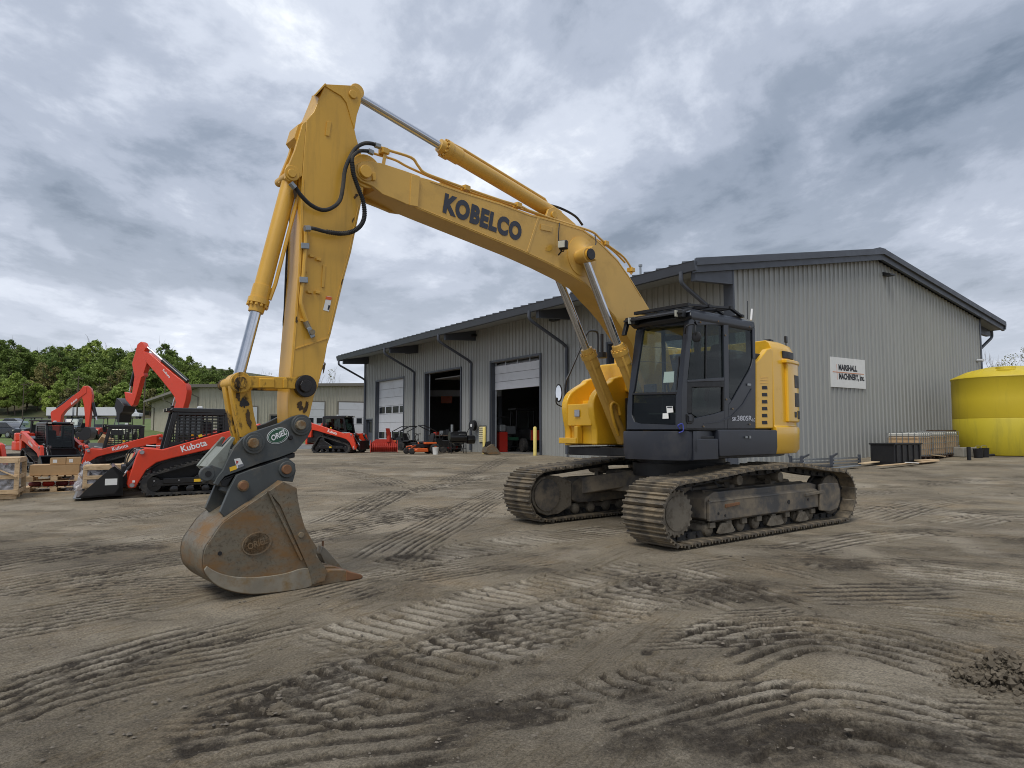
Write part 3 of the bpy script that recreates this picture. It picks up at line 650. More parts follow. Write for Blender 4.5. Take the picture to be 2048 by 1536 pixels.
for sA, sB in ((-OV+.05, -.02), (WG+.02, WG+OV-.05)):
    zA, zB = zroof(sA)-.36, zroof(sB)-.36
    b.hexa([wp(-.25, sA, zA), wp(WL, sA, zA), wp(WL, sB, zB), wp(-.25, sB, zB), wp(-.25, sA, zA+.03), wp(WL, sA, zA+.03), wp(WL, sB, zB+.03), wp(-.25, sB, zB+.03)])
b.build('soffit', MT['soffit'], shop, smooth=0)
for sA in (-OV, WG+OV):                               # box gutter along each eave
    sg = -1 if sA < 0 else 1; z = zroof(sA)
    b = MB(); prof = [(0, -.36), (sg*.10, -.36), (sg*.17, -.08), (sg*.19, -.05), (sg*.15, -.05), (sg*.02, -.06)]
    b.prism([wp(-.38, sA+p, z+q) for p, q in prof], WA*(WL+.5)); b.build('gutter', MT['trim_dark'], shop, smooth=0)
    b = MB(); b.hexa([wp(-.3, sA+sg*.004, z-.37), wp(WL, sA+sg*.004, z-.37), wp(WL, sA-sg*.03, z-.37), wp(-.3, sA-sg*.03, z-.37), wp(-.3, sA+sg*.004, z-.04), wp(WL, sA+sg*.004, z-.04), wp(WL, sA-sg*.03, z-.04), wp(-.3, sA-sg*.03, z-.04)])
    b.build('fascia', MT['trim_dark'], shop, smooth=0)
for te in (-.42, WL+.14):                             # rake boards in two steps on the gables
    for sA, sB in ((-OV-.05, WG/2), (WG/2, WG+OV+.05)):
        zA, zB = zroof(sA), zroof(sB); i = .12 if te < 0 else -.12
        for (u0, h0, h1) in ((0, -.19, .05), (i*.8, -.42, -.17)):
            b = MB(); b.hexa([wp(te+u0, sA, zA+h0), wp(te+u0, sB, zB+h0), wp(te+u0+i, sB, zB+h0), wp(te+u0+i, sA, zA+h0), wp(te+u0, sA, zA+h1), wp(te+u0, sB, zB+h1), wp(te+u0+i, sB, zB+h1), wp(te+u0+i, sA, zA+h1)])
            b.build('rake_board', MT['trim_dark'], shop, smooth=0)
def downspout(px_wall, t=None, far=False):
    t = wall_t(px_wall) if t is None else t; s0, s1 = (-OV-.1, -.1) if not far else (WG+OV+.1, WG+.1); z = zroof(s0)-.34
    b = MB(); b.tube(spline([wp(t, s0, z+.05), wp(t, s0, z-.28), wp(t, s0*.93+s1*.07, z-.42)], 4) + spline([wp(t, s1*.9+s0*.1, z-1.28), wp(t, s1, z-1.45), wp(t, s1, z-1.7)], 4) + [wp(t, s1, SLAB+.1)], .075, 8)
    b.build('downspout', MT['trim_dark'], shop)
    b = MB(); tb = t-.35 if not far else t+.1
    sA, sB = (-OV+.1, -.05) if not far else (WG+OV-.1, WG+.05)
    b.hexa([wp(tb-.1, sA, z-.30), wp(tb+.1, sA, z-.30), wp(tb+.1, sB, z-.30+.1), wp(tb-.1, sB, z-.30+.1), wp(tb-.1, sA, z+.03), wp(tb+.1, sA, z+.03), wp(tb+.1, sB, z+.35), wp(tb-.1, sB, z+.35)])
    b.build('bracket', MT['trim_dark'], shop, smooth=0)
for px in (829.5, 944.5, 1137): downspout(px)
downspout(0, t=.25); downspout(0, t=WL-.3); downspout(0, t=.3, far=True)
for px, py in ((823, 706), (951, 672), (1115, 640)):   # soffit lights under the eave
    t, z = wall_tz(px, py); b = MB(); b.box(wp(t, -.2, z), (.5, .3, .12), Matrix.Rotation(math.atan2(WA.y, WA.x), 3, 'Z')); b.build('eave_light', MT['black_trim'], shop, bevel=.02)
b = MB(); s = gab_s(1768, 550); z = hit(1768, 550, PC, WA).z
b.hexa([wp(-.05, s-.22, z-.07), wp(-.05, s+.22, z-.07), wp(-.4, s+.2, z-.09), wp(-.4, s-.2, z-.09), wp(-.05, s-.22, z+.1), wp(-.05, s+.22, z+.1), wp(-.36, s+.2, z-.01), wp(-.36, s-.2, z-.01)])
b.build('wall_light', MT['black_trim'], shop)
b = MB(); s = gab_s(1953, 721); z = hit(1953, 721, PC, WA).z; b.cyl(wp(-.04, s, z), wp(-.35, s-.1, z-.03), .07, n=12); b.build('camera_housing', MT['white_metal'], shop)
b = MB(); p = hit(1281, 545, wp(0, 2.0, 0), WB); b.cyl(V(p.x, p.y, 7.5), p + V(0, 0, .28), .05, n=10); b.cyl(p + V(0, 0, .28), p + V(0, 0, .36), .09, n=10); b.build('vent_pipe', MT['galvanised'], shop)
# overhead doors
def overhead_door(d, nsec, zlow, m, winrows=(), inset=.2, name='overhead_door'):
    a, c, zt = max(d[0], d[1])-.02, min(d[0], d[1])+.02, d[2]; door = None; sh = (zt-SLAB)/nsec; k = 0
    for i in range(nsec):
        z0 = zt - (i+1)*sh
        if z0 < zlow-.02: break
        b = MB(); b.hexa([wp(a, inset, z0+.008), wp(c, inset, z0+.008), wp(c, inset+.06, z0+.008), wp(a, inset+.06, z0+.008), wp(a, inset, z0+sh-.008), wp(c, inset, z0+sh-.008), wp(c, inset+.06, z0+sh-.008), wp(a, inset+.06, z0+sh-.008)])
        p = b.build('door_section', m, shop, bevel=.006, smooth=0)
        if i in winrows:
            n = 4; ww = (a-c)/n
            for q in range(n):
                t0, t1 = a-ww*q-.1, a-ww*(q+1)+.1; b = MB()
                b.hexa([wp(t0, inset-.012, z0+sh*.12), wp(t1, inset-.012, z0+sh*.12), wp(t1, inset+.0, z0+sh*.12), wp(t0, inset+.0, z0+sh*.12), wp(t0, inset-.012, z0+sh*.88), wp(t1, inset-.012, z0+sh*.88), wp(t1, inset, z0+sh*.88), wp(t0, inset, z0+sh*.88)])
                b.build('window_pane', MT['dark_glass'], p, smooth=0)
overhead_door(d1, 8, SLAB, MT['door_white'], (3, 6))
# half-raised door in the third bay, its top section tipping back
z3 = d3[2]; a3_, c3_ = d3[0]-.02, d3[1]+.02
zb = wall_tz(1030, 777, .2)[1]; zt = wall_tz(1030, 727, .2)[1]
for i in range(3):
    z0, z1 = zt+(zb-zt)*(i+1)/3, zt+(zb-zt)*i/3
    b = MB(); b.hexa([wp(a3_, .2, z0+.008), wp(c3_, .2, z0+.008), wp(c3_, .26, z0+.008), wp(a3_, .26, z0+.008), wp(a3_, .2, z1-.008), wp(c3_, .2, z1-.008), wp(c3_, .26, z1-.008), wp(a3_, .26, z1-.008)])
    b.build('door_section', MT['door_white'], shop, bevel=.006, smooth=0)
b = MB(); b.hexa([wp(a3_, .21, zt+.01), wp(c3_, .21, zt+.01), wp(c3_, .27, zt+.01), wp(a3_, .27, zt+.01), wp(a3_, 1.2, zt+.55), wp(c3_, 1.2, zt+.55), wp(c3_, 1.25, zt+.5), wp(a3_, 1.25, zt+.5)])
b.build('door_section', MT['door_white'], shop, smooth=0)
for q in range(1, 4):
    t = a3_+(c3_-a3_)*q/4; b = MB(); b.beam(wp(t, .16, zt-.02), wp(t, .16, z3+.02), .05, .05); b.build('door_strut', MT['galvanised'], shop)
for d in (d2, d3):                                     # door tracks in the reveals
    b = MB(); b.beam(wp(d[0]-.1, .22, SLAB), wp(d[0]-.1, .22, d[2]), .04, .05); b.build('door_track', MT['galvanised'], shop)
# raised door of the second bay seen from below and a coil of hanging hoses
b = MB(); zz = d2[2]-.35; b.hexa([wp(d2[0]-.1, .6, zz), wp(d2[1]+.1, .6, zz), wp(d2[1]+.1, 4.4, zz+.1), wp(d2[0]-.1, 4.4, zz+.1), wp(d2[0]-.1, .6, zz+.06), wp(d2[1]+.1, .6, zz+.06), wp(d2[1]+.1, 4.4, zz+.16), wp(d2[0]-.1, 4.4, zz+.16)])
b.build('raised_door', MT['interior'], shop, smooth=0)
dd = MB(); a, c = dp[0]-.03, dp[1]+.03
dd.hexa([wp(a, .1, SLAB+.02), wp(c, .1, SLAB+.02), wp(c, .15, SLAB+.02), wp(a, .15, SLAB+.02), wp(a, .1, dp[2]-.02), wp(c, .1, dp[2]-.02), wp(c, .15, dp[2]-.02), wp(a, .15, dp[2]-.02)])
pd = dd.build('personnel_door', MT['trim_dark'], shop, bevel=.01)
b = MB(); q = .18; b.hexa([wp(a-q, .085, SLAB+1.1), wp(c+q, .085, SLAB+1.1), wp(c+q, .1, SLAB+1.1), wp(a-q, .1, SLAB+1.1), wp(a-q, .085, SLAB+1.9), wp(c+q, .085, SLAB+1.9), wp(c+q, .1, SLAB+1.9), wp(a-q, .1, SLAB+1.9)])
b.build('window_pane', MT['dark_glass'], pd)
# louvre vent low on the front wall
t0, t1 = wall_t(961), wall_t(973); z0, z1 = wall_tz(967, 883)[1], wall_tz(967, 853)[1]
b = MB()
for k in range(8):
    z = z0+(z1-z0)*k/8; b.hexa([wp(t0, -.11, z), wp(t1, -.11, z), wp(t1, -.06, z+.1), wp(t0, -.06, z+.1), wp(t0, -.1, z-.015), wp(t1, -.1, z-.015), wp(t1, -.05, z+.085), wp(t0, -.05, z+.085)])
lv = b.build('louvre', MT['louvre_yellow'], shop); b = MB(); b.hexa([wp(t0+.05, -.05, z0-.05), wp(t1-.05, -.05, z0-.05), wp(t1-.05, -.03, z0-.05), wp(t0+.05, -.03, z0-.05), wp(t0+.05, -.05, z1+.05), wp(t1-.05, -.05, z1+.05), wp(t1-.05, -.03, z1+.05), wp(t0+.05, -.03, z1+.05)]); b.build('louvre_frame', MT['black_trim'], lv)
# company sign on the gable
sgo = wthing('company_sign', 'white rectangular company sign with black lettering on the grey gable wall', 'sign', wp(-.06, gab_s(1693, 745), 3.4))
p00, p11 = hit(1662, 774, PC - WA*.06, WA), hit(1729, 717, PC - WA*.06, WA)
s0, s1 = (p00-PC).dot(WB), (p11-PC).dot(WB); z0 = hit(1662, 773.5, PC - WA*.06, WA).z; z1 = hit(1659, 713, PC-WA*.06, WA).z
b = MB(); b.hexa([wp(-.045, s0, z0), wp(-.045, s1, z0), wp(-.075, s1, z0), wp(-.075, s0, z0), wp(-.045, s0, z1), wp(-.045, s1, z1), wp(-.075, s1, z1), wp(-.075, s0, z1)])
b.build('board', MT['paper'], sgo, smooth=0)
SW, SH = s1-s0, z1-z0; mat('sign_ink', srgb(28, 30, 40), .6, 0, .05, 5); mat('sign_orange', srgb(202, 128, 84), .6, 0, .05, 5)
text('lettering', 'MARSHALL', MT['sign_ink'], sgo, wp(-.076, s0+SW*.215, z0+SH*.565), WB, V(0, 0, 1), SW*.54, SH*.21, .05)
text('lettering', 'MACHINERY, Inc.', MT['sign_ink'], sgo, wp(-.076, s0+SW*.22, z0+SH*.23), WB, V(0, 0, 1), SW*.74, SH*.25, .05)
b = MB(); b.hexa([wp(-.076, s0+SW*.05, z0+SH*.49), wp(-.076, s0+SW*.95, z0+SH*.49), wp(-.080, s0+SW*.95, z0+SH*.49), wp(-.080, s0+SW*.05, z0+SH*.49), wp(-.076, s0+SW*.05, z0+SH*.515), wp(-.076, s0+SW*.95, z0+SH*.515), wp(-.080, s0+SW*.95, z0+SH*.515), wp(-.080, s0+SW*.05, z0+SH*.515)])
b.hexa([wp(-.076, s0+SW*.165, z0+SH*.25), wp(-.076, s0+SW*.175, z0+SH*.25), wp(-.079, s0+SW*.175, z0+SH*.25), wp(-.079, s0+SW*.165, z0+SH*.25), wp(-.076, s0+SW*.165, z0+SH*.77), wp(-.076, s0+SW*.175, z0+SH*.77), wp(-.079, s0+SW*.175, z0+SH*.77), wp(-.079, s0+SW*.165, z0+SH*.77)])
b.build('rule_lines', MT['sign_orange'], sgo, smooth=0)
# ------------------------------------------------------------------ the excavator
EC = Vector((2.92, 11.92, 0)); _a = R(50)
EF = Vector((-math.sin(_a), -math.cos(_a), 0)); EL = Vector((math.cos(_a), -math.sin(_a), 0)); UP = Vector((0, 0, 1))
BO = -.05                                             # boom centre plane
def Q(s, o, z): return EC + EF*s + EL*o + UP*z
def P(px, py, o): return hit(px, py, EC + EL*o, EL)
def sz(px, py, o): p = P(px, py, o); return (p-EC).dot(EF), p.z
ex = wthing('excavator', 'large yellow tracked excavator with dark cab and rusty bucket resting on the ground', 'excavator', Vector((2.92, 11.92, GS*11.92)))
def plate(name, pix, o0, o1, m, parent=ex, bevel=.012, ref=None, **k):
    """flat plate between the offsets o0 and o1; its outline is read on the plane ref (far-side twins take their near twin's outline)"""
    if ref is None: ref = 2*BO-o1 if BO-.46 < o0 < BO else o0
    b = MB(); b.prism([Q(*(lambda q: (q[0], o0, q[1]))(sz(x, y, ref))) for x, y in pix], EL*(o1-o0)); return b.build(name, m, parent, bevel=bevel, **k)
def disc(name, px, py, o0, o1, r, m, parent=ex, n=24, bevel=.008):
    p = P(px, py, o0); b = MB(); b.cyl(p, p + EL*(o1-o0), r, n=n); return b.build(name, m, parent, bevel=bevel)
Y_, AY, LY, BY, CD = MT['boom_yellow'], MT['arm_yellow'], MT['link_yellow'], MT['body_yellow'], MT['cab_dark']
# ---- boom
bn, bf = BO+.185, BO-.185
boom_top = [(760, 326), (809, 341), (823, 349), (860, 359), (918.6, 380), (1000, 405), (1059, 427), (1120, 443), (1165, 457), (1188, 473), (1207, 490), (1235, 518), (1258, 551), (1282, 590), (1305, 628), (1335, 690), (1350, 760)]
boom_bot = [(1335, 800), (1300, 790), (1280, 740), (1263, 687), (1233, 640), (1210, 612), (1196, 598), (1172, 570), (1141, 551), (1094, 527), (1040, 502), (977, 476), (860, 428), (815, 409), (800, 401), (754, 378)]
boom = plate('boom', boom_top+boom_bot, bn, bf, Y_, bevel=.01)
tipnear = [(709, 330), (718, 324), (735, 321), (763, 326), (809, 341), (840, 352), (834, 412), (815, 409), (790, 398), (765, 388), (745, 372), (722, 362), (710, 350)]
plate('fork_plate', tipnear, bn+.035, bn-.02, Y_, boom, .008)
plate('fork_plate', tipnear, bf+.02, bf-.035, Y_, boom, .008)
for pix in ([(823, 350), (840, 353), (836, 413), (820, 410)], [(1076, 434), (1080, 435), (1058, 505), (1054, 503)]):
    plate('weld_strip', pix, bn+.006 if pix[0][0] > 900 else bn+.043, bn-.01, Y_, boom, .003)
tp = disc('tip_pin', 733, 342, bn+.10, bf-.10, .075, AY, boom); disc('pin_collar', 733, 342, bn+.055, bn, .115, Y_, boom); plate('pin_keeper', [(744, 345), (752, 345), (752, 360), (746, 360)], bn+.07, bn+.03, AY, boom, .004)
# lugs for the arm cylinder on the boom's back
for o in (BO+.14, BO-.10): plate('cylinder_lug', [(1090, 440), (1097, 418), (1108, 413.5), (1120, 421), (1150, 447), (1162, 462), (1110, 450)], o, o-.04, Y_, boom, .006)
disc('lug_pin', 1110, 429, BO+.17, BO-.17, .055, AY, boom)
# boom cylinder boss and small fittings on the side plate
p = P(1163, 513, bn); b = MB(); b.rev(p, EL, [(-.01, .30), (.012, .30), (.02, .25), (.05, .17), (.10, .12), (.30, .11)], 28); b.build('cylinder_boss', Y_, boom)
CN, CF = BO+.33, BO-.33
bp = sz(1168, 512, bn+.15)
for o, sg in ((CN, 1), (CF, -1)):
    a = Q(bp[0], o-sg*.13, bp[1]); e = Q(bp[0], o+sg*.135, bp[1]); b = MB(); b.cyl(a, e, .078, n=20); b.build('boom_pin', AY, boom, bevel=.006)
b = MB(); e = Q(bp[0], CN+.137, bp[1]); b.cyl(e, e+EL*.02, .085, n=12); b.build('pin_cap', MT['grease'], boom, bevel=.004)
b = MB(); b.hexa([P(x, y, bn+q) for q in (0, .012) for x, y in ((1082, 448), (1105, 453), (1104, 464), (1081, 459))]); b.build('nameplate', Y_, boom, bevel=.003)
wl = MB(); q = P(1127, 490, bn+.14); wl.box(q, (.13, .09, .13), Matrix.Rotation(R(-20), 3, 'Z')); wlo = wl.build('work_light', MT['black_trim'], boom, bevel=.02)
b = MB(); b.box(q + V(-.035, -.045, .0), (.10, .012, .10), Matrix.Rotation(R(-20), 3, 'Z')); b.build('lens', MT['light_lens'], wlo, bevel=.01)
b = MB(); b.tube(spline([P(1124, 495, bn+.14), P(1123, 502, bn+.1), P(1117, 510, bn+.02)], 4), .012, 6); b.tube(spline([P(1119, 446, bn+.02), P(1117, 470, bn+.03), P(1119, 497, bn+.04), P(1126, 503, bn+.1), P(1129, 497, bn+.13)], 5), .008, 6); b.build('light_cable', MT['black_trim'], wlo)
b = MB(); b.tube(spline([P(1190, 470, bn+.03), P(1192, 485, bn+.12), P(1188, 495, CN+.1), P(1180, 502, CN+.13)], 5), .009, 6); b.build('grease_hose', MT['black_trim'], boom)
# pipes along the boom's back
def pipe(name, pix, o, r, m, parent=boom, k=4, n=8): b = MB(); b.tube(spline([P(x, y, o) for x, y in pix], k), r, n); return b.build(name, m, parent)
pipe('boom_pipe', [(757, 293), (775, 300), (822, 315), (835, 330), (848, 345), (880, 358), (930, 376), (1000, 400), (1040, 412), (1056, 420), (1075, 427), (1100, 436), (1150, 452), (1185, 464), (1200, 477), (1215, 490), (1240, 508), (1252, 520), (1264, 540), (1262, 548)], bn-.02, .017, Y_)
pipe('boom_pipe', [(731, 301), (757, 310), (790, 320), (812, 332), (840, 345), (880, 362), (930, 381), (1000, 404), (1060, 424), (1110, 443), (1165, 462), (1200, 484)], bn-.08, .015, Y_)
pipe('boom_pipe', [(880, 366), (930, 384), (1000, 408), (1060, 430), (1120, 450), (1190, 478), (1225, 500), (1250, 525)], bf+.06, .017, Y_)
for x, y in ((768, 303), (931, 377), (1035, 411), (1210, 487), (1262, 540)):
    q = P(x, y, bn-.04); b = MB(); b.box(q, (.1, .1, .07), Matrix.Rotation(_a, 3, 'Z')); b.build('pipe_clamp', AY, boom, bevel=.008)
b = MB(); b.hexa([P(x, y, bn+o_) for o_ in (-.03, -.012) for x, y in ((763, 330), (770, 331), (776, 296), (769, 294))]); b.build('pipe_bracket', Y_, boom)
pipe('boom_hose', [(1090, 408), (1120, 416), (1150, 432), (1165, 450)], BO+.05, .018, MT['rubber'])
# lettering
X0, X1, Y1 = P(884.6, 425, bn+.004), P(1040.5, 484, bn+.004), P(890.5, 386, bn+.004)
text('lettering', 'KOBELCO', MT['dark_print'], boom, X0, (X1-X0).normalized(), (Y1-X0).normalized(), (X1-X0).length, (Y1-X0).length*1.02, .062, space=1.12, lift=.002)
def weld(pix, o, r, m, parent, dx=0, dy=0): b = MB(); b.tube([P(x+dx, y+dy, o) for x, y in pix], r, 6); return b.build('weld_bead', m, parent)
weld(boom_bot[4:15], bn+.001, .006, Y_, boom, 0, -3.5); weld(boom_top[3:14], bn+.001, .006, Y_, boom, 0, 4)
# ---- arm
an, af = BO+.17, BO-.17
arm_pix = [(649, 170), (708, 172), (717, 178), (722, 190), (721, 206), (714, 230), (709.5, 258), (713, 275), (720, 298), (727, 320), (729, 350), (727, 385), (722, 411), (713, 455), (703, 504), (690, 552), (676, 610), (662, 669), (655, 690), (649, 725), (636, 774), (629, 790), (620, 830), (612, 850), (600, 858), (586, 856), (578, 845), (577, 800), (580, 755), (587, 669), (592, 604), (597, 540), (601, 440), (604, 359), (608, 300), (613, 240), (628, 222)]
arm = plate('arm', arm_pix, an, af, AY, bevel=.012)
top_lug = [(650, 168), (708, 171), (718, 178), (723.5, 190), (721.5, 208), (714, 230), (709.5, 258), (703, 240), (693, 205), (683, 192), (650, 172)]
for o0, o1 in ((an+.014, an-.01), (af+.01, af-.014)): plate('cylinder_lug', top_lug, o0, o1, AY, arm, .005)
b = MB(); b.hexa([P(x, y, o) for o in (an+.03, af-.03) for x, y in ((650, 166), (653, 168), (631, 192), (628, 190))]); b.build('end_plate', AY, arm, bevel=.004)
weld([(722, 411), (713, 455), (703, 504), (690, 552), (676, 610), (662, 669)], an+.001, .006, AY, arm, -5, 0); weld([(580, 755), (587, 669), (592, 604), (597, 540), (601, 440), (604, 359)], an+.001, .006, AY, arm, 4, 0)
disc('rod_pin', 707, 188, an+.035, af-.035, .05, AY, arm)
brk = [(613, 240), (605, 248), (590, 300), (571, 346), (571, 356), (577, 362), (588, 362), (604, 352)]
for o0, o1 in ((an-.002, an-.05), (af+.11, af+.06)): plate('bracket_plate', brk, o0, o1, AY, arm, .006)
plate('bracket_web', [(613, 241), (596, 249), (588, 275), (606, 300)], an-.05, af+.05, AY, arm, .006)
disc('cylinder_pin', 585, 346, an+.03, af-.03, .048, AY, arm); disc('pin_collar', 585, 346, an+.012, an-.01, .085, AY, arm)
for x0, y0, x1, y1 in ((651, 243, 663, 272), (643, 530, 652, 575)):
    b = MB(); b.hexa([P(x, y, an+q) for q in (-.002, .012) for x, y in ((x0+3, y0), (x1, y0+1), (x1-4, y1), (x0, y1-1))]); b.build('cover_plate', AY, arm, bevel=.003)
for x, y in ((624, 511), (638, 518), (620, 583), (636, 584), (606, 640), (610, 540)):
    b = MB(); b.hexa([P(x+dx, y+dy, an+q) for q in (-.002, .03) for dx, dy in ((-5, -3), (5, -1), (5, 4), (-5, 2))]); b.build('mount_lug', AY, arm, bevel=.003)
plate('weld_bead', [(591, 696), (655, 675), (655, 678), (591, 699)], an+.008, an-.01, AY, arm, .002)
for y, x in ((491, 610), (559, 607)):
    b = MB(); b.hexa([P(x+dx, y+dy, an+q) for q in (.0, .07) for dx, dy in ((-8, -6), (9, -5), (9, 7), (-8, 6))]); c_ = b.build('valve_clamp', MT['galvanised'], arm, bevel=.008)
pipe('arm_pipe', [(611, 455), (612, 480), (609, 520), (606, 560), (602, 600), (604, 615), (612, 640), (617, 650)], an+.035, .022, AY, arm)
b = MB(); b.hexa([P(x, y, an+q) for q in (.0, .085) for x, y in ((613, 656), (622, 653), (631, 673), (622, 677))]); b.build('coupling', MT['galvanised'], arm, bevel=.008)
b = MB(); b.cyl(P(625, 664, an+.085), P(625, 664, an+.11), .03, n=12); b.cyl(P(611, 643, an+.04), P(617, 656, an+.045), .03, n=10); b.build('coupling_bolt', MT['pin_steel'], arm)
b = MB(); b.hexa([P(x, y, an+q) for q in (.002, .004) for x, y in ((646, 620), (658, 623), (664, 594), (653, 592))]); dc = b.build('warning_decal', MT['paper'], arm)
b = MB(); b.hexa([P(x, y, an+q) for q in (.004, .006) for x, y in ((651, 598.5), (662.5, 600.5), (664, 594.5), (652.5, 592.5))]); b.build('decal_stripe', MT['orange_paint'], dc)
b = MB(); b.hexa([P(x, y, an+q) for q in (.004, .006) for x, y in ((655, 619), (658, 620), (660.5, 611), (657, 610))]); b.build('decal_figure', MT['sign_ink'], dc)
disc('boom_boss', 733, 342, an+.016, an-.01, .2, AY, arm, 28)
pipe('arm_cable', [(582, 380), (578, 420), (580, 450), (576, 470), (572, 540), (569, 620), (567, 650), (572, 690), (566, 740), (566, 758)], af+.02, .012, MT['black_trim'], arm, 4, 6)
hz1 = [(752, 290), (742, 287), (728, 287), (712, 296), (700, 315), (690, 340), (686, 372), (680, 400), (665, 415), (645, 420), (622, 410), (603, 392), (590, 374), (584, 368)]
hz2 = [(736, 302), (720, 302), (707, 311), (704, 325), (707, 348), (716, 375), (726, 402), (729, 430), (722, 450), (705, 463), (680, 467), (650, 463), (627, 457), (614, 457)]
h1 = pipe('arm_hose', hz1, an+.08, .023, MT['rubber'], ex, 6, 10)
h2 = pipe('arm_hose', hz2, an+.10, .021, MT['rubber'], ex, 6, 10)
b = MB(); pts = spline([P(x, y, an+.10) for x, y in hz2[3:12]], 14)
for i in range(0, len(pts)-1, 2):
    d = (pts[i+1]-pts[i]).normalized(); b.cyl(pts[i]-d*.006, pts[i]+d*.005, .027, n=10)
so_ = b.build('hose_spiral', MT['rubber'], h2); so_['kind'] = 'stuff'
for (x, y, x2, y2, o) in ((750, 290, 760, 293, .09), (737, 302, 746, 306, .1), (581, 366, 590, 376, .09), (609, 457, 620, 457, .11)):
    b = MB(); b.cyl(P(x, y, an+o), P(x2, y2, an+o), .034, n=6); b.build('hose_fitting', MT['galvanised'], ex)
# ---- cylinders
def cylinder(name, A, B_, split, rb, rr, m, gl=.24, pipe_side=None, pipe_m=None):
    """barrel from A, rod to B_; split = share of the length that is barrel"""
    A, B_ = Vector(A), Vector(B_); d = (B_-A).normalized(); Ln = (B_-A).length; S = A + d*(Ln*split)
    b = MB(); b.rev(A, d, [(-.09, rb*.7), (-.06, rb*.95), (.08, rb*.98), (.1, rb), (Ln*split-gl, rb), (Ln*split-gl+.005, rb*1.12), (Ln*split-gl*.45, rb*1.12), (Ln*split-gl*.45+.004, rb*1.28), (Ln*split-.06, rb*1.28), (Ln*split-.055, rb*.98), (Ln*split+.03, rb*.9)], 24)
    o = b.build(name, m, ex)
    b = MB(); b.cyl(S, B_, rr, n=20); b.build('rod', MT['chrome'], o)
    b = MB(); b.cyl(B_ - EL*.1, B_ + EL*.1, rr*1.75, n=20); b.build('rod_eye', m, o, bevel=.008)
    b = MB(); n_ = 12; x = d.orthogonal().normalized(); y = d.cross(x)
    for i in range(n_):
        t = 6.283*i/n_; c = S - d*.055 + x*(rb*1.13*math.cos(t)) + y*(rb*1.13*math.sin(t)); b.cyl(c, c + d*.025, .016, n=6)
    bo = b.build('flange_bolts', m, o); bo['kind'] = 'stuff'
    if pipe_side is not None:
        v = Vector(pipe_side).normalized()
        v = (v - d*v.dot(d)).normalized(); b = MB()
        b.tube([A + d*.2 + v*(rb+.0), A + d*.25 + v*(rb+.035), A + d*(Ln*split-gl-.05) + v*(rb+.035), A + d*(Ln*split-gl*.5) + v*(rb*1.2)], .022, 8); b.build('cylinder_pipe', pipe_m or m, o)
    return o
ra, rb_ = sz(707, 188, BO), sz(1110, 429, BO)
cylinder('arm_cylinder', Q(rb_[0], BO, rb_[1]), Q(ra[0], BO, ra[1]), .62, .098, .052, Y_, .3, UP + EF*.2)
k0, k1 = sz(585, 346, BO), sz(483, 764.5, BO+.2)
cylinder('bucket_cylinder', Q(k0[0], BO, k0[1]), Q(k1[0]-.02, BO, k1[1]), .665, .088, .058, AY, .27, EL*.6 - EF)
foot = sz(1243, 876, CF); glf = sz(1181, 696, CF)
for nm_, o in (('boom_cylinder', CN), ('boom_cylinder', CF)):
    A, B_ = Q(foot[0], o, foot[1]), Q(bp[0], o, bp[1]); Ln = (B_-A).length
    cylinder(nm_, A, B_, (Q(glf[0], o, glf[1])-A).length/Ln, .105, .062, Y_, .3, EF*.8 + EL*.7)
b = MB(); pts = [P(x, y, CF+.13) for x, y in ((1237, 872), (1228, 845), (1222, 815), (1226, 806), (1236, 812), (1240, 830))]; b.tube(spline(pts, 5), .025, 8); b.build('cylinder_hose_loop', LY, ex)
# ---- linkage
lk = LY
plate('rocker_link', [(474, 752), (492, 751), (612, 756), (622, 764), (622, 780), (612, 788), (600, 778), (492, 776), (474, 778)], an+.07, an+.03, lk)
plate('rocker_link', [(474, 752), (492, 751), (612, 756), (622, 764), (622, 780), (612, 788), (600, 778), (492, 776), (474, 778)], af-.03, af-.07, lk)
plate('rocker_pad', [(519, 756), (550, 757), (550, 776), (519, 776)], an+.085, an+.06, lk)
plate('rocker_pad', [(567, 757), (576, 757), (576, 777), (567, 777)], an+.085, an+.06, lk)
disc('rocker_pin', 613, 772, an+.13, af-.13, .07, MT['grease'], ex, 8); disc('pin_collar', 613, 772, an+.09, an+.02, .12, MT['grease'])
disc('link_pin', 483, 764.5, an+.12, af-.12, .062, LY); disc('pin_collar', 483, 764.5, an+.085, an+.02, .105, LY); disc('pin_collar', 483, 764.5, af-.02, af-.085, .105, LY)
lnk = [(464, 758), (480, 750), (497, 756), (502, 775), (504, 800), (509, 830), (516, 860), (521, 885), (513, 900), (496, 900), (484, 888), (478, 862), (471, 830), (466, 800), (462, 775)]
plate('bucket_link', lnk, an-.02, an-.13, lk); plate('bucket_link', lnk, af+.13, af+.02, lk)
plate('link_web', [(470, 795), (494, 795), (505, 850), (482, 860)], an-.1, af+.1, lk)
def stain(pix, o, seed, parent, n=26, m='grease', th=.003):
    """irregular smear of grease or soil caked on a face: centre, half axes in pixels"""
    (cx_, cy_, rx_, ry_, tilt) = pix; rnd = random.Random(seed); ph = [rnd.random()*6.28 for _ in range(5)]; pts = []
    for i in range(n*2):
        t = 6.283185*i/(n*2); k = 1+sum(math.sin((j+2)*t+ph[j])*.22/(j*.6+1) for j in range(5))+rnd.uniform(-.12, .12); x, y = rx_*k*math.cos(t), ry_*k*math.sin(t)
        pts.append(P(cx_+x*math.cos(tilt)-y*math.sin(tilt), cy_+x*math.sin(tilt)+y*math.cos(tilt), o))
    b = MB(); b.prism(pts, EL*th); return b.build('grease_stain', MT[m], parent)
mat('grime', srgb(74, 56, 32), .7, 0, .3, 14, bump=.4, bscale=40)
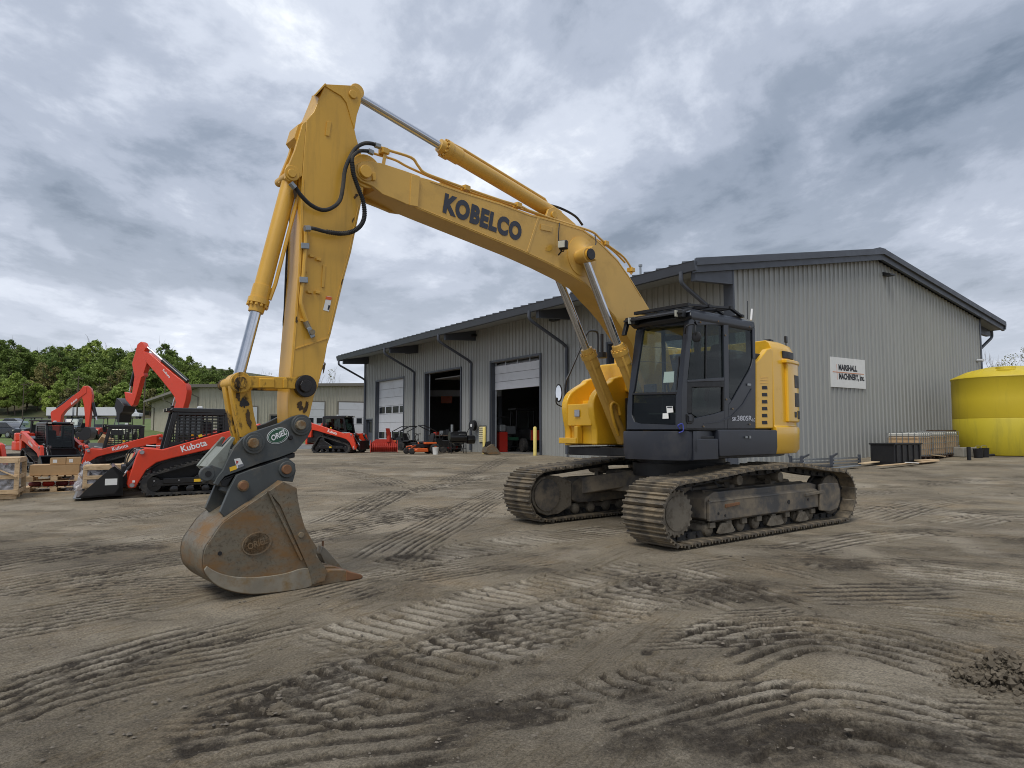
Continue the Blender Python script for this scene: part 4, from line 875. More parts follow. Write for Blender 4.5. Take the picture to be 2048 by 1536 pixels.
stain((604, 782, 11, 9, .4), an+.004, 1, arm); stain((600, 812, 6, 8, .2), an+.004, 2, arm, m='grime'); stain((612, 815, 3, 14, .25), an+.005, 7, arm, m='grime'); stain((598, 838, 12, 5, -.2), an+.004, 3, arm, m='grime')
stain((488, 806, 7, 10, .1), an-.016, 4, arm); stain((497, 838, 5, 16, -.25), an-.015, 5, arm, m='grime'); stain((476, 790, 5, 9, 0), an-.016, 6, arm, m='grime'); stain((492, 878, 9, 6, .2), an-.014, 8, arm, m='grime')
stain((727, 352, 5, 10, .2), an+.02, 9, arm); stain((712, 392, 3, 5, .5), an+.004, 10, arm, m='grime'); stain((591, 385, 4, 12, 0), an-.045, 11, arm, m='grime'); stain((706, 440, 1.2, 5, .3), an+.004, 12, arm, m='grime'); stain((684, 564, 1, 7, .3), an+.004, 13, arm, m='grime'); stain((648, 735, 2, 12, .25), an+.004, 14, arm, m='grime'); stain((593, 640, 2, 6, .1), an+.004, 15, arm, m='grime')
stain((1150, 521, 6, 8, .3), bn+.012, 16, boom, m='grime'); stain((1098, 497, 6, 5, 0), bn+.003, 17, boom, m='arm_yellow')
# ---- quick coupler
qn, qf = BO+.23, BO-.23; CG = MT['coupler_grey']
coup = [(485, 876), (500, 866), (518, 860), (560, 846), (585, 833), (600, 829), (614, 832), (623, 844), (624, 858), (615, 876), (592, 903), (560, 915), (520, 927), (480, 942), (450, 953), (442, 962), (436, 972), (428, 968), (434, 955), (446, 940), (455, 920), (468, 895)]
cpl = plate('quick_coupler', coup, qn, qn-.05, CG, ex, .008)
plate('coupler_cheek', coup, qf+.05, qf, CG, cpl, .008)
plate('coupler_body', [(446, 940), (455, 920), (470, 898), (490, 905), (540, 890), (585, 880), (592, 903), (520, 927), (450, 953)], qn-.05, qf+.05, CG, cpl, .01)
plate('coupler_shell', [(413, 934), (424, 920), (448, 893), (466, 873), (471, 876), (462, 893), (456, 915), (442, 945), (425, 945)], qf+.10, qf+.05, MT['coupler_light'], cpl, .008)
plate('coupler_shell', [(413, 934), (424, 920), (448, 893), (466, 873), (471, 876), (462, 893), (456, 915), (442, 945), (425, 945)], qn-.05, qn-.10, MT['coupler_light'], cpl, .008)
plate('shell_web', [(413, 934), (424, 920), (448, 893), (452, 897), (436, 918), (425, 936)], qn-.10, qf+.10, MT['coupler_light'], cpl, .006)
ring = MB(); e = P(415, 948, qn-.02); ring.rev(e - EL*.0, -EL, [(0, .07), (.06, .07)], 20); ring.build('tow_eye', CG, cpl, bevel=.008)
disc('eye_hole', 417, 948, qn-.014, qn-.03, .03, MT['black_trim'], cpl, 16, 0)
plate('eye_arm', [(412, 934), (424, 930), (446, 938), (446, 962), (424, 962), (414, 960)], qn-.03, qn-.09, CG, cpl, .008)
plate('latch_bar', [(441, 962), (450, 955), (590, 905), (590, 915), (560, 922), (470, 950), (452, 975), (443, 972)], qn-.02, qf+.02, MT['black_trim'], cpl, .006)
for x, y in ((509, 886), (604, 850)):
    c_ = disc('pin_boss', x, y, qn+.035, qn-.01, .112, CG, cpl, 28); disc('boss_ring', x, y, qn+.045, qn+.02, .085, CG, cpl, 28); disc('coupler_pin', x, y, qn+.1, qf-.1, .052, MT['pin_steel'], cpl, 10)
disc('coupler_bolt', 582, 875, qn+.02, qn-.01, .025, MT['black_trim'], cpl, 12)
def ellipse(name, cx, cy, ax, ay, bx_, by_, o, m, parent, th=.004, n=32):
    b = MB(); pts = [P(cx+ax*math.cos(t)+bx_*math.sin(t), cy+ay*math.cos(t)+by_*math.sin(t), o) for t in [6.283185*i/n for i in range(n)]]; b.prism(pts, EL*th); return b.build(name, m, parent)
ellipse('emblem', 555.5, 871.5, 20.5, -9.5, 8, 13.5, qn+.001, MT['white_print'], cpl, .003)
ellipse('emblem_field', 555.5, 871.5, 19.3, -9, 7.4, 12.6, qn+.004, MT['green_print'], cpl, .002)
ellipse('emblem_ring', 555.5, 871.5, 17.6, -8.2, 6.6, 11.4, qn+.006, MT['white_print'], cpl, .002)
ellipse('emblem_centre', 555.5, 871.5, 16.8, -7.8, 6.2, 10.8, qn+.008, MT['green_print'], cpl, .002)
X0, X1, Y1 = P(543.5, 882.5, qn), P(573, 868.5, qn), P(540.5, 872, qn)
text('lettering', 'ORIEL', MT['white_print'], cpl, X0 + EL*.011, (X1-X0).normalized(), (Y1-X0).normalized(), (X1-X0).length, (Y1-X0).length*1.05, .03, lift=.001)
for pix, m in (([(459, 935), (474, 930), (474, 938), (460, 943)], 'yellow_print'), ([(468, 918), (480, 916), (488, 932), (474, 937)], 'paper'), ([(476, 930), (487, 927), (488, 932), (476, 936)], 'paper_ink'), ([(472, 921), (477, 923), (473, 929)], 'red_print')):
    b = MB(); b.prism([P(x, y, qn+(.002 if m in ('paper', 'yellow_print') else .004)) for x, y in pix], EL*.002); b.build('decal', MT[m], cpl)
# ---- bucket
wn, wf = BO+.40, BO-.40; BS = MT['bucket_steel']
side = [(565, 962), (594, 976), (596, 998), (601, 1023), (610, 1054), (622, 1076), (634.5, 1095), (633, 1112), (647, 1130), (655, 1142), (652, 1160), (619, 1175), (570, 1184), (518, 1189), (488, 1188), (462, 1183), (440, 1175), (424, 1164), (412, 1150), (407, 1133), (407, 1112), (412, 1094), (424, 1076), (436, 1058), (449, 1043), (470, 1028), (492, 1013), (538, 982)]
_bk = [(p.x, p.y) for p in spline([Vector((x, y, 0)) for x, y in side[10:]], 4)]; side = side[:10] + _bk
sp = plate('bucket', side, wn, wn-.045, BS, ex, .006)
plate('side_plate', side, wf+.045, wf, BS, sp, .006)
shell = [(565, 962), (538, 982), (492, 1013), (470, 1028), (449, 1043), (436, 1058), (424, 1076), (412, 1094), (407, 1112), (407, 1133), (412, 1150), (424, 1164), (440, 1175), (462, 1183), (488, 1188), (518, 1189), (570, 1184), (619, 1175), (655, 1166)]
shell = [(p.x, p.y) for p in spline([Vector((x, y, 0)) for x, y in shell], 4)]
b = MB(); o0, o1 = wn-.006, wf+.006; pts = [sz(x, y, wn) for x, y in shell]; n_ = len(pts)
cen = (sum(p[0] for p in pts)/n_, sum(p[1] for p in pts)/n_)
inn = [(p[0]+(cen[0]-p[0])*.05, p[1]+(cen[1]-p[1])*.05) for p in pts]
vs = [Q(p[0], o0, p[1]) for p in pts] + [Q(p[0], o1, p[1]) for p in pts] + [Q(p[0], o0, p[1]) for p in inn] + [Q(p[0], o1, p[1]) for p in inn]
fs = []
for i in range(n_-1): fs += [(i, i+1, n_+i+1, n_+i), (2*n_+i, 3*n_+i, 3*n_+i+1, 2*n_+i+1), (i, 2*n_+i, 2*n_+i+1, i+1), (n_+i, n_+i+1, 3*n_+i+1, 3*n_+i)]
fs += [(0, n_, 3*n_, 2*n_), (n_-1, 3*n_-1, 4*n_-1, 2*n_-1)]
b.add(vs, fs); b.build('shell', BS, sp)
band = [(408, 1140), (414, 1132), (430, 1142), (455, 1151), (490, 1155), (530, 1153), (570, 1147), (600, 1138), (618, 1136), (624, 1160), (620, 1174), (570, 1183), (518, 1188), (488, 1187), (462, 1182), (440, 1174), (424, 1163), (413, 1150)]
band = [(p.x, p.y) for p in spline([Vector((x, y, 0)) for x, y in band[1:9]], 4)] + [(p.x, p.y) for p in spline([Vector((x, y, 0)) for x, y in band[9:]+band[:1]], 4)]
plate('wear_plate', band, wn+.02, wn-.002, MT['bucket_grey'], sp, .008)
plate('side_cutter', [(566, 963), (594, 976), (596, 998), (601, 1023), (610, 1054), (622, 1076), (634.5, 1095), (633, 1112), (647, 1130), (655, 1142), (650, 1162), (625, 1170), (616, 1136), (600, 1100), (580, 1055), (560, 1010), (537, 983)], wn+.022, wn-.002, BS, sp, .006)
plate('edge_bar', [(535, 983), (539, 981), (606, 1118), (602, 1122)], wn+.034, wn+.01, BS, sp, .003)
disc('cutter_bolt', 603, 1070, wn+.035, wn+.01, .03, MT['bucket_grey'], sp, 12, .004)
for (o0, o1) in ((wn-.002, wn-.12), (BO+.16, BO+.04), (BO-.05, BO-.17), (wf+.12, wf+.002)):
    plate('tooth', [(640, 1158), (660, 1140), (690, 1140), (700, 1144), (722, 1150), (726, 1153), (722, 1157), (690, 1163), (645, 1171)], o0, o1, BS, sp, .01, ref=wn)
    plate('tooth_tip', [(692, 1141), (702, 1144), (722, 1149), (727, 1153), (722, 1158), (692, 1163)], o0+.006, o1-.006, MT['rust'], sp, .012, ref=wn)
plate('cutting_edge', [(619, 1160), (655, 1150), (668, 1152), (664, 1164), (625, 1174)], wn-.01, wf+.01, BS, sp, .006)
plate('shroud', [(641, 1108), (646, 1092), (655, 1100), (672, 1120), (690, 1140), (685, 1152), (660, 1150), (652, 1134)], wf+.16, wf+.02, MT['bucket_grey'], sp, .012, ref=wf+.16)
plate('shroud_pin', [(645, 1098), (647, 1098), (648, 1082), (646, 1082)], wf+.12, wf+.09, MT['rust'], sp, 0, ref=wf+.12)
ear = [(440, 1024), (462, 972), (474, 950), (500, 940), (558, 921), (575, 915), (590, 927), (592, 942), (586, 964), (566, 962), (538, 982), (492, 1013), (455, 1040)]
for o in (BO+.27, BO-.21):
    e_ = plate('bucket_ear', ear, o, o-.05, CG, sp, .006)
    for x, y, r in ((575, 939, .085), (488, 972, .055)): disc('ear_boss', x, y, o+.03, o-.01, r, CG if r > .06 else BS, e_, 24)
plate('ear_web', [(462, 985), (474, 965), (540, 950), (540, 975), (492, 1005)], BO+.22, BO-.21, CG, sp, .005)
for x, y, r in ((575, 939, .05), (488, 972, .042)): disc('bucket_pin', x, y, BO+.335, BO-.30, r, MT['rust'], sp, 20)
ellipse('cast_emblem', 513, 1087, 29, -11, 6, 21, wn-.001, BS, sp, .014); ellipse('cast_field', 513, 1087, 26, -9.8, 5.2, 18.5, wn+.013, MT['bucket_steel'], sp, -.0)
X0, X1, Y1 = P(495.5, 1100, wn), P(534, 1085.5, wn), P(492.5, 1087, wn)
text('cast_lettering', 'ORIEL', MT['bucket_steel'], sp, X0 + EL*.016, (X1-X0).normalized(), (Y1-X0).normalized(), (X1-X0).length, (Y1-X0).length, .02, lift=.003)
disc('drain_plug', 440, 1107, wn+.006, wn-.01, .02, MT['black_trim'], sp, 12, 0)
b = MB(); pts = [P(x, y, wn-.03) for x, y in ((449, 1043), (446, 1047), (424, 1077), (407, 1113))]
for i, (x, y) in enumerate(((449, 1042), (424, 1075))): plate('shell_seam', [(x-3, y+2), (x, y-1), (x+3, y+3), (x, y+6)], wn-.02, wf+.02, BS, sp, .003)
# ---- tracks: laid out on the sloping ground
pf, pr = gnd(1375, 1099), gnd(1686, 1046)
T1 = (pf-pr).normalized(); TL = Vector((-T1.y, T1.x, 0)).normalized(); TU = T1.cross(TL).normalized()
if TU.z < 0: TU = -TU
SHW, GAUGE, HALF = .74, 2.86, 2.02
MS, FD, TS = MT['mud_steel'], MT['frame_dark'], MT['track_steel']
def track_path():
    r0, r1 = .405, .395; pts = []; N_ = 14
    fc, rc = (HALF, r0+.055), (-HALF-.02, r1+.055)
    for i in range(N_+1):
        t = -math.pi/2 + math.pi*i/N_; pts.append((fc[0]+r0*math.cos(t), fc[1]+r0*math.sin(t)))
    pts += [(1.5, .895), (.75, .955), (.35, .985), (-.1, .975), (-.55, 1.0), (-.9, .985), (-1.5, .90)]
    for i in range(N_+1):
        t = math.pi/2 + math.pi*i/N_; pts.append((rc[0]+r1*math.cos(t), rc[1]+r1*math.sin(t)))
    return pts, fc, rc
TP, FC, RC = track_path()
def resample(pts, n):
    P_ = [Vector((x, y, 0)) for x, y in pts] + [Vector((*pts[0], 0))]; L_ = [0]
    for i in range(len(P_)-1): L_.append(L_[-1] + (P_[i+1]-P_[i]).length)
    out = []; j = 0
    for k in range(n):
        d = L_[-1]*k/n
        while L_[j+1] < d: j += 1
        f = (d-L_[j])/(L_[j+1]-L_[j]); out.append(P_[j].lerp(P_[j+1], f))
    return out, L_[-1]
NS = 50; SP, TLEN = resample(TP, NS); PIT = TLEN/NS
sb = MB(); h = PIT/2                                    # one shoe: plate with three grouser bars and a chain link below
sb.add([(x, y, z) for y in (-SHW/2, SHW/2) for x, z in ((-h*.98, -.006), (-h*.98, .012), (-h*.80, .052), (-h*.62, .052), (-h*.46, .012), (-.10*h, .012), (-.05*h, .042), (.09*h, .042), (.16*h, .012), (.52*h, .012), (.60*h, .040), (.74*h, .040), (.82*h, .012), (.97*h, .010), (.97*h, -.010))],
       [tuple(range(15)), tuple(range(29, 14, -1))] + [(i, i+15, (i+1) % 15+15, (i+1) % 15) for i in range(15)])
shoe_me = sb.mesh('track_shoe', TS, 30)
lb = MB()
for y in (-.1, .1): lb.bx(-h*1.05, h*1.05, y-.022, y+.022, -.10, -.008)
lb.cyl((h*.9, -.15, -.06), (h*.9, .15, -.06), .028, n=8); link_me = lb.mesh('chain_link', MT['rubber'], 30)
def track_at(cen, name):
    """cen: ground point below the middle of the track"""
    M0 = Matrix(((T1.x, TL.x, TU.x, cen.x), (T1.y, TL.y, TU.y, cen.y), (T1.z, TL.z, TU.z, cen.z), (0, 0, 0, 1)))
    fr = MB(); W3 = lambda u, w_, v: M0 @ Vector((u, w_, v))
    return M0, W3
def build_track(cen, outer, label):
    M0, W3 = track_at(cen, ''); n_ = len(SP)
    # frame is the part; shoes, rollers and the rest hang below it
    prof = [(1.42, .33), (1.42, .62), (1.22, .70), (-1.25, .70), (-1.45, .66), (-1.45, .33), (-1.3, .27), (1.25, .27)]
    w0, w1 = .23, -.23
    b = MB(); b.prism([W3(u, w0, v) for u, v in prof], W3(0, w1, 0)-W3(0, w0, 0)); fr = b.build('track_frame', FD, ex, bevel=.02); fr['label'] = label
    b = MB(); ow = outer*.23
    b.prism([W3(u, ow+outer*.055, v) for u, v in ((1.40, .30), (1.40, .58), (-1.40, .58), (-1.40, .30))], W3(0, -outer*.05, 0)-W3(0, 0, 0)); b.build('side_rail', FD, fr, bevel=.012)
    b = MB(); b.prism([W3(1.38, ow+outer*.055, .58), W3(-1.38, ow+outer*.055, .58), W3(-1.30, ow*.2, .72), W3(1.25, ow*.2, .72)], W3(0, 0, -.03)-W3(0, 0, 0)); b.build('rail_top', FD, fr, bevel=.008)
    for u0, u1 in ((.62, .82), (-.18, .02)):
        b = MB(); b.prism([W3(u0, ow*.75, .652), W3(u1, ow*.75, .652), W3(u1, ow*.45, .69), W3(u0, ow*.45, .69)], W3(0, 0, .006)-W3(0, 0, 0)); b.build('mud_hole', MT['black_trim'], fr)
    for u, v, r in ((-.55, .44, .035), (-1.1, .44, .02), (1.2, .4, .018), (1.05, .36, .018)):
        b = MB(); b.cyl(W3(u, ow+outer*.05, v), W3(u, ow+outer*.062, v), r, n=12); b.build('bolt_hole', MT['black_trim'], fr)
    b = MB(); b.prism([W3(u, ow+outer*.075, v) for u, v in ((1.05, .47), (1.05, .52), (.72, .53), (.72, .49))], W3(0, -outer*.04, 0)-W3(0, 0, 0)); b.build('guide_lug', MT['rust'], fr, bevel=.006)
    b = MB(); b.prism([W3(u, ow+outer*.09, v) for u, v in ((-1.0, .50), (-1.0, .545), (-1.5, .565), (-1.5, .52))], W3(0, -outer*.08, 0)-W3(0, 0, 0)); b.build('step_bar', FD, fr, bevel=.006)
    b = MB(); b.prism([W3(u, ow+outer*.085, v) for u, v in ((-1.42, .24), (-1.42, .66), (-1.55, .68), (-1.98, .66), (-2.04, .55), (-2.03, .36), (-1.95, .24), (-1.7, .20))], W3(0, -outer*.05, 0)-W3(0, 0, 0)); b.build('idler_guard', FD, fr, bevel=.015)
    # sprocket end (front) with toothed rim, idler at the rear
    b = MB(); nt_ = 22; ring = []
    for i in range(nt_*4):
        t = 6.283185*i/(nt_*4); rr = .325 if (i % 4) in (0, 1) else .29; ring.append((FC[0]+rr*math.cos(t), FC[1]+rr*math.sin(t)))
    b.prism([W3(u, outer*.235, v) for u, v in ring], W3(0, -outer*.06, 0)-W3(0, 0, 0)); s_ = b.build('sprocket', MS, fr, bevel=.005)
    b = MB(); b.cyl(W3(FC[0], outer*.16, FC[1]), W3(FC[0], -outer*.3, FC[1]), .27, n=24); b.build('final_drive', FD, fr)
    b = MB(); b.cyl(W3(FC[0], outer*.237, FC[1]), W3(FC[0], outer*.245, FC[1]), .24, n=28); b.build('sprocket_cover', MS, fr, bevel=.004)
    b = MB(); b.rev(W3(RC[0], .16, RC[1]), W3(0, -1, 0)-W3(0, 0, 0), [(0, .30), (.02, .33), (.06, .33), (.07, .29), (.25, .29), (.26, .33), (.30, .33), (.32, .30)], 24); b.build('idler', FD, fr)
    for i in range(8):
        u = 1.28-i*.37; b = MB(); b.rev(W3(u, .19, .17), W3(0, -1, 0)-W3(0, 0, 0), [(-.02, .04), (0, .075), (.02, .095), (.07, .095), (.08, .075), (.3, .075), (.31, .095), (.36, .095), (.38, .075), (.40, .04)], 14); b.build('bottom_roller', MS, fr)
        b = MB(); b.box(W3(u, outer*.225, .235), (.12, .05, .08), M0.to_3x3()); b.build('roller_mount', MS, fr, bevel=.01)
    for u0, u1 in ((1.2, .78), (-.02, -.45), (-.8, -1.15)):
        b = MB(); b.prism([W3(u, outer*.26, v) for u, v in ((u0, .12), (u0-.06, .10), (u1+.06, .10), (u1, .12), (u1+.1, .25), (u0-.1, .25))], W3(0, -outer*.03, 0)-W3(0, 0, 0)); b.build('track_guide', MS, fr, bevel=.006)
    for u in (.55, -.5):
        b = MB(); b.rev(W3(u, .2, .83), W3(0, -1, 0)-W3(0, 0, 0), [(0, .05), (.01, .075), (.06, .085), (.1, .07), (.3, .07), (.34, .085), (.4, .075)], 16); b.build('carrier_roller', MS, fr)
        b = MB(); b.beam(W3(u, 0, .68), W3(u, 0, .8), .1, .12); b.build('carrier_post', FD, fr)
    # the belt
    for k in range(NS):
        p = SP[k]; t = (SP[(k+1) % NS]-SP[k-1]).normalized(); nrm = Vector((t.y, -t.x, 0))
        ux = M0.to_3x3() @ Vector((t.x, 0, t.y)); uz = M0.to_3x3() @ Vector((nrm.x, 0, nrm.y)); uy = uz.cross(ux); c = W3(p.x, 0, p.y)
        m_ = Matrix(((ux.x, uy.x, uz.x, c.x), (ux.y, uy.y, uz.y, c.y), (ux.z, uy.z, uz.z, c.z), (0, 0, 0, 1)))
        for me, nm_ in ((shoe_me, 'track_shoe'), (link_me, 'chain_link')):
            o = bpy.data.objects.new(nm_, me); COL.objects.link(o); o.parent = fr; o.matrix_basis = m_
    return fr
near_c = (pf+pr)/2 - TL*(SHW/2) ; near_c.z = gz(near_c.x, near_c.y)
far_c = near_c - TL*GAUGE; far_c.z = gz(far_c.x, far_c.y)
build_track(near_c, 1, 'muddy near-side crawler with toothed sprocket and steel shoes')
farf = build_track(far_c, -1, 'muddy far-side crawler with steel shoes')
M0, W3 = track_at(far_c, '')
b = MB(); b.prism([W3(u, .27, v) for u, v in ((2.33, .46), (2.28, .62), (2.14, .74), (1.95, .79), (1.72, .76), (1.45, .66), (1.45, .24), (1.75, .12), (2.0, .11), (2.18, .18), (2.3, .32))], W3(0, -.2, 0)-W3(0, 0, 0)); b.build('motor_guard', MS, farf, bevel=.02)
cc = (near_c+far_c)/2; M0, W3 = track_at(cc, '')
cb = MB(); cb.prism([W3(u, -1.15, v) for u, v in ((.75, .50), (.62, .86), (-.62, .86), (-.75, .50))], W3(0, 2.3, 0)-W3(0, 0, 0)); cbo = cb.build('car_body', FD, ex, bevel=.02)
for sg in (1, -1):
    for u in (.95, -.95):
        b = MB(); b.hexa([W3(u*.3-.3*(1 if u > 0 else -1), sg*.5, .60), W3(u*.3+.35, sg*.5, .60), W3(u+.3, sg*1.3, .42), W3(u-.3, sg*1.3, .42), W3(u*.3-.3*(1 if u > 0 else -1), sg*.5, .87), W3(u*.3+.35, sg*.5, .87), W3(u+.3, sg*1.3, .72), W3(u-.3, sg*1.3, .72)]); b.build('carrier_leg', FD, cbo, bevel=.02)
b = MB(); b.cyl(EC + UP*1.02, EC + UP*1.24, .82, n=40); b.cyl(EC + UP*1.24, EC + UP*1.40, .74, n=40); b.build('slew_ring', MT['black_trim'], ex)
# ---- upper structure
SK = MT['skirt_dark']
b = MB(); b.prism([Q(s, o, 1.36) for s, o in ((1.35, -1.38), (1.35, -.66), (1.2, -.5), (1.2, .42), (1.93, .46), (1.93, 1.35), (-.7, 1.42), (-1.3, 1.2), (-1.7, .6), (-1.8, 0), (-1.7, -.6), (-1.3, -1.2), (-.7, -1.42))], UP*.14); b.build('deck', MT['black_trim'], ex, bevel=.01)
def rbox(name, s0, s1, o0, o1, z0, z1, m, parent=ex, bevel=.03, seg=3):
    b = MB(); b.hexa([Q(s0, o0, z0), Q(s1, o0, z0), Q(s1, o1, z0), Q(s0, o1, z0), Q(s0, o0, z1), Q(s1, o0, z1), Q(s1, o1, z1), Q(s0, o1, z1)]); return b.build(name, m, parent, bevel=bevel, seg=seg)
sA = sz(1437, 880, 1.53)[0]; sB = sz(1555, 880, 1.50)[0]; sC = sz(1362, 880, 1.53)[0]
def skirt(name, pts, z0, z1, inset=.05):
    b = MB(); c = Vector((sum(p[0] for p in pts)/len(pts), sum(p[1] for p in pts)/len(pts))); r = []
    for z, k in ((z0, 1-inset), (z0+.12, 1.0), (z1-.02, 1.0), (z1, .99)):
        r.append([Q(c.x+(p[0]-c.x)*k, c.y+(p[1]-c.y)*k, z) for p in pts])
    b.loft(r); return b.build(name, SK, ex, bevel=.012)
skirt('front_skirt', [(1.2, .42), (1.98, .42), (2.04, .55), (2.05, 1.15), (2.0, 1.38), (1.88, 1.50), (1.70, 1.53), (sC-.28, 1.53), (1.2, 1.45)], 1.36, 1.77, .04)
stp = skirt('step_skirt', [(sC-.29, 1.53), (sA+.004, 1.53), (sA+.004, 1.2), (sC-.29, 1.2)], 1.36, 1.66, .0)
rbox('step_plate', sC-.30, sA+.06, 1.24, 1.5, 1.655, 1.70, MT['black_trim'], stp, .01)
rbox('step_riser', sC-.30, sA+.02, 1.18, 1.26, 1.60, 1.77, MT['black_trim'], stp, .01)
tbx = skirt('tool_box', [(sA-.004, 1.54), (sB, 1.50), (sB, .95), (sA-.004, .95)], 1.40, 1.79, .03)
b = MB(); b.box(Q((sA+sB)/2+.12, 1.535, 1.68), (.07, .02, .03), Matrix.Rotation(_a, 3, 'Z')); b.box(Q((sA+sB)/2+.02, 1.535, 1.68), (.04, .02, .04), Matrix.Rotation(_a, 3, 'Z')); b.build('latch', MT['galvanised'], tbx)
# ---- cab
Z9 = lambda x, y: (1240+x/4.8, 600+y/4.8)
SIDE = 1.50
def cpl_side(name, pts, m, parent, o=SIDE, th=.06, bevel=.008):
    b = MB(); b.prism([P(*Z9(x, y), o) for x, y in pts], -EL*th); return b.build(name, m, parent, bevel=bevel)
c0, c1, c2 = Q(1.985, 1.46, 1.78), Q(1.985, .46, 1.78), Q(1.70, .96, 3.32)
FN = (c1-c0).cross(c2-c0).normalized()
if FN.dot(EF) < 0: FN = -FN
def cpl_front(name, pts, m, parent, off=0.0, th=.05, bevel=.008):
    b = MB(); b.prism([hit(*Z9(x, y), c0 + FN*off, FN) for x, y in pts], -FN*th); return b.build(name, m, parent, bevel=bevel)
cab = rbox('cab', .12, 1.95, .46, 1.49, 1.775, 1.84, MT['black_trim'], ex, .01)
cpl_side('front_post', [(590, 1242), (640, 1242), (650, 760), (702, 240), (722, 200), (690, 178), (665, 200), (628, 500), (590, 900)], CD, cab, SIDE+.004, .08)
cpl_side('roof_rail', [(690, 178), (722, 200), (740, 240), (1000, 238), (1262, 252), (1270, 262), (1297, 262), (1292, 222), (1280, 206), (1030, 182), (1000, 172), (760, 160), (715, 165)], CD, cab, SIDE+.002, .08)
cpl_side('centre_post', [(995, 236), (1044, 240), (1048, 930), (1072, 965), (1045, 1000), (1030, 1238), (1000, 1238), (1002, 760)], CD, cab, SIDE+.006, .09)
cpl_side('rear_panel', [(1032, 1238), (1302, 1236), (1302, 560), (1278, 560), (1266, 625), (1245, 672), (1090, 945), (1074, 966), (1045, 1000)], CD, cab, SIDE, .07)
cpl_side('rear_post', [(1270, 262), (1297, 262), (1302, 562), (1278, 562)], CD, cab, SIDE, .07)
cpl_side('swoosh_crease', [(800, 1185), (950, 1165), (1075, 1110), (1180, 1000), (1265, 850), (1272, 856), (1190, 1010), (1085, 1122), (955, 1175), (805, 1192)], MT['skirt_dark'], cab, SIDE+.012, .015, .003)
door = cpl_side('door', [(640, 1238), (1000, 1238), (1000, 1066), (992, 1066), (900, 1095), (745, 1128), (722, 1140), (700, 1112), (650, 1086), (640, 1090)], CD, cab, SIDE+.006, .06)
cpl_side('door_panel', [(640, 1092), (652, 1086), (690, 1090), (690, 842), (700, 836), (985, 836), (992, 842), (992, 1068), (1000, 1066), (1000, 775), (646, 788)], MT['black_trim'], door, SIDE+.004, .05)
cpl_side('door_mid_rail', [(648, 768), (1000, 742), (1000, 778), (646, 790)], CD, door, SIDE+.012, .07)
cpl_side('door_window', [(652, 770), (704, 240), (740, 236), (998, 236), (1000, 745)], MT['glass_cab'], door, SIDE-.02, .006, 0)
cpl_side('door_window', [(690, 842), (992, 838), (992, 1066), (745, 1126), (690, 1090)], MT['glass_cab'], door, SIDE-.02, .006, 0)
cpl_side('sliding_sash', [(826, 240), (836, 240), (832, 752), (822, 753)], MT['black_trim'], door, SIDE-.006, .03, .002)
cpl_side('side_window', [(1048, 240), (1265, 252), (1280, 560), (1266, 625), (1245, 672), (1074, 966), (1048, 930)], MT['glass_cab'], cab, SIDE-.02, .006, 0)
cpl_side('door_handle', [(640, 1092), (690, 1092), (715, 1120), (712, 1170), (690, 1190), (650, 1190), (642, 1160)], MT['black_trim'], door, SIDE+.016, .03)
cpl_side('handle_grip', [(660, 1105), (690, 1105), (700, 1130), (695, 1165), (665, 1170)], CD, door, SIDE+.03, .02)
for x, y in ((1010, 340), (1020, 955), (800, 1215), (1245, 1195), (1242, 258), (940, 205), (770, 215), (1080, 1045)):
    p = P(*Z9(x, y), SIDE+.01); b = MB(); b.cyl(p, p + EL*.012, .013, n=8); b.build('bolt', MT['pin_steel'], cab)
b = MB(); b.hexa([P(*Z9(x, y), SIDE+o) for o in (-.002, .016) for x, y in ((1225, 800), (1260, 803), (1258, 826), (1222, 822))]); b.build('door_catch', MT['galvanised'], cab, bevel=.004)
X0, X1, Y1 = P(*Z9(1075, 1163), SIDE+.004), P(*Z9(1120, 1161), SIDE+.004), P(*Z9(1076, 1125), SIDE+.004)
for s_, x0, x1, yb, yt in (('SK', 1075, 1120, 1162, 1124), ('380SR', 1124, 1266, 1160, 1110), ('LC', 1270, 1296, 1166, 1134)):
    X0, X1, Y1 = P(*Z9(x0, yb), SIDE+.004), P(*Z9(x1, yb-1), SIDE+.004), P(*Z9(x0, yt), SIDE+.004)
    text('model_lettering', s_, MT['grey_print'], cab, X0, (X1-X0).normalized(), (Y1-X0).normalized(), (X1-X0).length, (Y1-X0).length, .02, lift=.002)
# front of the cab
cpl_front('front_frame', [(62, 1242), (125, 1242), (112, 1080), (118, 905), (135, 860), (222, 285), (250, 268), (215, 225), (185, 235), (150, 300), (95, 780), (70, 1000)], CD, cab)
cpl_front('front_frame', [(540, 1242), (600, 1242), (592, 900), (630, 500), (672, 190), (640, 190), (610, 260), (548, 880), (535, 900), (530, 1190)], CD, cab)
cpl_front('front_header', [(185, 235), (222, 285), (250, 268), (380, 255), (612, 240), (672, 190), (640, 160), (250, 190)], CD, cab, .005, .12)
cpl_front('sill_rail', [(116, 890), (545, 882), (540, 906), (116, 912)], MT['black_trim'], cab, .004, .04)
cpl_front('front_sill', [(62, 1244), (600, 1244), (590, 1196), (520, 1196), (200, 1186), (140, 1170), (112, 1100), (70, 1100)], CD, cab, .002, .06)
cpl_front('windshield', [(133, 888), (235, 275), (380, 258), (608, 244), (546, 884)], MT['glass_clear'], cab, -.02, .006, 0)
cpl_front('lower_window', [(116, 908), (540, 902), (530, 1192), (200, 1188), (140, 1172), (112, 1090)], MT['glass_cab'], cab, -.02, .006, 0)
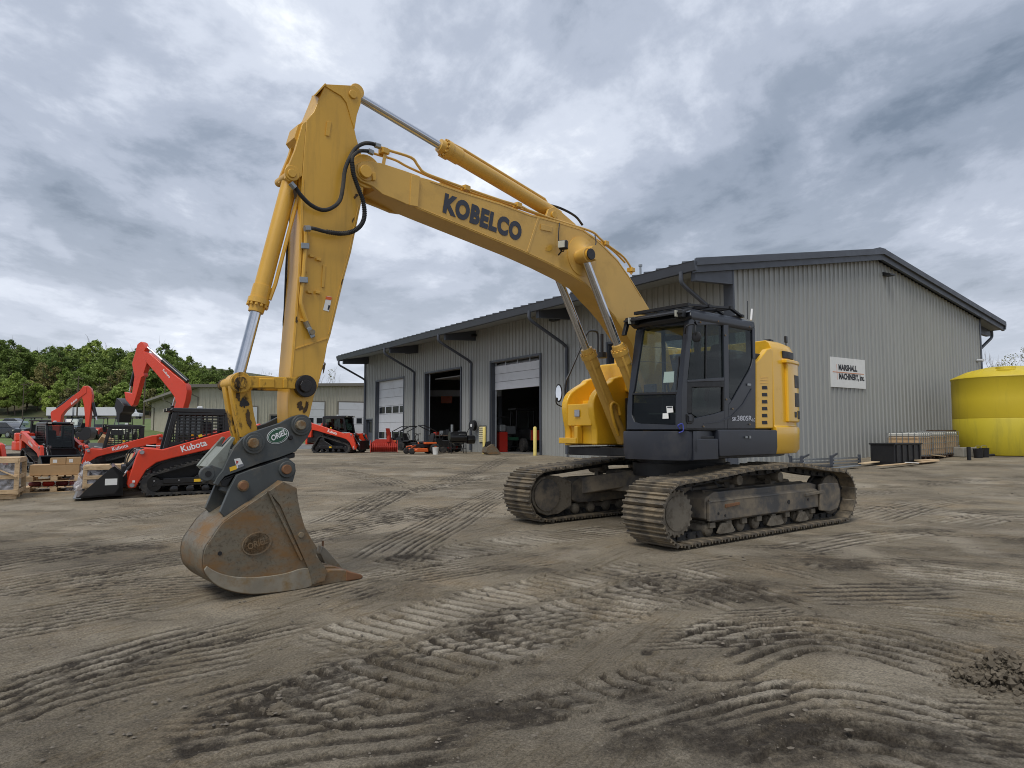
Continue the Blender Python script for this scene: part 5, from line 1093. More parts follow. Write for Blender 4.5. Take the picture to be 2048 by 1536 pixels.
for pts, m in (([(445, 1020), (505, 1018), (512, 1078), (450, 1084)], 'paper'), ([(410, 1088), (462, 1086), (467, 1138), (408, 1140)], 'paper'), ([(452, 1024), (500, 1022), (501, 1034), (453, 1036)], 'sign_ink')):
    cpl_front('notice', pts, MT[m], cab, .0 if m == 'paper' else .003, .003, 0)
cpl_front('wiper', [(560, 540), (572, 540), (545, 860), (535, 858)], MT['black_trim'], cab, .05, .02, .004)
for y, x0, x1 in ((450, 225, 545), (590, 190, 540)): cpl_front('guard_wire', [(x0, y-4), (x1, y+16), (x1, y+19), (x0, y-1)], MT['black_trim'], cab, -.03, .004, 0)
# roof, lights and guard
b = MB(); b.loft([[Q(s, o, z) for s, o in ((1.78-i, .40+i), (1.78-i, 1.52-i*.6), (.12+i, 1.52-i*.6), (.12+i, .40+i))] for z, i in ((3.34, .04), (3.40, 0), (3.46, .02), (3.53, .16))]); roof = b.build('cab_roof', CD, cab, bevel=.02)
p0, p1 = sz(1285, 637, .5), sz(1450, 615, 1.0)
for k in range(5):
    o = .5+k*.23; b = MB(); b.beam(Q(1.72, o, 3.58), Q(.62, o, 3.66), .05, .03); b.beam(Q(.62, o, 3.66), Q(.30, o, 3.56), .05, .03); b.build('guard_bar', MT['black_trim'], roof)
for s, z in ((1.72, 3.58), (1.2, 3.618), (.64, 3.658), (.32, 3.565)):
    b = MB(); b.beam(Q(s, .46, z), Q(s, 1.46, z), .06, .045); b.build('guard_bar', MT['black_trim'], roof)
for o in (.55, 1.4):
    b = MB(); b.box(Q(1.86, o, 3.43), (.14, .12, .12), Matrix.Rotation(_a, 3, 'Z')); l_ = b.build('roof_light', MT['black_trim'], roof, bevel=.02); b = MB(); b.box(Q(1.935, o, 3.43), (.10, .012, .09), Matrix.Rotation(math.pi/2-_a, 3, 'Z')); b.build('lens', MT['light_lens'], l_)
b = MB(); b.prism([Q(s, .40, z) for s, z in ((1.98, 3.22), (1.88, 3.50), (1.55, 3.56), (1.55, 3.50), (1.83, 3.44), (1.92, 3.22))], EL*.06); b.build('visor_side', MT['black_trim'], roof, bevel=.008)
b = MB(); b.hexa([Q(1.72, .42, 3.50), Q(1.95, .42, 3.42), Q(1.95, 1.5, 3.42), Q(1.72, 1.5, 3.50), Q(1.72, .42, 3.53), Q(1.95, .42, 3.45), Q(1.95, 1.5, 3.45), Q(1.72, 1.5, 3.53)]); b.build('rain_visor', MT['black_trim'], roof, bevel=.006)
b = MB(); b.tube([P(1495, 638, 1.1), P(1495, 602, 1.1)], .006, 6); b.build('antenna', MT['black_trim'], roof)
b = MB(); b.cyl(P(1502, 640, .9), P(1504, 618, .9), .018, n=8); b.build('beacon_post', MT['white_print'], roof)
# mirror on the door post
b = MB(); e = P(*Z9(735, 355), SIDE+.12); b.rev(e - EF*.02, EF, [(0, .05), (.012, .075), (.03, .075), (.04, .05)], 20); mr = b.build('mirror', MT['black_trim'], cab)
b = MB(); b.tube(spline([P(*Z9(625, 325), SIDE), P(*Z9(640, 250), SIDE+.06), P(*Z9(715, 235), SIDE+.1), P(*Z9(722, 300), SIDE+.12), e], 4), .012, 6); b.build('mirror_arm', MT['black_trim'], mr)
# back and right walls, seat, console
cb_ = [rbox('cab_rear_wall', .12, .17, .46, 1.46, 1.84, 2.5, MT['black_trim'], cab, .005), rbox('cab_right_wall', .17, 1.9, .46, .50, 1.84, 2.2, MT['black_trim'], cab, .005)]
for s in (.14, 1.02): rbox('right_post', s, s+.07, .46, .50, 2.2, 3.36, MT['black_trim'], cab, .01)
for o in (.46, 1.40): rbox('rear_post', .12, .18, o, o+.08, 2.5, 3.36, MT['black_trim'], cab, .01)
b = MB(); b.hexa([Q(.15, .52, 2.5), Q(.15, 1.42, 2.5), Q(.156, 1.42, 2.5), Q(.156, .52, 2.5), Q(.15, .52, 3.36), Q(.15, 1.42, 3.36), Q(.156, 1.42, 3.36), Q(.156, .52, 3.36)]); b.build('rear_window', MT['glass_clear'], cab)
b = MB(); b.hexa([Q(.2, .478, 2.2), Q(1.86, .478, 2.2), Q(1.86, .484, 2.2), Q(.2, .484, 2.2), Q(.2, .478, 3.34), Q(1.7, .478, 3.34), Q(1.7, .484, 3.34), Q(.2, .484, 3.34)]); b.build('right_window', MT['glass_clear'], cab)
st_ = rbox('seat', .55, 1.05, .72, 1.24, 2.16, 2.32, MT['seat_black'], cab, .05)
b = MB(); b.hexa([Q(.44, .74, 2.28), Q(.58, .74, 2.28), Q(.58, 1.22, 2.28), Q(.44, 1.22, 2.28), Q(.28, .80, 2.95), Q(.40, .80, 2.95), Q(.40, 1.16, 2.95), Q(.28, 1.16, 2.95)]); b.build('seat_back', MT['seat_black'], st_, bevel=.05, seg=3)
b = MB(); b.hexa([Q(.28, .86, 2.97), Q(.40, .86, 2.97), Q(.40, 1.10, 2.97), Q(.28, 1.10, 2.97), Q(.26, .87, 3.17), Q(.36, .87, 3.17), Q(.36, 1.09, 3.17), Q(.26, 1.09, 3.17)]); b.build('head_rest', MT['seat_black'], st_, bevel=.05, seg=3)
rbox('seat_base', .6, .98, .78, 1.2, 1.84, 2.16, MT['black_trim'], st_, .02)
for o in (.56, 1.28):
    k = rbox('console', .55, 1.2, o, o+.14, 2.02, 2.36, MT['black_trim'], cab, .03); b = MB(); b.tube([Q(1.12, o+.07, 2.34), Q(1.16, o+.07, 2.5)], .018, 8); b.cyl(Q(1.16, o+.07, 2.5), Q(1.18, o+.07, 2.58), .03, .024, n=10); b.build('joystick', MT['seat_black'], k)
b = MB(); b.prism([P(*Z9(x, y), 1.36) for x, y in ((760, 850), (930, 838), (925, 930), (880, 1050), (850, 1070), (740, 1040), (745, 900))], -EL*.1); b.build('door_bag', MT['seat_grey'], cab, bevel=.03)
b = MB(); b.prism([P(*Z9(x, y), 1.37) for x, y in ((820, 850), (850, 848), (840, 960), (815, 970))], EL*.01); b.build('strap', MT['maroon'], cab)
rbox('monitor', 1.62, 1.66, .56, .78, 2.3, 2.48, MT['black_trim'], cab, .01)
b = MB(); b.hexa([Q(1.5, .7, 2.02), Q(1.72, .7, 2.02), Q(1.72, 1.2, 2.02), Q(1.5, 1.2, 2.02), Q(1.5, .7, 2.04), Q(1.72, .7, 2.04), Q(1.72, 1.2, 2.04), Q(1.5, 1.2, 2.04)]); b.build('pedal_plate', MT['seat_grey'], cab)
for o in (.85, 1.05): b = MB(); b.tube([Q(1.6, o, 2.04), Q(1.55, o, 2.5), Q(1.5, o, 2.62)], .014, 6); b.build('travel_lever', MT['seat_black'], cab)
cpl_front('paper_sheet', [(425, 690), (520, 685), (515, 790), (415, 795)], MT['paper'], cab, -.06, .003, 0)
# ---- engine side panel, counterweight, hood
Z5 = lambda x, y: (1080+x/3.657, 580+y/3.657)
def pl5(name, pts, o, m, parent=ex, th=.06, bevel=.012): b = MB(); b.prism([P(*Z5(x, y), o) for x, y in pts], -EL*th); return b.build(name, m, parent, bevel=bevel)
pnl = pl5('engine_panel', [(1582, 1015), (1582, 528), (1610, 500), (1640, 462), (1662, 432), (1690, 424), (1705, 438), (1706, 1013)], 1.46, BY, ex, .1, .02)
for y in (714, 765, 817, 867, 918, 969): pl5('vent_slot', [(1624, y-12), (1662, y-13), (1665, y+13), (1626, y+13)], 1.464, MT['black_trim'], pnl, .01, .002)
for y0 in (640, 658, 680): pl5('crease', [(1612, y0), (1668, y0-3), (1668, y0), (1612, y0+3)], 1.466, BY, pnl, .01, .002)
sD = sz(1548, 800, 1.47)[0]; sE = sz(1512, 800, 1.47)[0]
rbox('radiator_housing', sE-.01, sD-.05, -1.3, 1.40, 1.5, 3.02, MT['black_trim'], ex, .02)
hd = rbox('engine_hood', .1, -1.45, -1.25, 1.0, 2.6, 3.12, MT['cab_dark'], ex, .06)
# counterweight: plan arc swept up through its height
def arc(k, off=0.0):
    pts = []
    for (s, o) in ((sD+.0, 1.50), (-1.08, 1.49), (-1.42, 1.42), (-1.74, 1.25), (-2.0, .95), (-2.2, .5), (-2.26, 0), (-2.2, -.5), (-2.0, -.95), (-1.74, -1.25), (-1.42, -1.42), (-1.08, -1.49), (sD, -1.50)):
        pts.append(((s-sD)*k+sD-off, o*(1-(1-k)*.5)))
    return pts
def cw_ring(z, k, off=0.0): return [Q(s, o, z) for s, o in arc(k, off)] + [Q(sD-.04, -1.0, z), Q(sD-.04, 1.0, z)]
b = MB(); b.loft([cw_ring(1.40, .93, .02), cw_ring(1.47, .99), cw_ring(1.80, 1.0), cw_ring(1.84, .99), cw_ring(1.86, .955), cw_ring(2.35, .955), cw_ring(2.9, .95), cw_ring(3.12, .93), cw_ring(3.22, .88), cw_ring(3.27, .78)])
cw = b.build('counterweight', BY, ex, bevel=.02, smooth=50, seg=2)
def cw_panel(name, a0, a1, z0, z1, m, lift=.02, parent=None, n=5, kk=.955, bevel=.01):
    """patch riding on the swept face between plan fractions a0..a1"""
    A = [Vector(p) for p in arc(kk)]; L_ = [0]
    for i in range(len(A)-1): L_.append(L_[-1]+(A[i+1]-A[i]).length)
    def at_(f):
        d = f*L_[-1]; j = 0
        while j < len(A)-2 and L_[j+1] < d: j += 1
        q = A[j].lerp(A[j+1], (d-L_[j])/(L_[j+1]-L_[j])); t = (A[j+1]-A[j]).normalized(); return q, Vector((-abs(t.y)*1.0, t.x*-1.0)) if False else Vector((t.y, -t.x))
    b = MB(); vo = []; vi = []
    for i in range(n+1):
        q, nn_ = at_(a0+(a1-a0)*i/n)
        if nn_.dot(q-Vector((-.6, 0))) < 0: nn_ = -nn_
        for z in (z0, z1):
            vo.append(Q(q.x+nn_.x*lift, q.y+nn_.y*lift, z)); vi.append(Q(q.x-nn_.x*.02, q.y-nn_.y*.02, z))
    m_ = len(vo); fs = []
    for i in range(n):
        a, c_ = 2*i, 2*i+2; fs += [(a, c_, c_+1, a+1), (m_+a, m_+a+1, m_+c_+1, m_+c_), (a, m_+a, m_+c_, c_), (a+1, c_+1, m_+c_+1, m_+a+1)]
    fs += [(0, 1, m_+1, m_), (2*n, m_+2*n, m_+2*n+1, 2*n+1)]
    b.add(vo+vi, fs); return b.build(name, m, parent or cw, bevel=bevel, smooth=50)
for sg in (0, 1):
    f = (lambda a: a) if sg == 0 else (lambda a: 1-a)
    cw_panel('rear_door', f(.075), f(.195), 1.92, 2.95, BY, .05, bevel=.025)
    cw_panel('cut_window', f(.065), f(.155), 2.99, 3.11, MT['black_trim'], .006)
    for z0, z1 in ((2.50, 2.72), (2.18, 2.42)): cw_panel('grille', f(.125), f(.185), z0, z1, MT['black_trim'], .056)
    cw_panel('rear_lamp', f(.118), f(.14), 2.0, 2.1, MT['black_trim'], .058); cw_panel('reflector', f(.15), f(.185), 1.98, 2.12, MT['black_trim'], .058)
    cw_panel('brow', f(.06), f(.22), 2.90, 2.965, BY, .075, bevel=.02)
b = MB(); e = Q(-1.05, 1.1, 3.27); b.box(e + UP*.04, (.16, .12, .08), Matrix.Rotation(_a, 3, 'Z')); b.build('hood_latch', MT['black_trim'], cw, bevel=.01)
e = P(1572, 690, 1.0); b = MB(); b.beam(e - UP*.06, e + UP*.06, .02, .02); b.box(e + UP*.1, (.08, .04, .12), Matrix.Rotation(_a, 3, 'Z')); b.build('rear_camera', MT['black_trim'], cw, bevel=.008)
# ---- right-hand side: tank with steps, hood box, rails
Z10 = lambda x, y: (1080+x/5.12, 620+y/5.12)
O1, O2 = -.64, -1.40
railp = [(1193, 890), (1193, 862), (1188, 835), (1186, 807), (1193, 786), (1205, 774), (1222, 763), (1240, 752), (1330, 742), (1330, 890)]
tank = plate('tool_tank', [(1196, 889), (1196, 862), (1191, 835), (1190, 812), (1330, 805), (1330, 889)], O1, O2, BY, ex, .02)
_rs = [(p.x, p.y) for p in spline([Vector((x, y, 0)) for x, y in railp[1:9]], 5)]
for o0, o1 in ((O1, O1-.13), (O2+.13, O2)): plate('step_rail', [railp[0]]+_rs+[railp[9]], o0+.004, o1-.004, BY, tank, .03, ref=O1, seg=3)
stt = [sz(x, y, O1) for x, y in ((1189, 807), (1196, 786), (1210, 774), (1230, 762), (1250, 752))]
for i in range(4):
    (s0, z0), (s1, z1) = stt[i], stt[i+1]
    b = MB(); b.hexa([Q(s0-.22, O1-.13, z0-.4), Q(s1-1.0, O1-.13, z0-.4), Q(s1-1.0, O2+.13, z0-.4), Q(s0-.22, O2+.13, z0-.4), Q(s0-.27, O1-.13, z0-.10), Q(s1-1.0, O1-.13, z0-.10), Q(s1-1.0, O2+.13, z0-.10), Q(s0-.27, O2+.13, z0-.10)]); b.build('step', BY, tank, bevel=.015)
s_f = sz(1193, 862, O1)[0]
def tf(o, z, off=0.0): return Q(s_f+.03+off, o, z)
b = MB(); b.hexa([tf(-.72, 1.86, .02), tf(-1.28, 1.86, .02), tf(-1.28, 1.86, -.03), tf(-.72, 1.86, -.03), tf(-.72, 2.24, .03), tf(-1.28, 2.24, .03), tf(-1.28, 2.24, -.02), tf(-.72, 2.24, -.02)]); b.build('tank_door', BY, tank, bevel=.02)
b = MB(); b.box(tf(-1.02, 2.08, .045), (.12, .012, .12), Matrix.Rotation(math.pi/2-_a+math.pi/2, 3, 'Z')); b.build('sight_glass', MT['chrome_dull'], tank, bevel=.005)
b = MB(); b.hexa([tf(-1.0, 1.56, .10), tf(-1.42, 1.56, .10), tf(-1.42, 1.56, -.05), tf(-1.0, 1.56, -.05), tf(-1.0, 1.66, .10), tf(-1.42, 1.66, .10), tf(-1.42, 1.66, -.05), tf(-1.0, 1.66, -.05)]); b.build('foot_step', BY, tank, bevel=.012)
b = MB(); b.hexa([tf(-.98, 1.56, .08), tf(-1.06, 1.56, .08), tf(-1.06, 1.56, -.05), tf(-.98, 1.56, -.05), tf(-.98, 1.86, .08), tf(-1.06, 1.86, .08), tf(-1.06, 1.86, -.05), tf(-.98, 1.86, -.05)]); b.build('step_side', BY, tank, bevel=.012)
b = MB(); b.prism([Q(s_f-.15, O2-.005, z) for z in (1.52, 2.2)] + [Q(s_f-.75, O2-.005, z) for z in (2.2, 1.52)], -EL*.16); b.build('side_box', BY, tank, bevel=.02)
rbox('hydraulic_box', .7, -.3, -.5, -1.25, 2.45, 2.98, BY, ex, .04)
rbox('valve_cover', .75, .1, .35, -.6, 1.5, 2.35, MT['black_trim'], ex, .02)
hb = rbox('hood_box', .35, -.8, -.15, -1.2, 2.98, 3.26, BY, ex, .03)
b = MB(); b.cyl(P(1204, 712, -.9), P(1204, 668, -.9), .03, n=10); b.build('exhaust_stub', MT['black_trim'], hb); b = MB(); b.cyl(P(1204, 716, -.9), P(1204, 705, -.9), .09, n=12); b.build('exhaust_collar', MT['black_trim'], hb)
b = MB(); b.tube(spline([P(1132, 885, O2-.02), P(1132, 830, O2-.02), P(1131, 770, O2-.02), P(1140, 745, O2-.02), P(1166, 685, O2-.02), P(1176, 664, O2), P(1190, 662, O2), P(1196, 670, O2), P(1196, 705, O2)], 5), .02, 8); b.build('hand_rail', MT['black_trim'], tank)
b = MB(); mc = P(1117, 786, O2-.05); pts = []
fx = Vector((.95, -.3, 0)).normalized()
for i in range(20):
    t = 6.283*i/20; pts.append(mc + fx*(.062*math.cos(t)) + UP*(.165*math.sin(t)))
b.prism(pts, Vector((.3, .95, 0))*.05); mo = b.build('mirror', MT['black_trim'], tank, bevel=.01)
b = MB(); b.prism([mc + (p-mc)*.82 - Vector((.3, .95, 0))*.004 for p in pts], Vector((.3, .95, 0))*.003); b.build('mirror_face', MT['mirror_glass'], mo)
b = MB(); b.tube(spline([P(1112, 795, O2-.05), P(1114, 808, O2-.05), P(1131, 816, O2-.02)], 4), .012, 6); b.build('mirror_arm', MT['black_trim'], mo)
b = MB(); q0 = P(*Z9(575, 1240), SIDE+.02); b.tube(spline([q0, q0 + V(-.03, -.02, .05), q0 + V(.03, -.02, .07), q0 + V(.04, -.02, -.02), q0 + V(-.02, -.02, -.05)], 5), .008, 6); b.build('cable_tie', MT['blue_zip'], ex)
# ------------------------------------------------------------------ the tan building at the back left
KB = atd(397, 865, 62); KB.z = 0; GB = gz(KB.x, KB.y)-.1
def kp(s, t, z): return KB + WB*s + WA*t + Vector((0, 0, z))
tan = wthing('tan_shed', 'low tan metal shed with white roller doors behind the excavator arm', 'building', kp(10, 0, GB))
ZT = 6.05; TSL = .046
for i in range(24):
    s0, s1 = i*.915, (i+1)*.915; rib_panel(lambda s: kp(s, 0, 0), gout, lambda s: GB-.2, lambda s: ZT+TSL*s-.22, s0, s1, MT['tan_metal'], tan)
for i in range(40):
    rib_panel(lambda t: kp(0, t, 0), wout, lambda t: GB-.2, lambda t: ZT-.25, i*.915, (i+1)*.915, MT['tan_metal'], tan)
b = MB(); b.hexa([kp(.05, .05, GB-.3), kp(21.9, .05, GB-.3), kp(21.9, 36, GB-.3), kp(.05, 36, GB-.3), kp(.05, .05, ZT-.3), kp(21.9, .05, ZT+TSL*21.9-.3), kp(21.9, 36, ZT+TSL*21.9-.3), kp(.05, 36, ZT-.3)]); b.build('wall_core', MT['tan_metal'], tan, smooth=0)
b = MB(); b.hexa([kp(-.9, -.5, ZT-.26), kp(22.2, -.5, ZT+TSL*22.2-.22), kp(22.2, 36.8, ZT+TSL*22.2-.22), kp(-.9, 36.8, ZT-.26), kp(-.9, -.5, ZT+.02), kp(22.2, -.5, ZT+TSL*22.2+.06), kp(22.2, 36.8, ZT+TSL*22.2+.06), kp(-.9, 36.8, ZT+.02)]); b.build('roof', MT['tan_roof'], tan, smooth=0)
b = MB(); b.beam(kp(-.98, -.5, ZT-.2), kp(-.98, 36.8, ZT-.2), .14, .2); b.build('gutter', MT['tan_roof'], tan)
for (s, t) in ((-.05, .2), (-.05, 17), (-.05, 33)): b = MB(); b.tube([kp(-.95, t, ZT-.3), kp(-.95, t, ZT-.7), kp(-.12, t, ZT-1.1), kp(-.12, t, GB)], .07, 8); b.build('downspout', MT['tan_roof'], tan)
def kb_s(px, py): return (hit(px, py, KB, WA)-KB).dot(WB)
def kb_z(px, py): return hit(px, py, KB, WA).z
def kdoor(x0, x1, ytop, name, m, nsec, win=None):
    s0, s1, zt = kb_s(x0, 840), kb_s(x1, 840), kb_z((x0+x1)/2, ytop); d = None
    b = MB(); b.hexa([kp(s0-.12, -.05, GB), kp(s1+.12, -.05, GB), kp(s1+.12, -.09, GB), kp(s0-.12, -.09, GB), kp(s0-.12, -.05, zt+.12), kp(s1+.12, -.05, zt+.12), kp(s1+.12, -.09, zt+.12), kp(s0-.12, -.09, zt+.12)]); fr = b.build('door_frame', MT['tan_roof'], tan, smooth=0)
    h_ = (zt-GB)/nsec
    for i in range(nsec):
        z0 = GB+i*h_; b = MB(); b.hexa([kp(s0, -.091, z0+.01), kp(s1, -.091, z0+.01), kp(s1, -.115, z0+.01), kp(s0, -.115, z0+.01), kp(s0, -.091, z0+h_-.01), kp(s1, -.091, z0+h_-.01), kp(s1, -.115, z0+h_-.01), kp(s0, -.115, z0+h_-.01)]); q = b.build(name, m, fr, smooth=0)
        if win == i:
            k = max(1, round((s1-s0)/.95))
            for j in range(k):
                a = s0+(s1-s0)*(j+.15)/k; c = s0+(s1-s0)*(j+.8)/k; b = MB(); b.hexa([kp(a, -.114, z0+.1), kp(c, -.114, z0+.1), kp(c, -.125, z0+.1), kp(a, -.125, z0+.1), kp(a, -.114, z0+h_-.1), kp(c, -.114, z0+h_-.1), kp(c, -.125, z0+h_-.1), kp(a, -.125, z0+h_-.1)]); b.build('window_pane', MT['dark_glass'], fr, smooth=0)
kdoor(676.5, 726, 805, 'door_section', MT['door_white'], 5, 2); kdoor(612, 647.5, 804, 'door_section', MT['door_white'], 5, 2)
kdoor(502, 513, 814, 'door_leaf', MT['door_white'], 1); kdoor(541, 557, 831, 'window_leaf', MT['dark_glass'], 1)
# ------------------------------------------------------------------ things along the right-hand wall
tb = atd(2019, 865, 29.2); tz = gz(tb.x, tb.y)-.03
tk = wthing('storage_tank', 'big yellow polyethylene storage tank with domed top at the right edge', 'tank', (tb.x, tb.y, tz))
TR = 2.03; zs = hit(1908, 757, tb, Vector((0, 1, 0))).z-tz
b = MB(); b.rev((tb.x, tb.y, tz+zs*.47), UP, [(0, TR), (.03, TR+.012), (zs*.25, TR), (zs*.53-.06, TR), (zs*.53-.02, TR+.03), (zs*.53+.03, TR+.01), (zs*.53+.3, TR*.72), (zs*.53+.47, TR*.38), (zs*.53+.50, TR*.2)], 72); b.build('upper_shell', MT['tank_yellow'], tk, smooth=50)
b = MB(); b.rev((tb.x, tb.y, tz), UP, [(0, TR-.02), (.03, TR+.01), (zs*.47-.02, TR+.01), (zs*.47, TR)], 72); b.build('lower_shell', MT['tank_yellow_low'], tk, smooth=50)
b = MB(); e = Vector((tb.x-.75, tb.y-1.0, tz+zs+.18)); b.rev(e, UP, [(0, .42), (.10, .42), (.12, .36), (.22, .34), (.24, .2)], 24); b.build('manway_lid', MT['tank_yellow'], tk)
for i in range(10):
    a_ = R(180+i*20); c_ = Vector((math.cos(a_), math.sin(a_), 0)); b = MB(); b.beam(Vector((tb.x, tb.y, tz+zs+.03)) + c_*(TR*.97), Vector((tb.x, tb.y, tz+zs+.30)) + c_*(TR*.72), .12, .05); b.build('shoulder_rib', MT['tank_yellow'], tk, bevel=.02)
def tote(i, s_off, label):
    base = hit(1900, 919, PC + gout*1.5, WA); base.z = 0
    c = base - WB*(1.75+1.1*s_off) + gout*.3; z0 = gz(c.x, c.y); t = thing('liquid_tote', label, 'tote', (c.x, c.y, z0), math.atan2(WB.y, WB.x), 'caged liquid totes along the gable wall')
    b = MB(); b.bx(-.5, .5, -.58, .58, .16, .88); b.build('plastic_tank', MT['tote_plastic'], t, bevel=.05, seg=3)
    b = MB(); b.bx(-.5, .5, -.58, .58, .885, 1.02); b.build('tank_top', MT['tote_white'], t, bevel=.05, seg=3)
    for z in (.17, .40, .62, .84, 1.03):
        b = MB(); b.tube([(-.53, -.61, z), (.53, -.61, z), (.53, .61, z), (-.53, .61, z), (-.53, -.61, z)], .011, 6); b.build('cage_hoop', MT['galvanised'], t)
    for k in range(7):
        for y in (-.61, .61): b = MB(); x = -.5+k*1.0/6; b.beam((x, y, .14), (x, y, 1.03), .02, .02); b.build('cage_bar', MT['galvanised'], t)
    for k in range(5):
        for x in (-.53, .53): b = MB(); y = -.45+k*.225; b.beam((x, y, .14), (x, y, 1.03), .02, .02); b.build('cage_bar', MT['galvanised'], t)
    for x in (-.42, 0, .42): b = MB(); b.bx(x-.06, x+.06, -.58, .58, .005, .10); b.build('pallet_runner', MT['wood_dark'], t)
    b = MB(); b.bx(-.53, .53, -.6, .6, .10, .14); b.build('pallet_deck', MT['wood_dark'], t)
    if i == 0:
        b = MB(); b.bx(.545, .552, -.5, .25, .38, .82); b.build('label_plate', MT['skirt_dark'], t); b = MB(); b.bx(.553, .556, -.22, .05, .48, .76); q = b.build('paper_label', MT['paper'], t); b = MB(); b.bx(.557, .559, -.17, -.03, .52, .6); b.build('print_block', MT['sign_ink'], q)
tote(0, 0, 'caged liquid tote with a dark label plate, nearest the yellow tank'); tote(1, 1, 'middle one of three caged liquid totes behind the black bin'); tote(2, 2, 'leftmost of three caged liquid totes against the gable wall')
base = hit(1793, 924, PC + gout*2.6, WA); c = Vector((base.x, base.y, gz(base.x, base.y)))
bn_ = thing('black_bin', 'low black plastic bin standing in front of the caged totes', 'bin', c, math.atan2(WB.y, WB.x))
for (x0, x1, y0, y1, z0, z1) in ((-.95, .95, -.42, -.36, .06, .70), (-.95, .95, .36, .42, .06, .70), (-.95, -.89, -.36, .36, .06, .70), (.89, .95, -.36, .36, .06, .70)): b = MB(); b.bx(x0, x1, y0, y1, z0, z1); b.build('wall', MT['black_trim'], bn_, bevel=.01)
b = MB(); b.bx(-.95, .95, -.42, .42, .0, .06); b.build('base', MT['black_trim'], bn_); b = MB(); b.tube([(-.97, -.44, .72), (.97, -.44, .72), (.97, .44, .72), (-.97, .44, .72), (-.97, -.44, .72)], .03, 6); b.build('rim', MT['black_trim'], bn_)
for k in range(5): b = MB(); b.bx(-.8+k*.4-.03, -.8+k*.4+.03, -.455, -.42, .08, .68); b.build('rib', MT['black_trim'], bn_)
def at_wall(px, py, off):
    p = hit(px, py, PC + gout*off, WA); return Vector((p.x, p.y, gz(p.x, p.y)))
RZB = math.atan2(WB.y, WB.x)
def simple(name, label, cat, m, loc, rz, boxes, bevel=.02, group=None):
    b = MB()
    t = thing(name, label, cat, loc, rz, group)
    for i, (pn, bxs) in enumerate(boxes):
        b = MB(); b.bx(*bxs); b.build(pn, m if not isinstance(m, list) else m[i], t, bevel=bevel)
    return t
c = at_wall(1914, 897, 1.6)
for (dx, dz, lb, rz) in ((0, 0, 'pale concrete block at the bottom of the stack beside the yellow tank', .1), (.35, 0, 'concrete block lying next to the tote by the yellow tank', -.2), (-.15, .42, 'concrete block on top of the stack beside the yellow tank', .05)):
    q = c + WB*dx*1.4 + Vector((0, 0, dz)); bb = MB(); bb.box((0, 0, .2), (.8, .45, .4)); o = bb.build('concrete_block', MT['concrete'], bevel=.03); o.location = q; o.rotation_euler.z = RZB+rz; tag(o, lb, 'block', 'concrete blocks by the tank')
q = at_wall(1929, 918, 2.6); bb = MB(); bb.box((0, 0, .19), (.95, .5, .38)); o = bb.build('concrete_block', MT['concrete'], bevel=.03); o.location = q; o.rotation_euler.z = RZB-.1; tag(o, 'single concrete block standing forward in front of the yellow tank', 'block', 'concrete blocks by the tank')
q = at_wall(1886, 866, 1.0)
for k in range(3):
    bb = MB(); bb.box((0, 0, .09), (1.7, .2, .18)); o = bb.build('timber_beam', MT['wood_dark'], bevel=.01); o.location = c + WB*(-.5) - gout*(.5-.24*k) + Vector((0, 0, .86)); o.rotation_euler.z = RZB+.03*k
    tag(o, ['dark timber beam nearest the wall on the concrete blocks', 'middle dark timber beam on the concrete blocks', 'front dark timber beam on the concrete blocks'][k], 'timber', 'timbers on the blocks')
for k in range(2):
    bb = MB(); bb.box((0, 0, .2), (.7, .4, .4)); o = bb.build('concrete_block', MT['concrete'], bevel=.03); o.location = c + WB*(-.9+.8*k) - gout*.25 + Vector((0, 0, .42)); o.rotation_euler.z = RZB; tag(o, ['concrete block under the left end of the dark timbers', 'concrete block under the right end of the dark timbers'][k], 'block', 'concrete blocks by the tank')
    bb = MB(); bb.box((0, 0, .2), (.8, .45, .4)); o = bb.build('concrete_block', MT['concrete'], bevel=.03); o.location = c + WB*(-.9+.8*k) - gout*.25; o.rotation_euler.z = RZB; tag(o, ['lowest concrete block under the left end of the timbers', 'lowest concrete block under the right end of the timbers'][k], 'block', 'concrete blocks by the tank')
for k, (px, lb) in enumerate(((1957, 'left black bucket at the foot of the yellow tank'), (1969, 'right black bucket with a hose at the foot of the yellow tank'))):
    q = at_wall(px, 917, 3.3); t = thing('plastic_bucket', lb, 'bucket', q, .3, 'black buckets by the tank')
    b = MB(); b.rev((0, 0, .0), UP, [(0, .15), (.36, .18), (.37, .19), (.34, .165), (.04, .14)], 20); b.build('pail', MT['black_trim'], t); b = MB(); b.tube(spline([(-.18, 0, .34), (-.1, 0, .46), (.1, 0, .46), (.18, 0, .34)], 4), .008, 6); b.build('bail_handle', MT['galvanised'], t)
q = at_wall(1938, 912, 3.6); b = MB(); b.tube([q + V(0, 0, 0), q + V(0, 0, .5)], .07, 14); o = b.build('black_pipe', MT['black_trim']); tag(o, 'short upright black pipe in front of the yellow tank', 'pipe')
b = MB(); b.tube(spline([at_wall(x, y, 3.2+.1*i) + V(0, 0, .06) for i, (x, y) in enumerate(((1975, 916), (1990, 920), (2010, 914), (2030, 922), (2060, 918)))], 6), .05, 8); tag(b.build('black_hose', MT['rubber']), 'thick black hose lying along the foot of the yellow tank', 'hose')
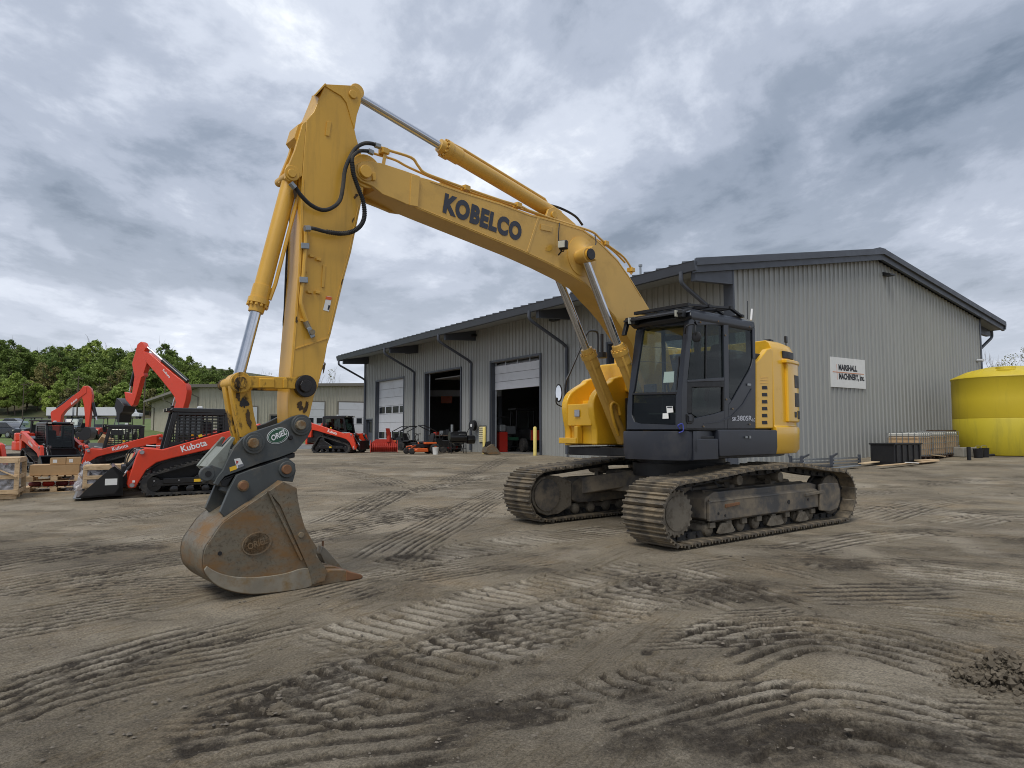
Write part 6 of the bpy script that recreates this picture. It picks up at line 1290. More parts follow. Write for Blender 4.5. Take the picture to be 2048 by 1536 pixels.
# frames of grey steel lying along the wall
for k, (x0, x1, yb, off, lb) in enumerate(((1581, 1604, 921, 1.2, 'leftmost grey steel frame lying by the gable wall'), (1602, 1664, 922, 1.6, 'long middle grey steel frame lying by the gable wall'), (1662, 1718, 921, 2.0, 'right grey steel frame lying by the gable wall'))):
    a, c = at_wall(x0, yb, off), at_wall(x1, yb, off); Ln = (c-a).length; t = thing('steel_frame', lb, 'frame', a, math.atan2((c-a).y, (c-a).x), 'steel frames stacked by the wall')
    for z in (.06, .17, .28): b = MB(); b.bx(0, Ln, -.03, .03, z, z+.055); b.build('rail', MT['galvanised'], t)
    for x in (0, Ln): b = MB(); b.bx(x-.035, x+.035, -.05, .75, .0, .05); b.bx(x-.035, x+.035, -.05, .03, .0, .42); b.build('end_post', MT['trim_dark'], t)
    b = MB(); b.beam((Ln*.15, .1, .38), (Ln*.5, .3, .46), .05, .06); b.build('cross_brace', MT['trim_dark'], t)
for k, (x0, x1, y0, off, m, lb) in enumerate(((1590, 1640, 927, 2.6, 'paper', 'white board lying below the steel frames'), (1640, 1716, 927, 2.7, 'galvanised', 'grey length of channel lying below the steel frames'), (1724, 1752, 924, 2.4, 'cardboard_pale', 'pale broken board lying left of the black bin'), (1760, 1875, 931, 3.4, 'wood', 'long thin plank on the ground before the black bin'), (1835, 1872, 929, 3.2, 'cardboard_pale', 'torn pale board on the ground before the totes'), (1818, 1830, 934, 3.6, 'paper', 'scrap of white board in front of the planks'), (1862, 1888, 925, 2.4, 'cardboard_pale', 'pale board leaning against the last tote'))):
    a, c = at_wall(x0, y0, off), at_wall(x1, y0, off); b = MB(); b.beam(a + V(0, 0, .05+.02*k), c + V(0, 0, .07+.02*(k % 3)), .18 + .05*(k % 3), .03); tag(b.build('loose_board', MT[m], bevel=.004), lb, 'board', 'loose boards by the gable wall')
# ------------------------------------------------------------------ things in front of and inside the bays
def gp(px, py): p = gnd(px, py); return p
for px, py, lb in ((968.5, 908, 'pale yellow bollard beside the louvre vent'), (1070, 911, 'pale yellow bollard at the right side of the half-open door')):
    p = gp(px, py); hgt = 1.38; b = MB(); b.rev(p, UP, [(0, .085), (hgt-.06, .085), (hgt-.02, .06), (hgt, .02)], 18); tag(b.build('bollard', MT['bollard_yellow']), lb, 'bollard', 'bollards by the bay doors')
p = gp(984, 909); t = thing('digger_bucket', 'small worn digger bucket resting on the ground by the bollard', 'bucket', p, R(200))
b = MB(); b.prism([(x, -.38, z) for x, z in ((-.35, .02), (.3, .02), (.42, .14), (.36, .36), (.1, .52), (-.02, .5), (.15, .3), (.1, .14), (-.35, .05))], (0, .76, 0)); b.build('shell', MT['bucket_steel'], t)
for y in (-.385, .365): b = MB(); b.prism([(x, y, z) for x, z in ((-.35, .02), (.3, .02), (.42, .14), (.36, .36), (.1, .52), (-.15, .3))], (0, .02, 0)); b.build('side', MT['bucket_steel'], t)
for y in (-.12, .08): b = MB(); b.prism([(x, y, z) for x, z in ((.05, .45), (.36, .36), (.3, .62), (.12, .66))], (0, .04, 0)); b.build('ear', MT['black_trim'], t)
p = gp(871, 909); t = thing('white_pail', 'white plastic pail on the ground before the mowers', 'pail', p); b = MB(); b.rev((0, 0, 0), UP, [(0, .13), (.34, .155), (.36, .165), (.33, .14), (.03, .12)], 20); b.build('pail_body', MT['paper'], t); b = MB(); b.tube(spline([(-.16, 0, .34), (0, -.14, .2), (.16, 0, .34)], 5), .006, 6); b.build('bail_handle', MT['galvanised'], t)
# hose reel on the downspout
t0, z0 = wall_tz(948, 851, -.25); e = wp(t0, -.1, z0); t = wthing('hose_reel', 'black hose reel mounted on the wall by the downspout', 'hose reel', e)
b = MB(); b.rev(e + wout*.12, wout, [(0, .3), (.03, .3), (.04, .2), (.16, .2), (.17, .3), (.2, .3)], 24); b.build('drum', MT['black_trim'], t); b = MB(); b.cyl(e + wout*.32, e + wout*.34, .09, n=16); b.build('hub', MT['paper'], t)
b = MB(); b.tube(spline([e + wout*.2 + WA*.25, e + wout*.25 + WA*.6 - UP*.4, e + wout*.3 + WA*1.0 - UP*1.3, e + wout*.4 + WA*1.1 - UP*1.9], 5), .02, 6); b.build('hose', MT['black_trim'], t); b = MB(); b.beam(e + wout*.0, e + wout*.14, .1, .1); b.build('bracket', MT['black_trim'], t)
# smoker grill
p = gp(915, 907); t = thing('smoker_grill', 'black barrel smoker grill on legs beside the open bay', 'grill', p, R(20))
b = MB(); b.rev((-.45, 0, .85), (1, 0, 0), [(0, .28), (.02, .30), (.88, .30), (.9, .28)], 20); b.build('barrel', MT['black_paint'], t); b = MB(); b.rev((.50, 0, .72), (1, 0, 0), [(0, .2), (.02, .22), (.4, .22), (.42, .2)], 18); b.build('fire_box', MT['black_paint'], t)
b = MB(); b.cyl((-.3, 0, 1.12), (-.3, 0, 1.5), .07, n=12); b.build('chimney', MT['galvanised'], t); b = MB(); b.tube(spline([(.0, -.3, .95), (.0, -.37, 1.0), (.3, -.37, 1.0), (.3, -.3, .95)], 4), .012, 6); b.build('lid_handle', MT['galvanised'], t)
for x in (-.4, .4):
    for y in (-.22, .22): b = MB(); b.beam((x, y, 0), (x, y*.8, .65), .04, .04); b.build('leg', MT['black_trim'], t)
b = MB(); b.bx(-.42, .42, -.24, .24, .26, .29); b.build('shelf', MT['black_trim'], t)
# zero-turn mowers
def mower(px, py, rz, label, paint, roll=True):
    p = gp(px, py); t = thing('riding_mower', label, 'mower', p, rz, 'riding mowers parked by the open bay')
    for y in (-.42, .42):
        b = MB(); b.rev((-.45, y-.13, .27), (0, 1, 0), [(0, .19), (.02, .26), (.24, .26), (.26, .19)], 20); w_ = b.build('rear_wheel', MT['rubber'], t); b = MB(); b.cyl((-.45, y-.14, .27), (-.45, y+.14, .27), .13, n=14); b.build('rim', paint, w_)
        b = MB(); b.rev((.75, y*.9-.06, .16), (0, 1, 0), [(0, .11), (.01, .155), (.11, .155), (.12, .11)], 16); b.build('front_wheel', MT['rubber'], t)
        b = MB(); b.tube([(.75, y*.9, .16), (.75, y*.9, .38), (.5, y*.5, .42)], .03, 6); b.build('caster_fork', paint, t)
        b = MB(); b.tube(spline([(.25, y*.45, .5), (.35, y*.45, .8), (.3, y*.3, 1.0), (.15, y*.12, 1.02)], 4), .018, 6); b.build('control_lever', MT['black_trim'], t)
    b = MB(); b.bx(-.8, .5, -.28, .28, .34, .5); b.build('chassis', MT['black_trim'], t, bevel=.03); b = MB(); b.prism([(x, -.62, z) for x, z in ((-.05, .12), (.62, .12), (.66, .2), (.55, .3), (0, .3))], (0, 1.24, 0)); b.build('cutting_deck', paint, t, bevel=.03)
    b = MB(); b.bx(-.95, -.5, -.3, .3, .42, .78); b.build('engine', MT['black_paint'], t, bevel=.05); b = MB(); b.bx(-.45, .1, -.26, .26, .52, .64); s_ = b.build('seat', MT['seat_black'], t, bevel=.04)
    b = MB(); b.hexa([(-.5, -.25, .6), (-.38, -.25, .6), (-.38, .25, .6), (-.5, .25, .6), (-.6, -.22, 1.05), (-.5, -.22, 1.05), (-.5, .22, 1.05), (-.6, .22, 1.05)]); b.build('seat_back', MT['seat_black'], s_, bevel=.04)
    if roll: b = MB(); b.tube([(-.5, -.4, .5), (-.55, -.4, 1.15), (.1, -.4, 1.45), (.12, .4, 1.45), (-.55, .4, 1.15), (-.5, .4, .5)], .03, 8); b.build('roll_bar', MT['black_trim'], t)
    for y in (-.38, .38): b = MB(); b.bx(-.55, .1, y-.12, y+.12, .5, .6); b.build('fender', paint, t, bevel=.03)
mower(806, 900, R(-20), 'leftmost riding mower with folded roll bar in front of the closed bay door', MT['orange_paint']); mower(823, 901, R(-25), 'second riding mower with folded roll bar, between the first and the orange one', MT['black_paint']); mower(846, 908, R(-150), 'orange riding mower with large rear tyres behind the white pail', MT['orange_paint']); mower(893, 904, R(160), 'low red riding mower without roll bar next to the smoker grill', MT['red_dull'], False)
p = gp(880, 906) + V(0, .6, 0); t = thing('black_barrow', 'black wheeled cart body standing behind the white pail', 'cart', p, R(10)); b = MB(); b.hexa([(-.5, -.35, .3), (.5, -.35, .3), (.5, .35, .3), (-.5, .35, .3), (-.6, -.42, .7), (.62, -.42, .66), (.62, .42, .66), (-.6, .42, .7)]); b.build('tub', MT['black_trim'], t, bevel=.04)
for y in (-.3, .3): b = MB(); b.rev((.1, y-.05, .2), (0, 1, 0), [(0, .14), (.01, .2), (.09, .2), (.1, .14)], 16); b.build('wheel', MT['rubber'], t)
for y in (-.2, .2): b = MB(); b.tube([(-.5, y, .35), (-.9, y, .6), (-1.0, y, .62)], .018, 6); b.build('handle', MT['red_dull'], t)
# red loader attachments beside the parked loader
p = gp(768, 905); t = thing('snow_blower', 'red snow blower attachment with upright chute before the closed bay door', 'attachment', p, R(10)); t.scale = (.72, .8, .85)
b = MB(); b.prism([(x, -.5, z) for x, z in ((-1.0, .05), (1.0, .05), (1.0, .5), (.6, .85), (-.6, .85), (-1.0, .6))], (0, .06, 0)); b.build('back_plate', MT['red_dull'], t, bevel=.01)
for x in (-1.0, .95): b = MB(); b.prism([(x, y, z) for y, z in ((-.5, .03), (-1.1, .03), (-1.1, .3), (-.9, .7), (-.5, .8))], (.05, 0, 0)); b.build('end_plate', MT['red_dull'], t, bevel=.01)
b = MB(); b.rev((-.95, -.8, .35), (1, 0, 0), [(0, .06), (1.9, .06)], 12)
for k in range(12): b.cyl((-.85+k*.155, -.8, .35), (-.82+k*.155, -.8, .35), .26, n=14)
b.build('auger', MT['red_dull'], t); b = MB(); b.cyl((.35, -.5, .7), (.35, -.5, 1.1), .17, n=14); b.prism([(.2, -.66, 1.1), (.5, -.66, 1.1), (.5, -.34, 1.1), (.2, -.34, 1.1)], (-.1, -.2, .45)); b.build('chute', MT['red_dull'], t)
b = MB(); b.bx(-.5, .5, -.44, -.05, .2, .75); b.build('gear_box', MT['black_trim'], t, bevel=.02)
# work going on inside the bays
def inside(px, depth, z=SLAB+.02): p = atd(px, 865, depth); return Vector((p.x, p.y, z))
q = inside(1020, 38.5); t = thing('tool_cart', 'black tool cart with shelves just inside the half-open bay', 'cart', q, R(30))
for z in (.25, .6, .95): b = MB(); b.bx(-.5, .5, -.3, .3, z, z+.04); b.build('shelf', MT['black_trim'], t)
for x in (-.48, .48):
    for y in (-.28, .28): b = MB(); b.bx(x-.02, x+.02, y-.02, y+.02, 0, 1.3); b.build('post', MT['black_trim'], t)
b = MB(); b.bx(-.3, .3, -.1, .1, 1.0, 1.42); b.build('case', MT['drum_grey'], t); b = MB(); b.bx(-.45, .4, -.25, .2, .64, .82); b.build('parts_tray', MT['green_print'], t)
q = inside(1002, 38.0); t = thing('parts_rack', 'red and black parts rack at the left of the half-open bay', 'rack', q, R(30)); b = MB(); b.bx(-.25, .25, -.3, .3, 0, 1.1); b.build('cabinet', MT['red_print'], t, bevel=.01); b = MB(); b.bx(-.2, .2, -.26, .26, 1.1, 1.5); b.build('rag_pile', MT['drum_grey'], t, bevel=.08); b = MB(); b.bx(-.4, .4, -.35, .35, 1.9, 1.95); b.build('upper_shelf', MT['black_trim'], t)
q = inside(1055, 39.0); t = thing('utility_tractor', 'dark tractor with a lit windscreen parked inside the half-open bay', 'tractor', q, R(-70))
b = MB(); b.bx(-.3, 1.4, -.4, .4, .6, 1.25); b.build('bonnet', MT['black_paint'], t, bevel=.06); b = MB(); b.bx(-1.4, -.3, -.6, .6, .7, 1.2); b.build('platform', MT['black_paint'], t, bevel=.04)
for x in (-1.3, -.35):
    for y in (-.55, .55): b = MB(); b.beam((x, y, 1.2), (x*.95, y*.95, 2.35), .07, .07); b.build('post', MT['black_trim'], t)
b = MB(); b.bx(-1.45, -.2, -.65, .65, 2.35, 2.47); b.build('roof', MT['black_trim'], t, bevel=.03); b = MB(); b.hexa([(-.36, -.5, 1.25), (-.35, -.5, 1.25), (-.35, .5, 1.25), (-.36, .5, 1.25), (-.36, -.5, 2.33), (-.35, -.5, 2.33), (-.35, .5, 2.33), (-.36, .5, 2.33)]); b.build('windscreen', MT['glass_clear'], t)
for x, r, w_ in ((-.85, .6, .4), (1.05, .38, .28)):
    for y in (-.65, .65): b = MB(); b.rev((x, y-w_/2, r), (0, 1, 0), [(0, r*.7), (.03, r), (w_-.03, r), (w_, r*.7)], 20); b.build('wheel', MT['rubber'], t)
b = MB(); b.bx(1.4, 1.48, -.35, .35, .65, 1.2); b.build('grille', MT['red_dull'], t)
q = inside(893, 50); t = thing('overhead_crane', 'grey crane beam high inside the open middle bay', 'crane', q); b = MB(); b.bx(-3, 4, -.15, .15, 3.7, 4.15); b.build('beam', MT['white_metal'], t); b = MB(); b.bx(-.4, .4, -.25, .25, 3.2, 3.7); b.build('hoist', MT['orange_paint'], t)
for x in (-2.9, 3.9): b = MB(); b.bx(x-.12, x+.12, -.12, .12, 0, 3.7); b.build('column', MT['trim_dark'], t)
q = inside(905, 43); t = thing('work_bench', 'cluttered dark work bench inside the open middle bay', 'bench', q, R(-34)); b = MB(); b.bx(-1.6, 1.6, -.4, .4, .85, .92); b.build('top', MT['wood_dark'], t)
for x in (-1.5, 1.5): b = MB(); b.bx(x-.06, x+.06, -.35, .35, 0, .85); b.build('leg', MT['black_trim'], t)
for k in range(6): b = MB(); b.bx(-1.4+k*.5, -1.1+k*.5, -.2, .2, .92, 1.1+.08*(k % 3)); b.build('parts_box', MT[['red_dull', 'drum_grey', 'black_trim'][k % 3]], t, bevel=.02)
# ------------------------------------------------------------------ compact track loaders
RP, BP, BT = MT['red_paint'], MT['black_paint'], MT['black_trim']
def hull_path(circs, n=10):
    """belt round circles given counter-clockwise (x, z, r)"""
    pts = []; m = len(circs)
    for i in range(m):
        x0, z0, r0 = circs[i-1]; x1, z1, r1 = circs[i]; x2, z2, r2 = circs[(i+1) % m]
        a0 = math.atan2(z1-z0, x1-x0)-math.pi/2; a1 = math.atan2(z2-z1, x2-x1)-math.pi/2
        while a1 < a0: a1 += 2*math.pi
        for k in range(n+1):
            t = a0+(a1-a0)*k/n; pts.append((x1+r1*math.cos(t), z1+r1*math.sin(t)))
    return pts
CTLS = {}
def ctl_parts(t, bucket=True, cage=True, lettering='Kubota', model=True, rear_grille=True, arm_red=RP):
    W = .98
    belt = hull_path([(-.86, .24, .22), (.92, .27, .25), (-.55, .76, .23)])
    for sg in (-1, 1):
        yo, yi = sg*W, sg*(W-.45); b = MB(); n = len(belt); cx_ = sum(p[0] for p in belt)/n; cz_ = sum(p[1] for p in belt)/n
        inn = [(p[0]+(cx_-p[0])*.09, p[1]+(cz_-p[1])*.12) for p in belt]
        vs = [(x, yo, z) for x, z in belt] + [(x, yi, z) for x, z in belt] + [(x, yi, z) for x, z in inn] + [(x, yo, z) for x, z in inn]; fs = []
        for i in range(n):
            j = (i+1) % n
            for k in range(4): k2 = (k+1) % 4; fs.append((k*n+i, k*n+j, k2*n+j, k2*n+i))
        b.add(vs, fs); tr = b.build('rubber_track', MT['rubber'], t, smooth=50)
        rs, Ln = resample(belt, 46); b = MB()
        for k in range(46):
            d = (rs[(k+1) % 46]-rs[k-1]).normalized(); nr = Vector((d.y, -d.x, 0)); c_ = rs[k]+nr*.012
            M_ = Matrix(((d.x, 0, nr.x), (0, 1, 0), (d.y, 0, nr.y))); b.box((c_.x, sg*(W-.225), c_.y), (.05, .45, .035), M_)
        lg = b.build('tread_lugs', MT['rubber'], tr); lg['kind'] = 'stuff'
        b = MB(); b.prism([(x, sg*(W-.09), z) for x, z in ((-.95, .22), (.95, .22), (.85, .38), (.1, .42), (-.4, .72), (-.7, .7))], (0, -sg*.25, 0)); b.build('track_frame', BP, t, bevel=.02)
        b = MB(); b.prism([(x, sg*(W-.05), z) for x, z in ((-.8, .28), (.72, .28), (.72, .42), (-.8, .44))], (0, -sg*.06, 0)); b.build('frame_rail', BP, t, bevel=.02)
        for x, z, r in ((.92, .27, .2), (-.86, .24, .17)): b = MB(); b.rev((x, sg*(W-.10), z), (0, -sg, 0), [(0, r*.4), (.0, r*.9), (.03, r), (.2, r), (.22, r*.8)], 18); b.build('idler', BP, t)
        b = MB(); b.rev((-.55, sg*(W-.08), .76), (0, -sg, 0), [(0, .06), (.02, .17), (.2, .17)], 18); b.build('sprocket', BP, t)
        for k in range(4): b = MB(); b.rev((-.5+k*.33, sg*(W-.05), .14), (0, -sg, 0), [(0, .03), (.01, .085), (.3, .085), (.31, .03)], 14); b.build('roller', BP, t)
    b = MB(); b.bx(-1.15, .95, -.5, .5, .30, 1.0); b.build('chassis', BT, t, bevel=.03)
    b = MB(); b.prism([(x, -.70, z) for x, z in ((-1.55, .55), (-.55, .75), (-.55, 1.42), (-.9, 1.55), (-1.45, 1.5), (-1.58, 1.3))], (0, 1.4, 0)); b.build('engine_cover', BP, t, bevel=.05)
    b = MB(); b.prism([(x, -.72, z) for x, z in ((-1.62, .48), (-1.5, .48), (-1.48, 1.38), (-1.62, 1.34))], (0, 1.44, 0)); rg = b.build('rear_door', arm_red, t, bevel=.03)
    if rear_grille:
        for k in range(5): b = MB(); b.bx(-1.66, -1.62, -.6, .6, .58+k*.15, .62+k*.15); b.build('grille_bar', arm_red, rg)
    # cab
    b = MB(); b.prism([(x, -.5, z) for x, z in ((-.72, 2.02), (.50, 2.05), (.62, 2.10), (.55, 2.17), (-.6, 2.16), (-.78, 2.1))], (0, 1.0, 0)); rf = b.build('cab_roof', BP, t, bevel=.03)
    for sg in (-1, 1):
        y = sg*.5
        for pts in ([(-.74, .98), (-.60, .98), (-.60, 2.03), (-.74, 2.03)], [(.42, 2.05), (.54, 2.05), (.74, 1.0), (.60, 1.0)], [(-.6, 1.98), (.44, 1.98), (.42, 2.05), (-.6, 2.05)], [(-.6, .98), (.62, .98), (.58, 1.30), (-.6, 1.30)]):
            b = MB(); b.prism([(x, y, z) for x, z in pts], (0, -sg*.07, 0)); b.build('cab_frame', BP, t, bevel=.012)
        if cage:
            b = MB(); b.bx(-.62, .5, y-sg*.02-.004, y-sg*.02+.004, 1.28, 2.0)
            b = MB()
            for k in range(9): x = -.58+k*.125; b.bx(x-.014, x+.014, y-sg*.03-.012, y-sg*.03+.012, 1.3, 1.99)
            for k in range(8): z = 1.35+k*.083; b.bx(-.6, .52, y-sg*.03-.010, y-sg*.03+.010, z-.012, z+.012)
            g_ = b.build('side_screen', BP, t); g_['kind'] = 'stuff'
        else:
            b = MB(); b.hexa([(-.6, y-.004, 1.3), (.55, y-.004, 1.3), (.55, y+.004, 1.3), (-.6, y+.004, 1.3), (-.6, y-.004, 1.98), (.46, y-.004, 1.98), (.46, y+.004, 1.98), (-.6, y+.004, 1.98)]); b.build('side_window', MT['glass_cab'], t)
    b = MB(); b.bx(-.74, -.68, -.44, .44, 1.0, 1.5); b.build('cab_back', BT, t); b = MB(); b.hexa([(.66, -.43, 1.05), (.67, -.43, 1.05), (.67, .43, 1.05), (.66, .43, 1.05), (.50, -.43, 2.0), (.51, -.43, 2.0), (.51, .43, 2.0), (.50, .43, 2.0)]); b.build('front_window', MT['glass_cab'], t)
    b = MB(); b.bx(-.5, .0, -.26, .26, 1.05, 1.18); s_ = b.build('seat', MT['seat_black'], t, bevel=.04); b = MB(); b.hexa([(-.6, -.25, 1.15), (-.46, -.25, 1.15), (-.46, .25, 1.15), (-.6, .25, 1.15), (-.68, -.2, 1.8), (-.58, -.2, 1.8), (-.58, .2, 1.8), (-.68, .2, 1.8)]); b.build('seat_back', MT['seat_black'], s_, bevel=.04)
    for y in (-.4, .4): b = MB(); b.box((.6, y, 2.12), (.12, .16, .09)); l_ = b.build('work_light', BT, rf, bevel=.015); b = MB(); b.box((.665, y, 2.12), (.012, .13, .07)); b.build('lens', MT['light_lens'], l_)
    # lift arms
    armp = [(-1.42, 1.62), (-1.30, 1.72), (-1.05, 1.70), (-.4, 1.50), (.75, 1.12), (1.08, 1.16), (1.22, 1.10), (1.28, .92), (1.36, .60), (1.44, .30), (1.40, .20), (1.26, .20), (1.20, .32), (1.06, .62), (.86, .80), (.55, .90), (-.3, 1.12), (-.85, 1.28), (-1.2, 1.34), (-1.42, 1.40)]
    for sg in (-1, 1):
        y = sg*.86; b = MB(); b.prism([(x, y, z) for x, z in armp], (0, -sg*.14, 0)); a_ = b.build('lift_arm', arm_red, t, bevel=.025, seg=3)
        b = MB(); b.prism([(x, y*1.0, z) for x, z in ((-1.46, .9), (-1.18, .9), (-1.15, 1.68), (-1.35, 1.78), (-1.5, 1.6))], (0, -sg*.30, 0)); b.build('arm_tower', arm_red, t, bevel=.02)
        if lettering:
            X = Vector((1.15, 0, -.37)).normalized() if sg < 0 else Vector((-1.15, 0, .37)).normalized(); Yv = Vector((.37, 0, 1.15)).normalized() if sg < 0 else Vector((.37, 0, 1.15)).normalized()
            o = Vector((-.35, y, 1.24)) if sg < 0 else Vector((.45, y, .985)); text('lettering', lettering, MT['white_print'], a_, o + X*.12 + Yv*.02, X, Yv, .56, .16, .02, lift=.004)
        for x, z in ((1.33, .27), (1.16, 1.06), (-1.3, 1.58)): b = MB(); b.cyl((x, y-sg*.16, z), (x, y+sg*.03, z), .05, n=14); b.build('arm_pin', MT['chrome_dull'], a_)
        b = MB(); b.cyl((-.75, y-sg*.2, .8), (-.05, y-sg*.2, 1.05), .05, n=12); l_ = b.build('lift_cylinder', BP, t); b = MB(); b.cyl((-.75, y-sg*.2, .8), (-1.15, y-sg*.2, .68), .028, n=10); b.build('rod', MT['chrome'], l_)
        b = MB(); b.cyl((1.12, y-sg*.25, 1.05), (1.42, y-sg*.25, .62), .045, n=12); l_ = b.build('tilt_cylinder', BP, t); b = MB(); b.cyl((1.42, y-sg*.25, .62), (1.52, y-sg*.25, .45), .025, n=10); b.build('rod', MT['chrome'], l_)
        b = MB(); b.hexa([(-.08, y+sg*.003, 1.44), (.0, y+sg*.003, 1.41), (.0, y+sg*.006, 1.41), (-.08, y+sg*.006, 1.44), (-.06, y+sg*.003, 1.50), (.02, y+sg*.003, 1.47), (.02, y+sg*.006, 1.47), (-.06, y+sg*.006, 1.50)]); b.build('decal', MT['yellow_print'], a_)
        b = MB(); b.hexa([(-.1, sg*.975, .5), (.02, sg*.975, .5), (.02, sg*.98, .5), (-.1, sg*.98, .5), (-.1, sg*.975, .56), (.02, sg*.975, .56), (.02, sg*.98, .56), (-.1, sg*.98, .56)])
    b = MB(); b.bx(1.2, 1.32, -.75, .75, .34, .5); b.build('cross_tube', arm_red, t, bevel=.02); b = MB(); b.bx(1.42, 1.52, -.55, .55, .2, .72); b.build('coupler_plate', BT, t, bevel=.01)
    for sg in (-1, 1):
        y = sg*.875
        b = MB(); b.tube(spline([(-1.1, y-sg*.17, 1.30), (-.3, y-sg*.17, 1.06), (.6, y-sg*.17, .84), (1.0, y-sg*.17, .62), (1.2, y-sg*.2, .5)], 5), .018, 6); b.tube(spline([(1.05, y-sg*.3, 1.12), (1.3, y-sg*.3, 1.12), (1.42, y-sg*.32, .9), (1.45, y-sg*.4, .6)], 5), .016, 6); b.build('hydraulic_hose', MT['rubber'], t)
        b = MB(); b.tube([(.62, sg*.52, 1.15), (.56, sg*.56, 1.5), (.5, sg*.52, 1.85)], .014, 6); b.build('grab_handle', BT, t)
        b = MB(); b.prism([(x, sg*.975, z) for x, z in ((-.05, .31), (.09, .31), (.09, .38), (-.05, .38))], (0, sg*.004, 0)); b.build('decal', MT['yellow_print'], t)
        b = MB(); b.prism([(x, sg*.705, z) for x, z in ((-1.4, 1.0), (-.75, 1.0), (-.75, 1.3), (-1.35, 1.3))], (0, sg*.01, 0)); b.build('side_louvre', BT, t)
        for k in range(4): b = MB(); b.box((.9-.5*k, sg*.955, .36), (.03, .03, .03)); b.build('bolt', MT['chrome_dull'], t)
        b = MB(); b.cyl((1.2, sg*.62, .8), (1.2, sg*.62, 1.02), .04, n=10); b.box((1.22, sg*.55, 1.08), (.1, .14, .1)); b.build('aux_coupler', MT['chrome_dull'], t, bevel=.01)
        b = MB(); b.box((1.30, sg*.875, .36), (.05, .012, .05)); b.build('reflector', MT['white_print'], t)
    b = MB(); b.bx(.60, 1.0, -.42, .42, .98, 1.02); b.build('foot_well', BT, t); b = MB(); b.box((-.1, .0, 2.2), (.12, .1, .06)); b.build('antenna_pod', MT['white_print'], t, bevel=.02)
    b = MB(); b.tube(spline([(.42, -.52, 1.2), (.75, -.56, 1.18), (1.0, -.7, 1.2)], 4), .012, 6); b.build('cable', MT['white_print'], t)
    if bucket:
        pr = [(1.50, .05), (2.35, .02), (2.37, .05), (1.66, .10), (1.58, .25), (1.60, .52), (1.72, .70), (1.68, .74), (1.52, .58)]
        b = MB(); b.prism([(x, -1.0, z) for x, z in pr], (0, 2.0, 0)); bk = b.build('bucket', BP, t)
        for sg in (-1, 1):
            b = MB(); b.prism([(x, sg*1.0, z) for x, z in ((1.50, .05), (2.34, .02), (2.2, .20), (1.75, .70), (1.68, .74), (1.52, .58))], (0, -sg*.03, 0)); b.build('bucket_side', BP, bk)
        b = MB(); b.bx(2.28, 2.42, -1.0, 1.0, .005, .03); b.build('cutting_edge', MT['galvanised'], bk)
        b = MB(); b.hexa([(1.62, 1.003, .30), (1.85, 1.003, .30), (1.85, 1.008, .30), (1.62, 1.008, .30), (1.62, 1.003, .45), (1.85, 1.003, .45), (1.85, 1.008, .45), (1.62, 1.008, .45)]); b.build('paper_label', MT['paper'], bk)
def ctl(label, x, y, rz, sc=1.0, **k):
    t = thing('track_loader', label, 'loader', (0, 0, 0), 0, 'red compact track loaders'); ctl_parts(t, **k); t.location = (x, y, gz(x, y)); t.rotation_euler = (0, 0, rz); t.scale = (sc, sc, sc*.92); return t
ctl('red and black compact track loader with lowered black bucket beside the crates', -7.74, 16.75, R(-149))
ctl('red track loader facing right before the tan shed, red grille at its rear', *gnd(672, 906).to_2d() + Vector((0, .6)), R(-14), bucket=False, cage=False)
p = atd(66, 940, 22.3); ctl('red track loader with raised black cab behind the cardboard boxes', p.x, p.y+1.0, R(-40), .82)
p = atd(252, 940, 21.5); ctl('red track loader mostly hidden behind the loader with the black bucket', p.x-.3, p.y+.3, R(-150), .78, bucket=True)
p = atd(-150, 940, 19.0); ctl('red track loader cut off by the left edge, only its lift arm in view', p.x, p.y+.6, R(-20), bucket=False)
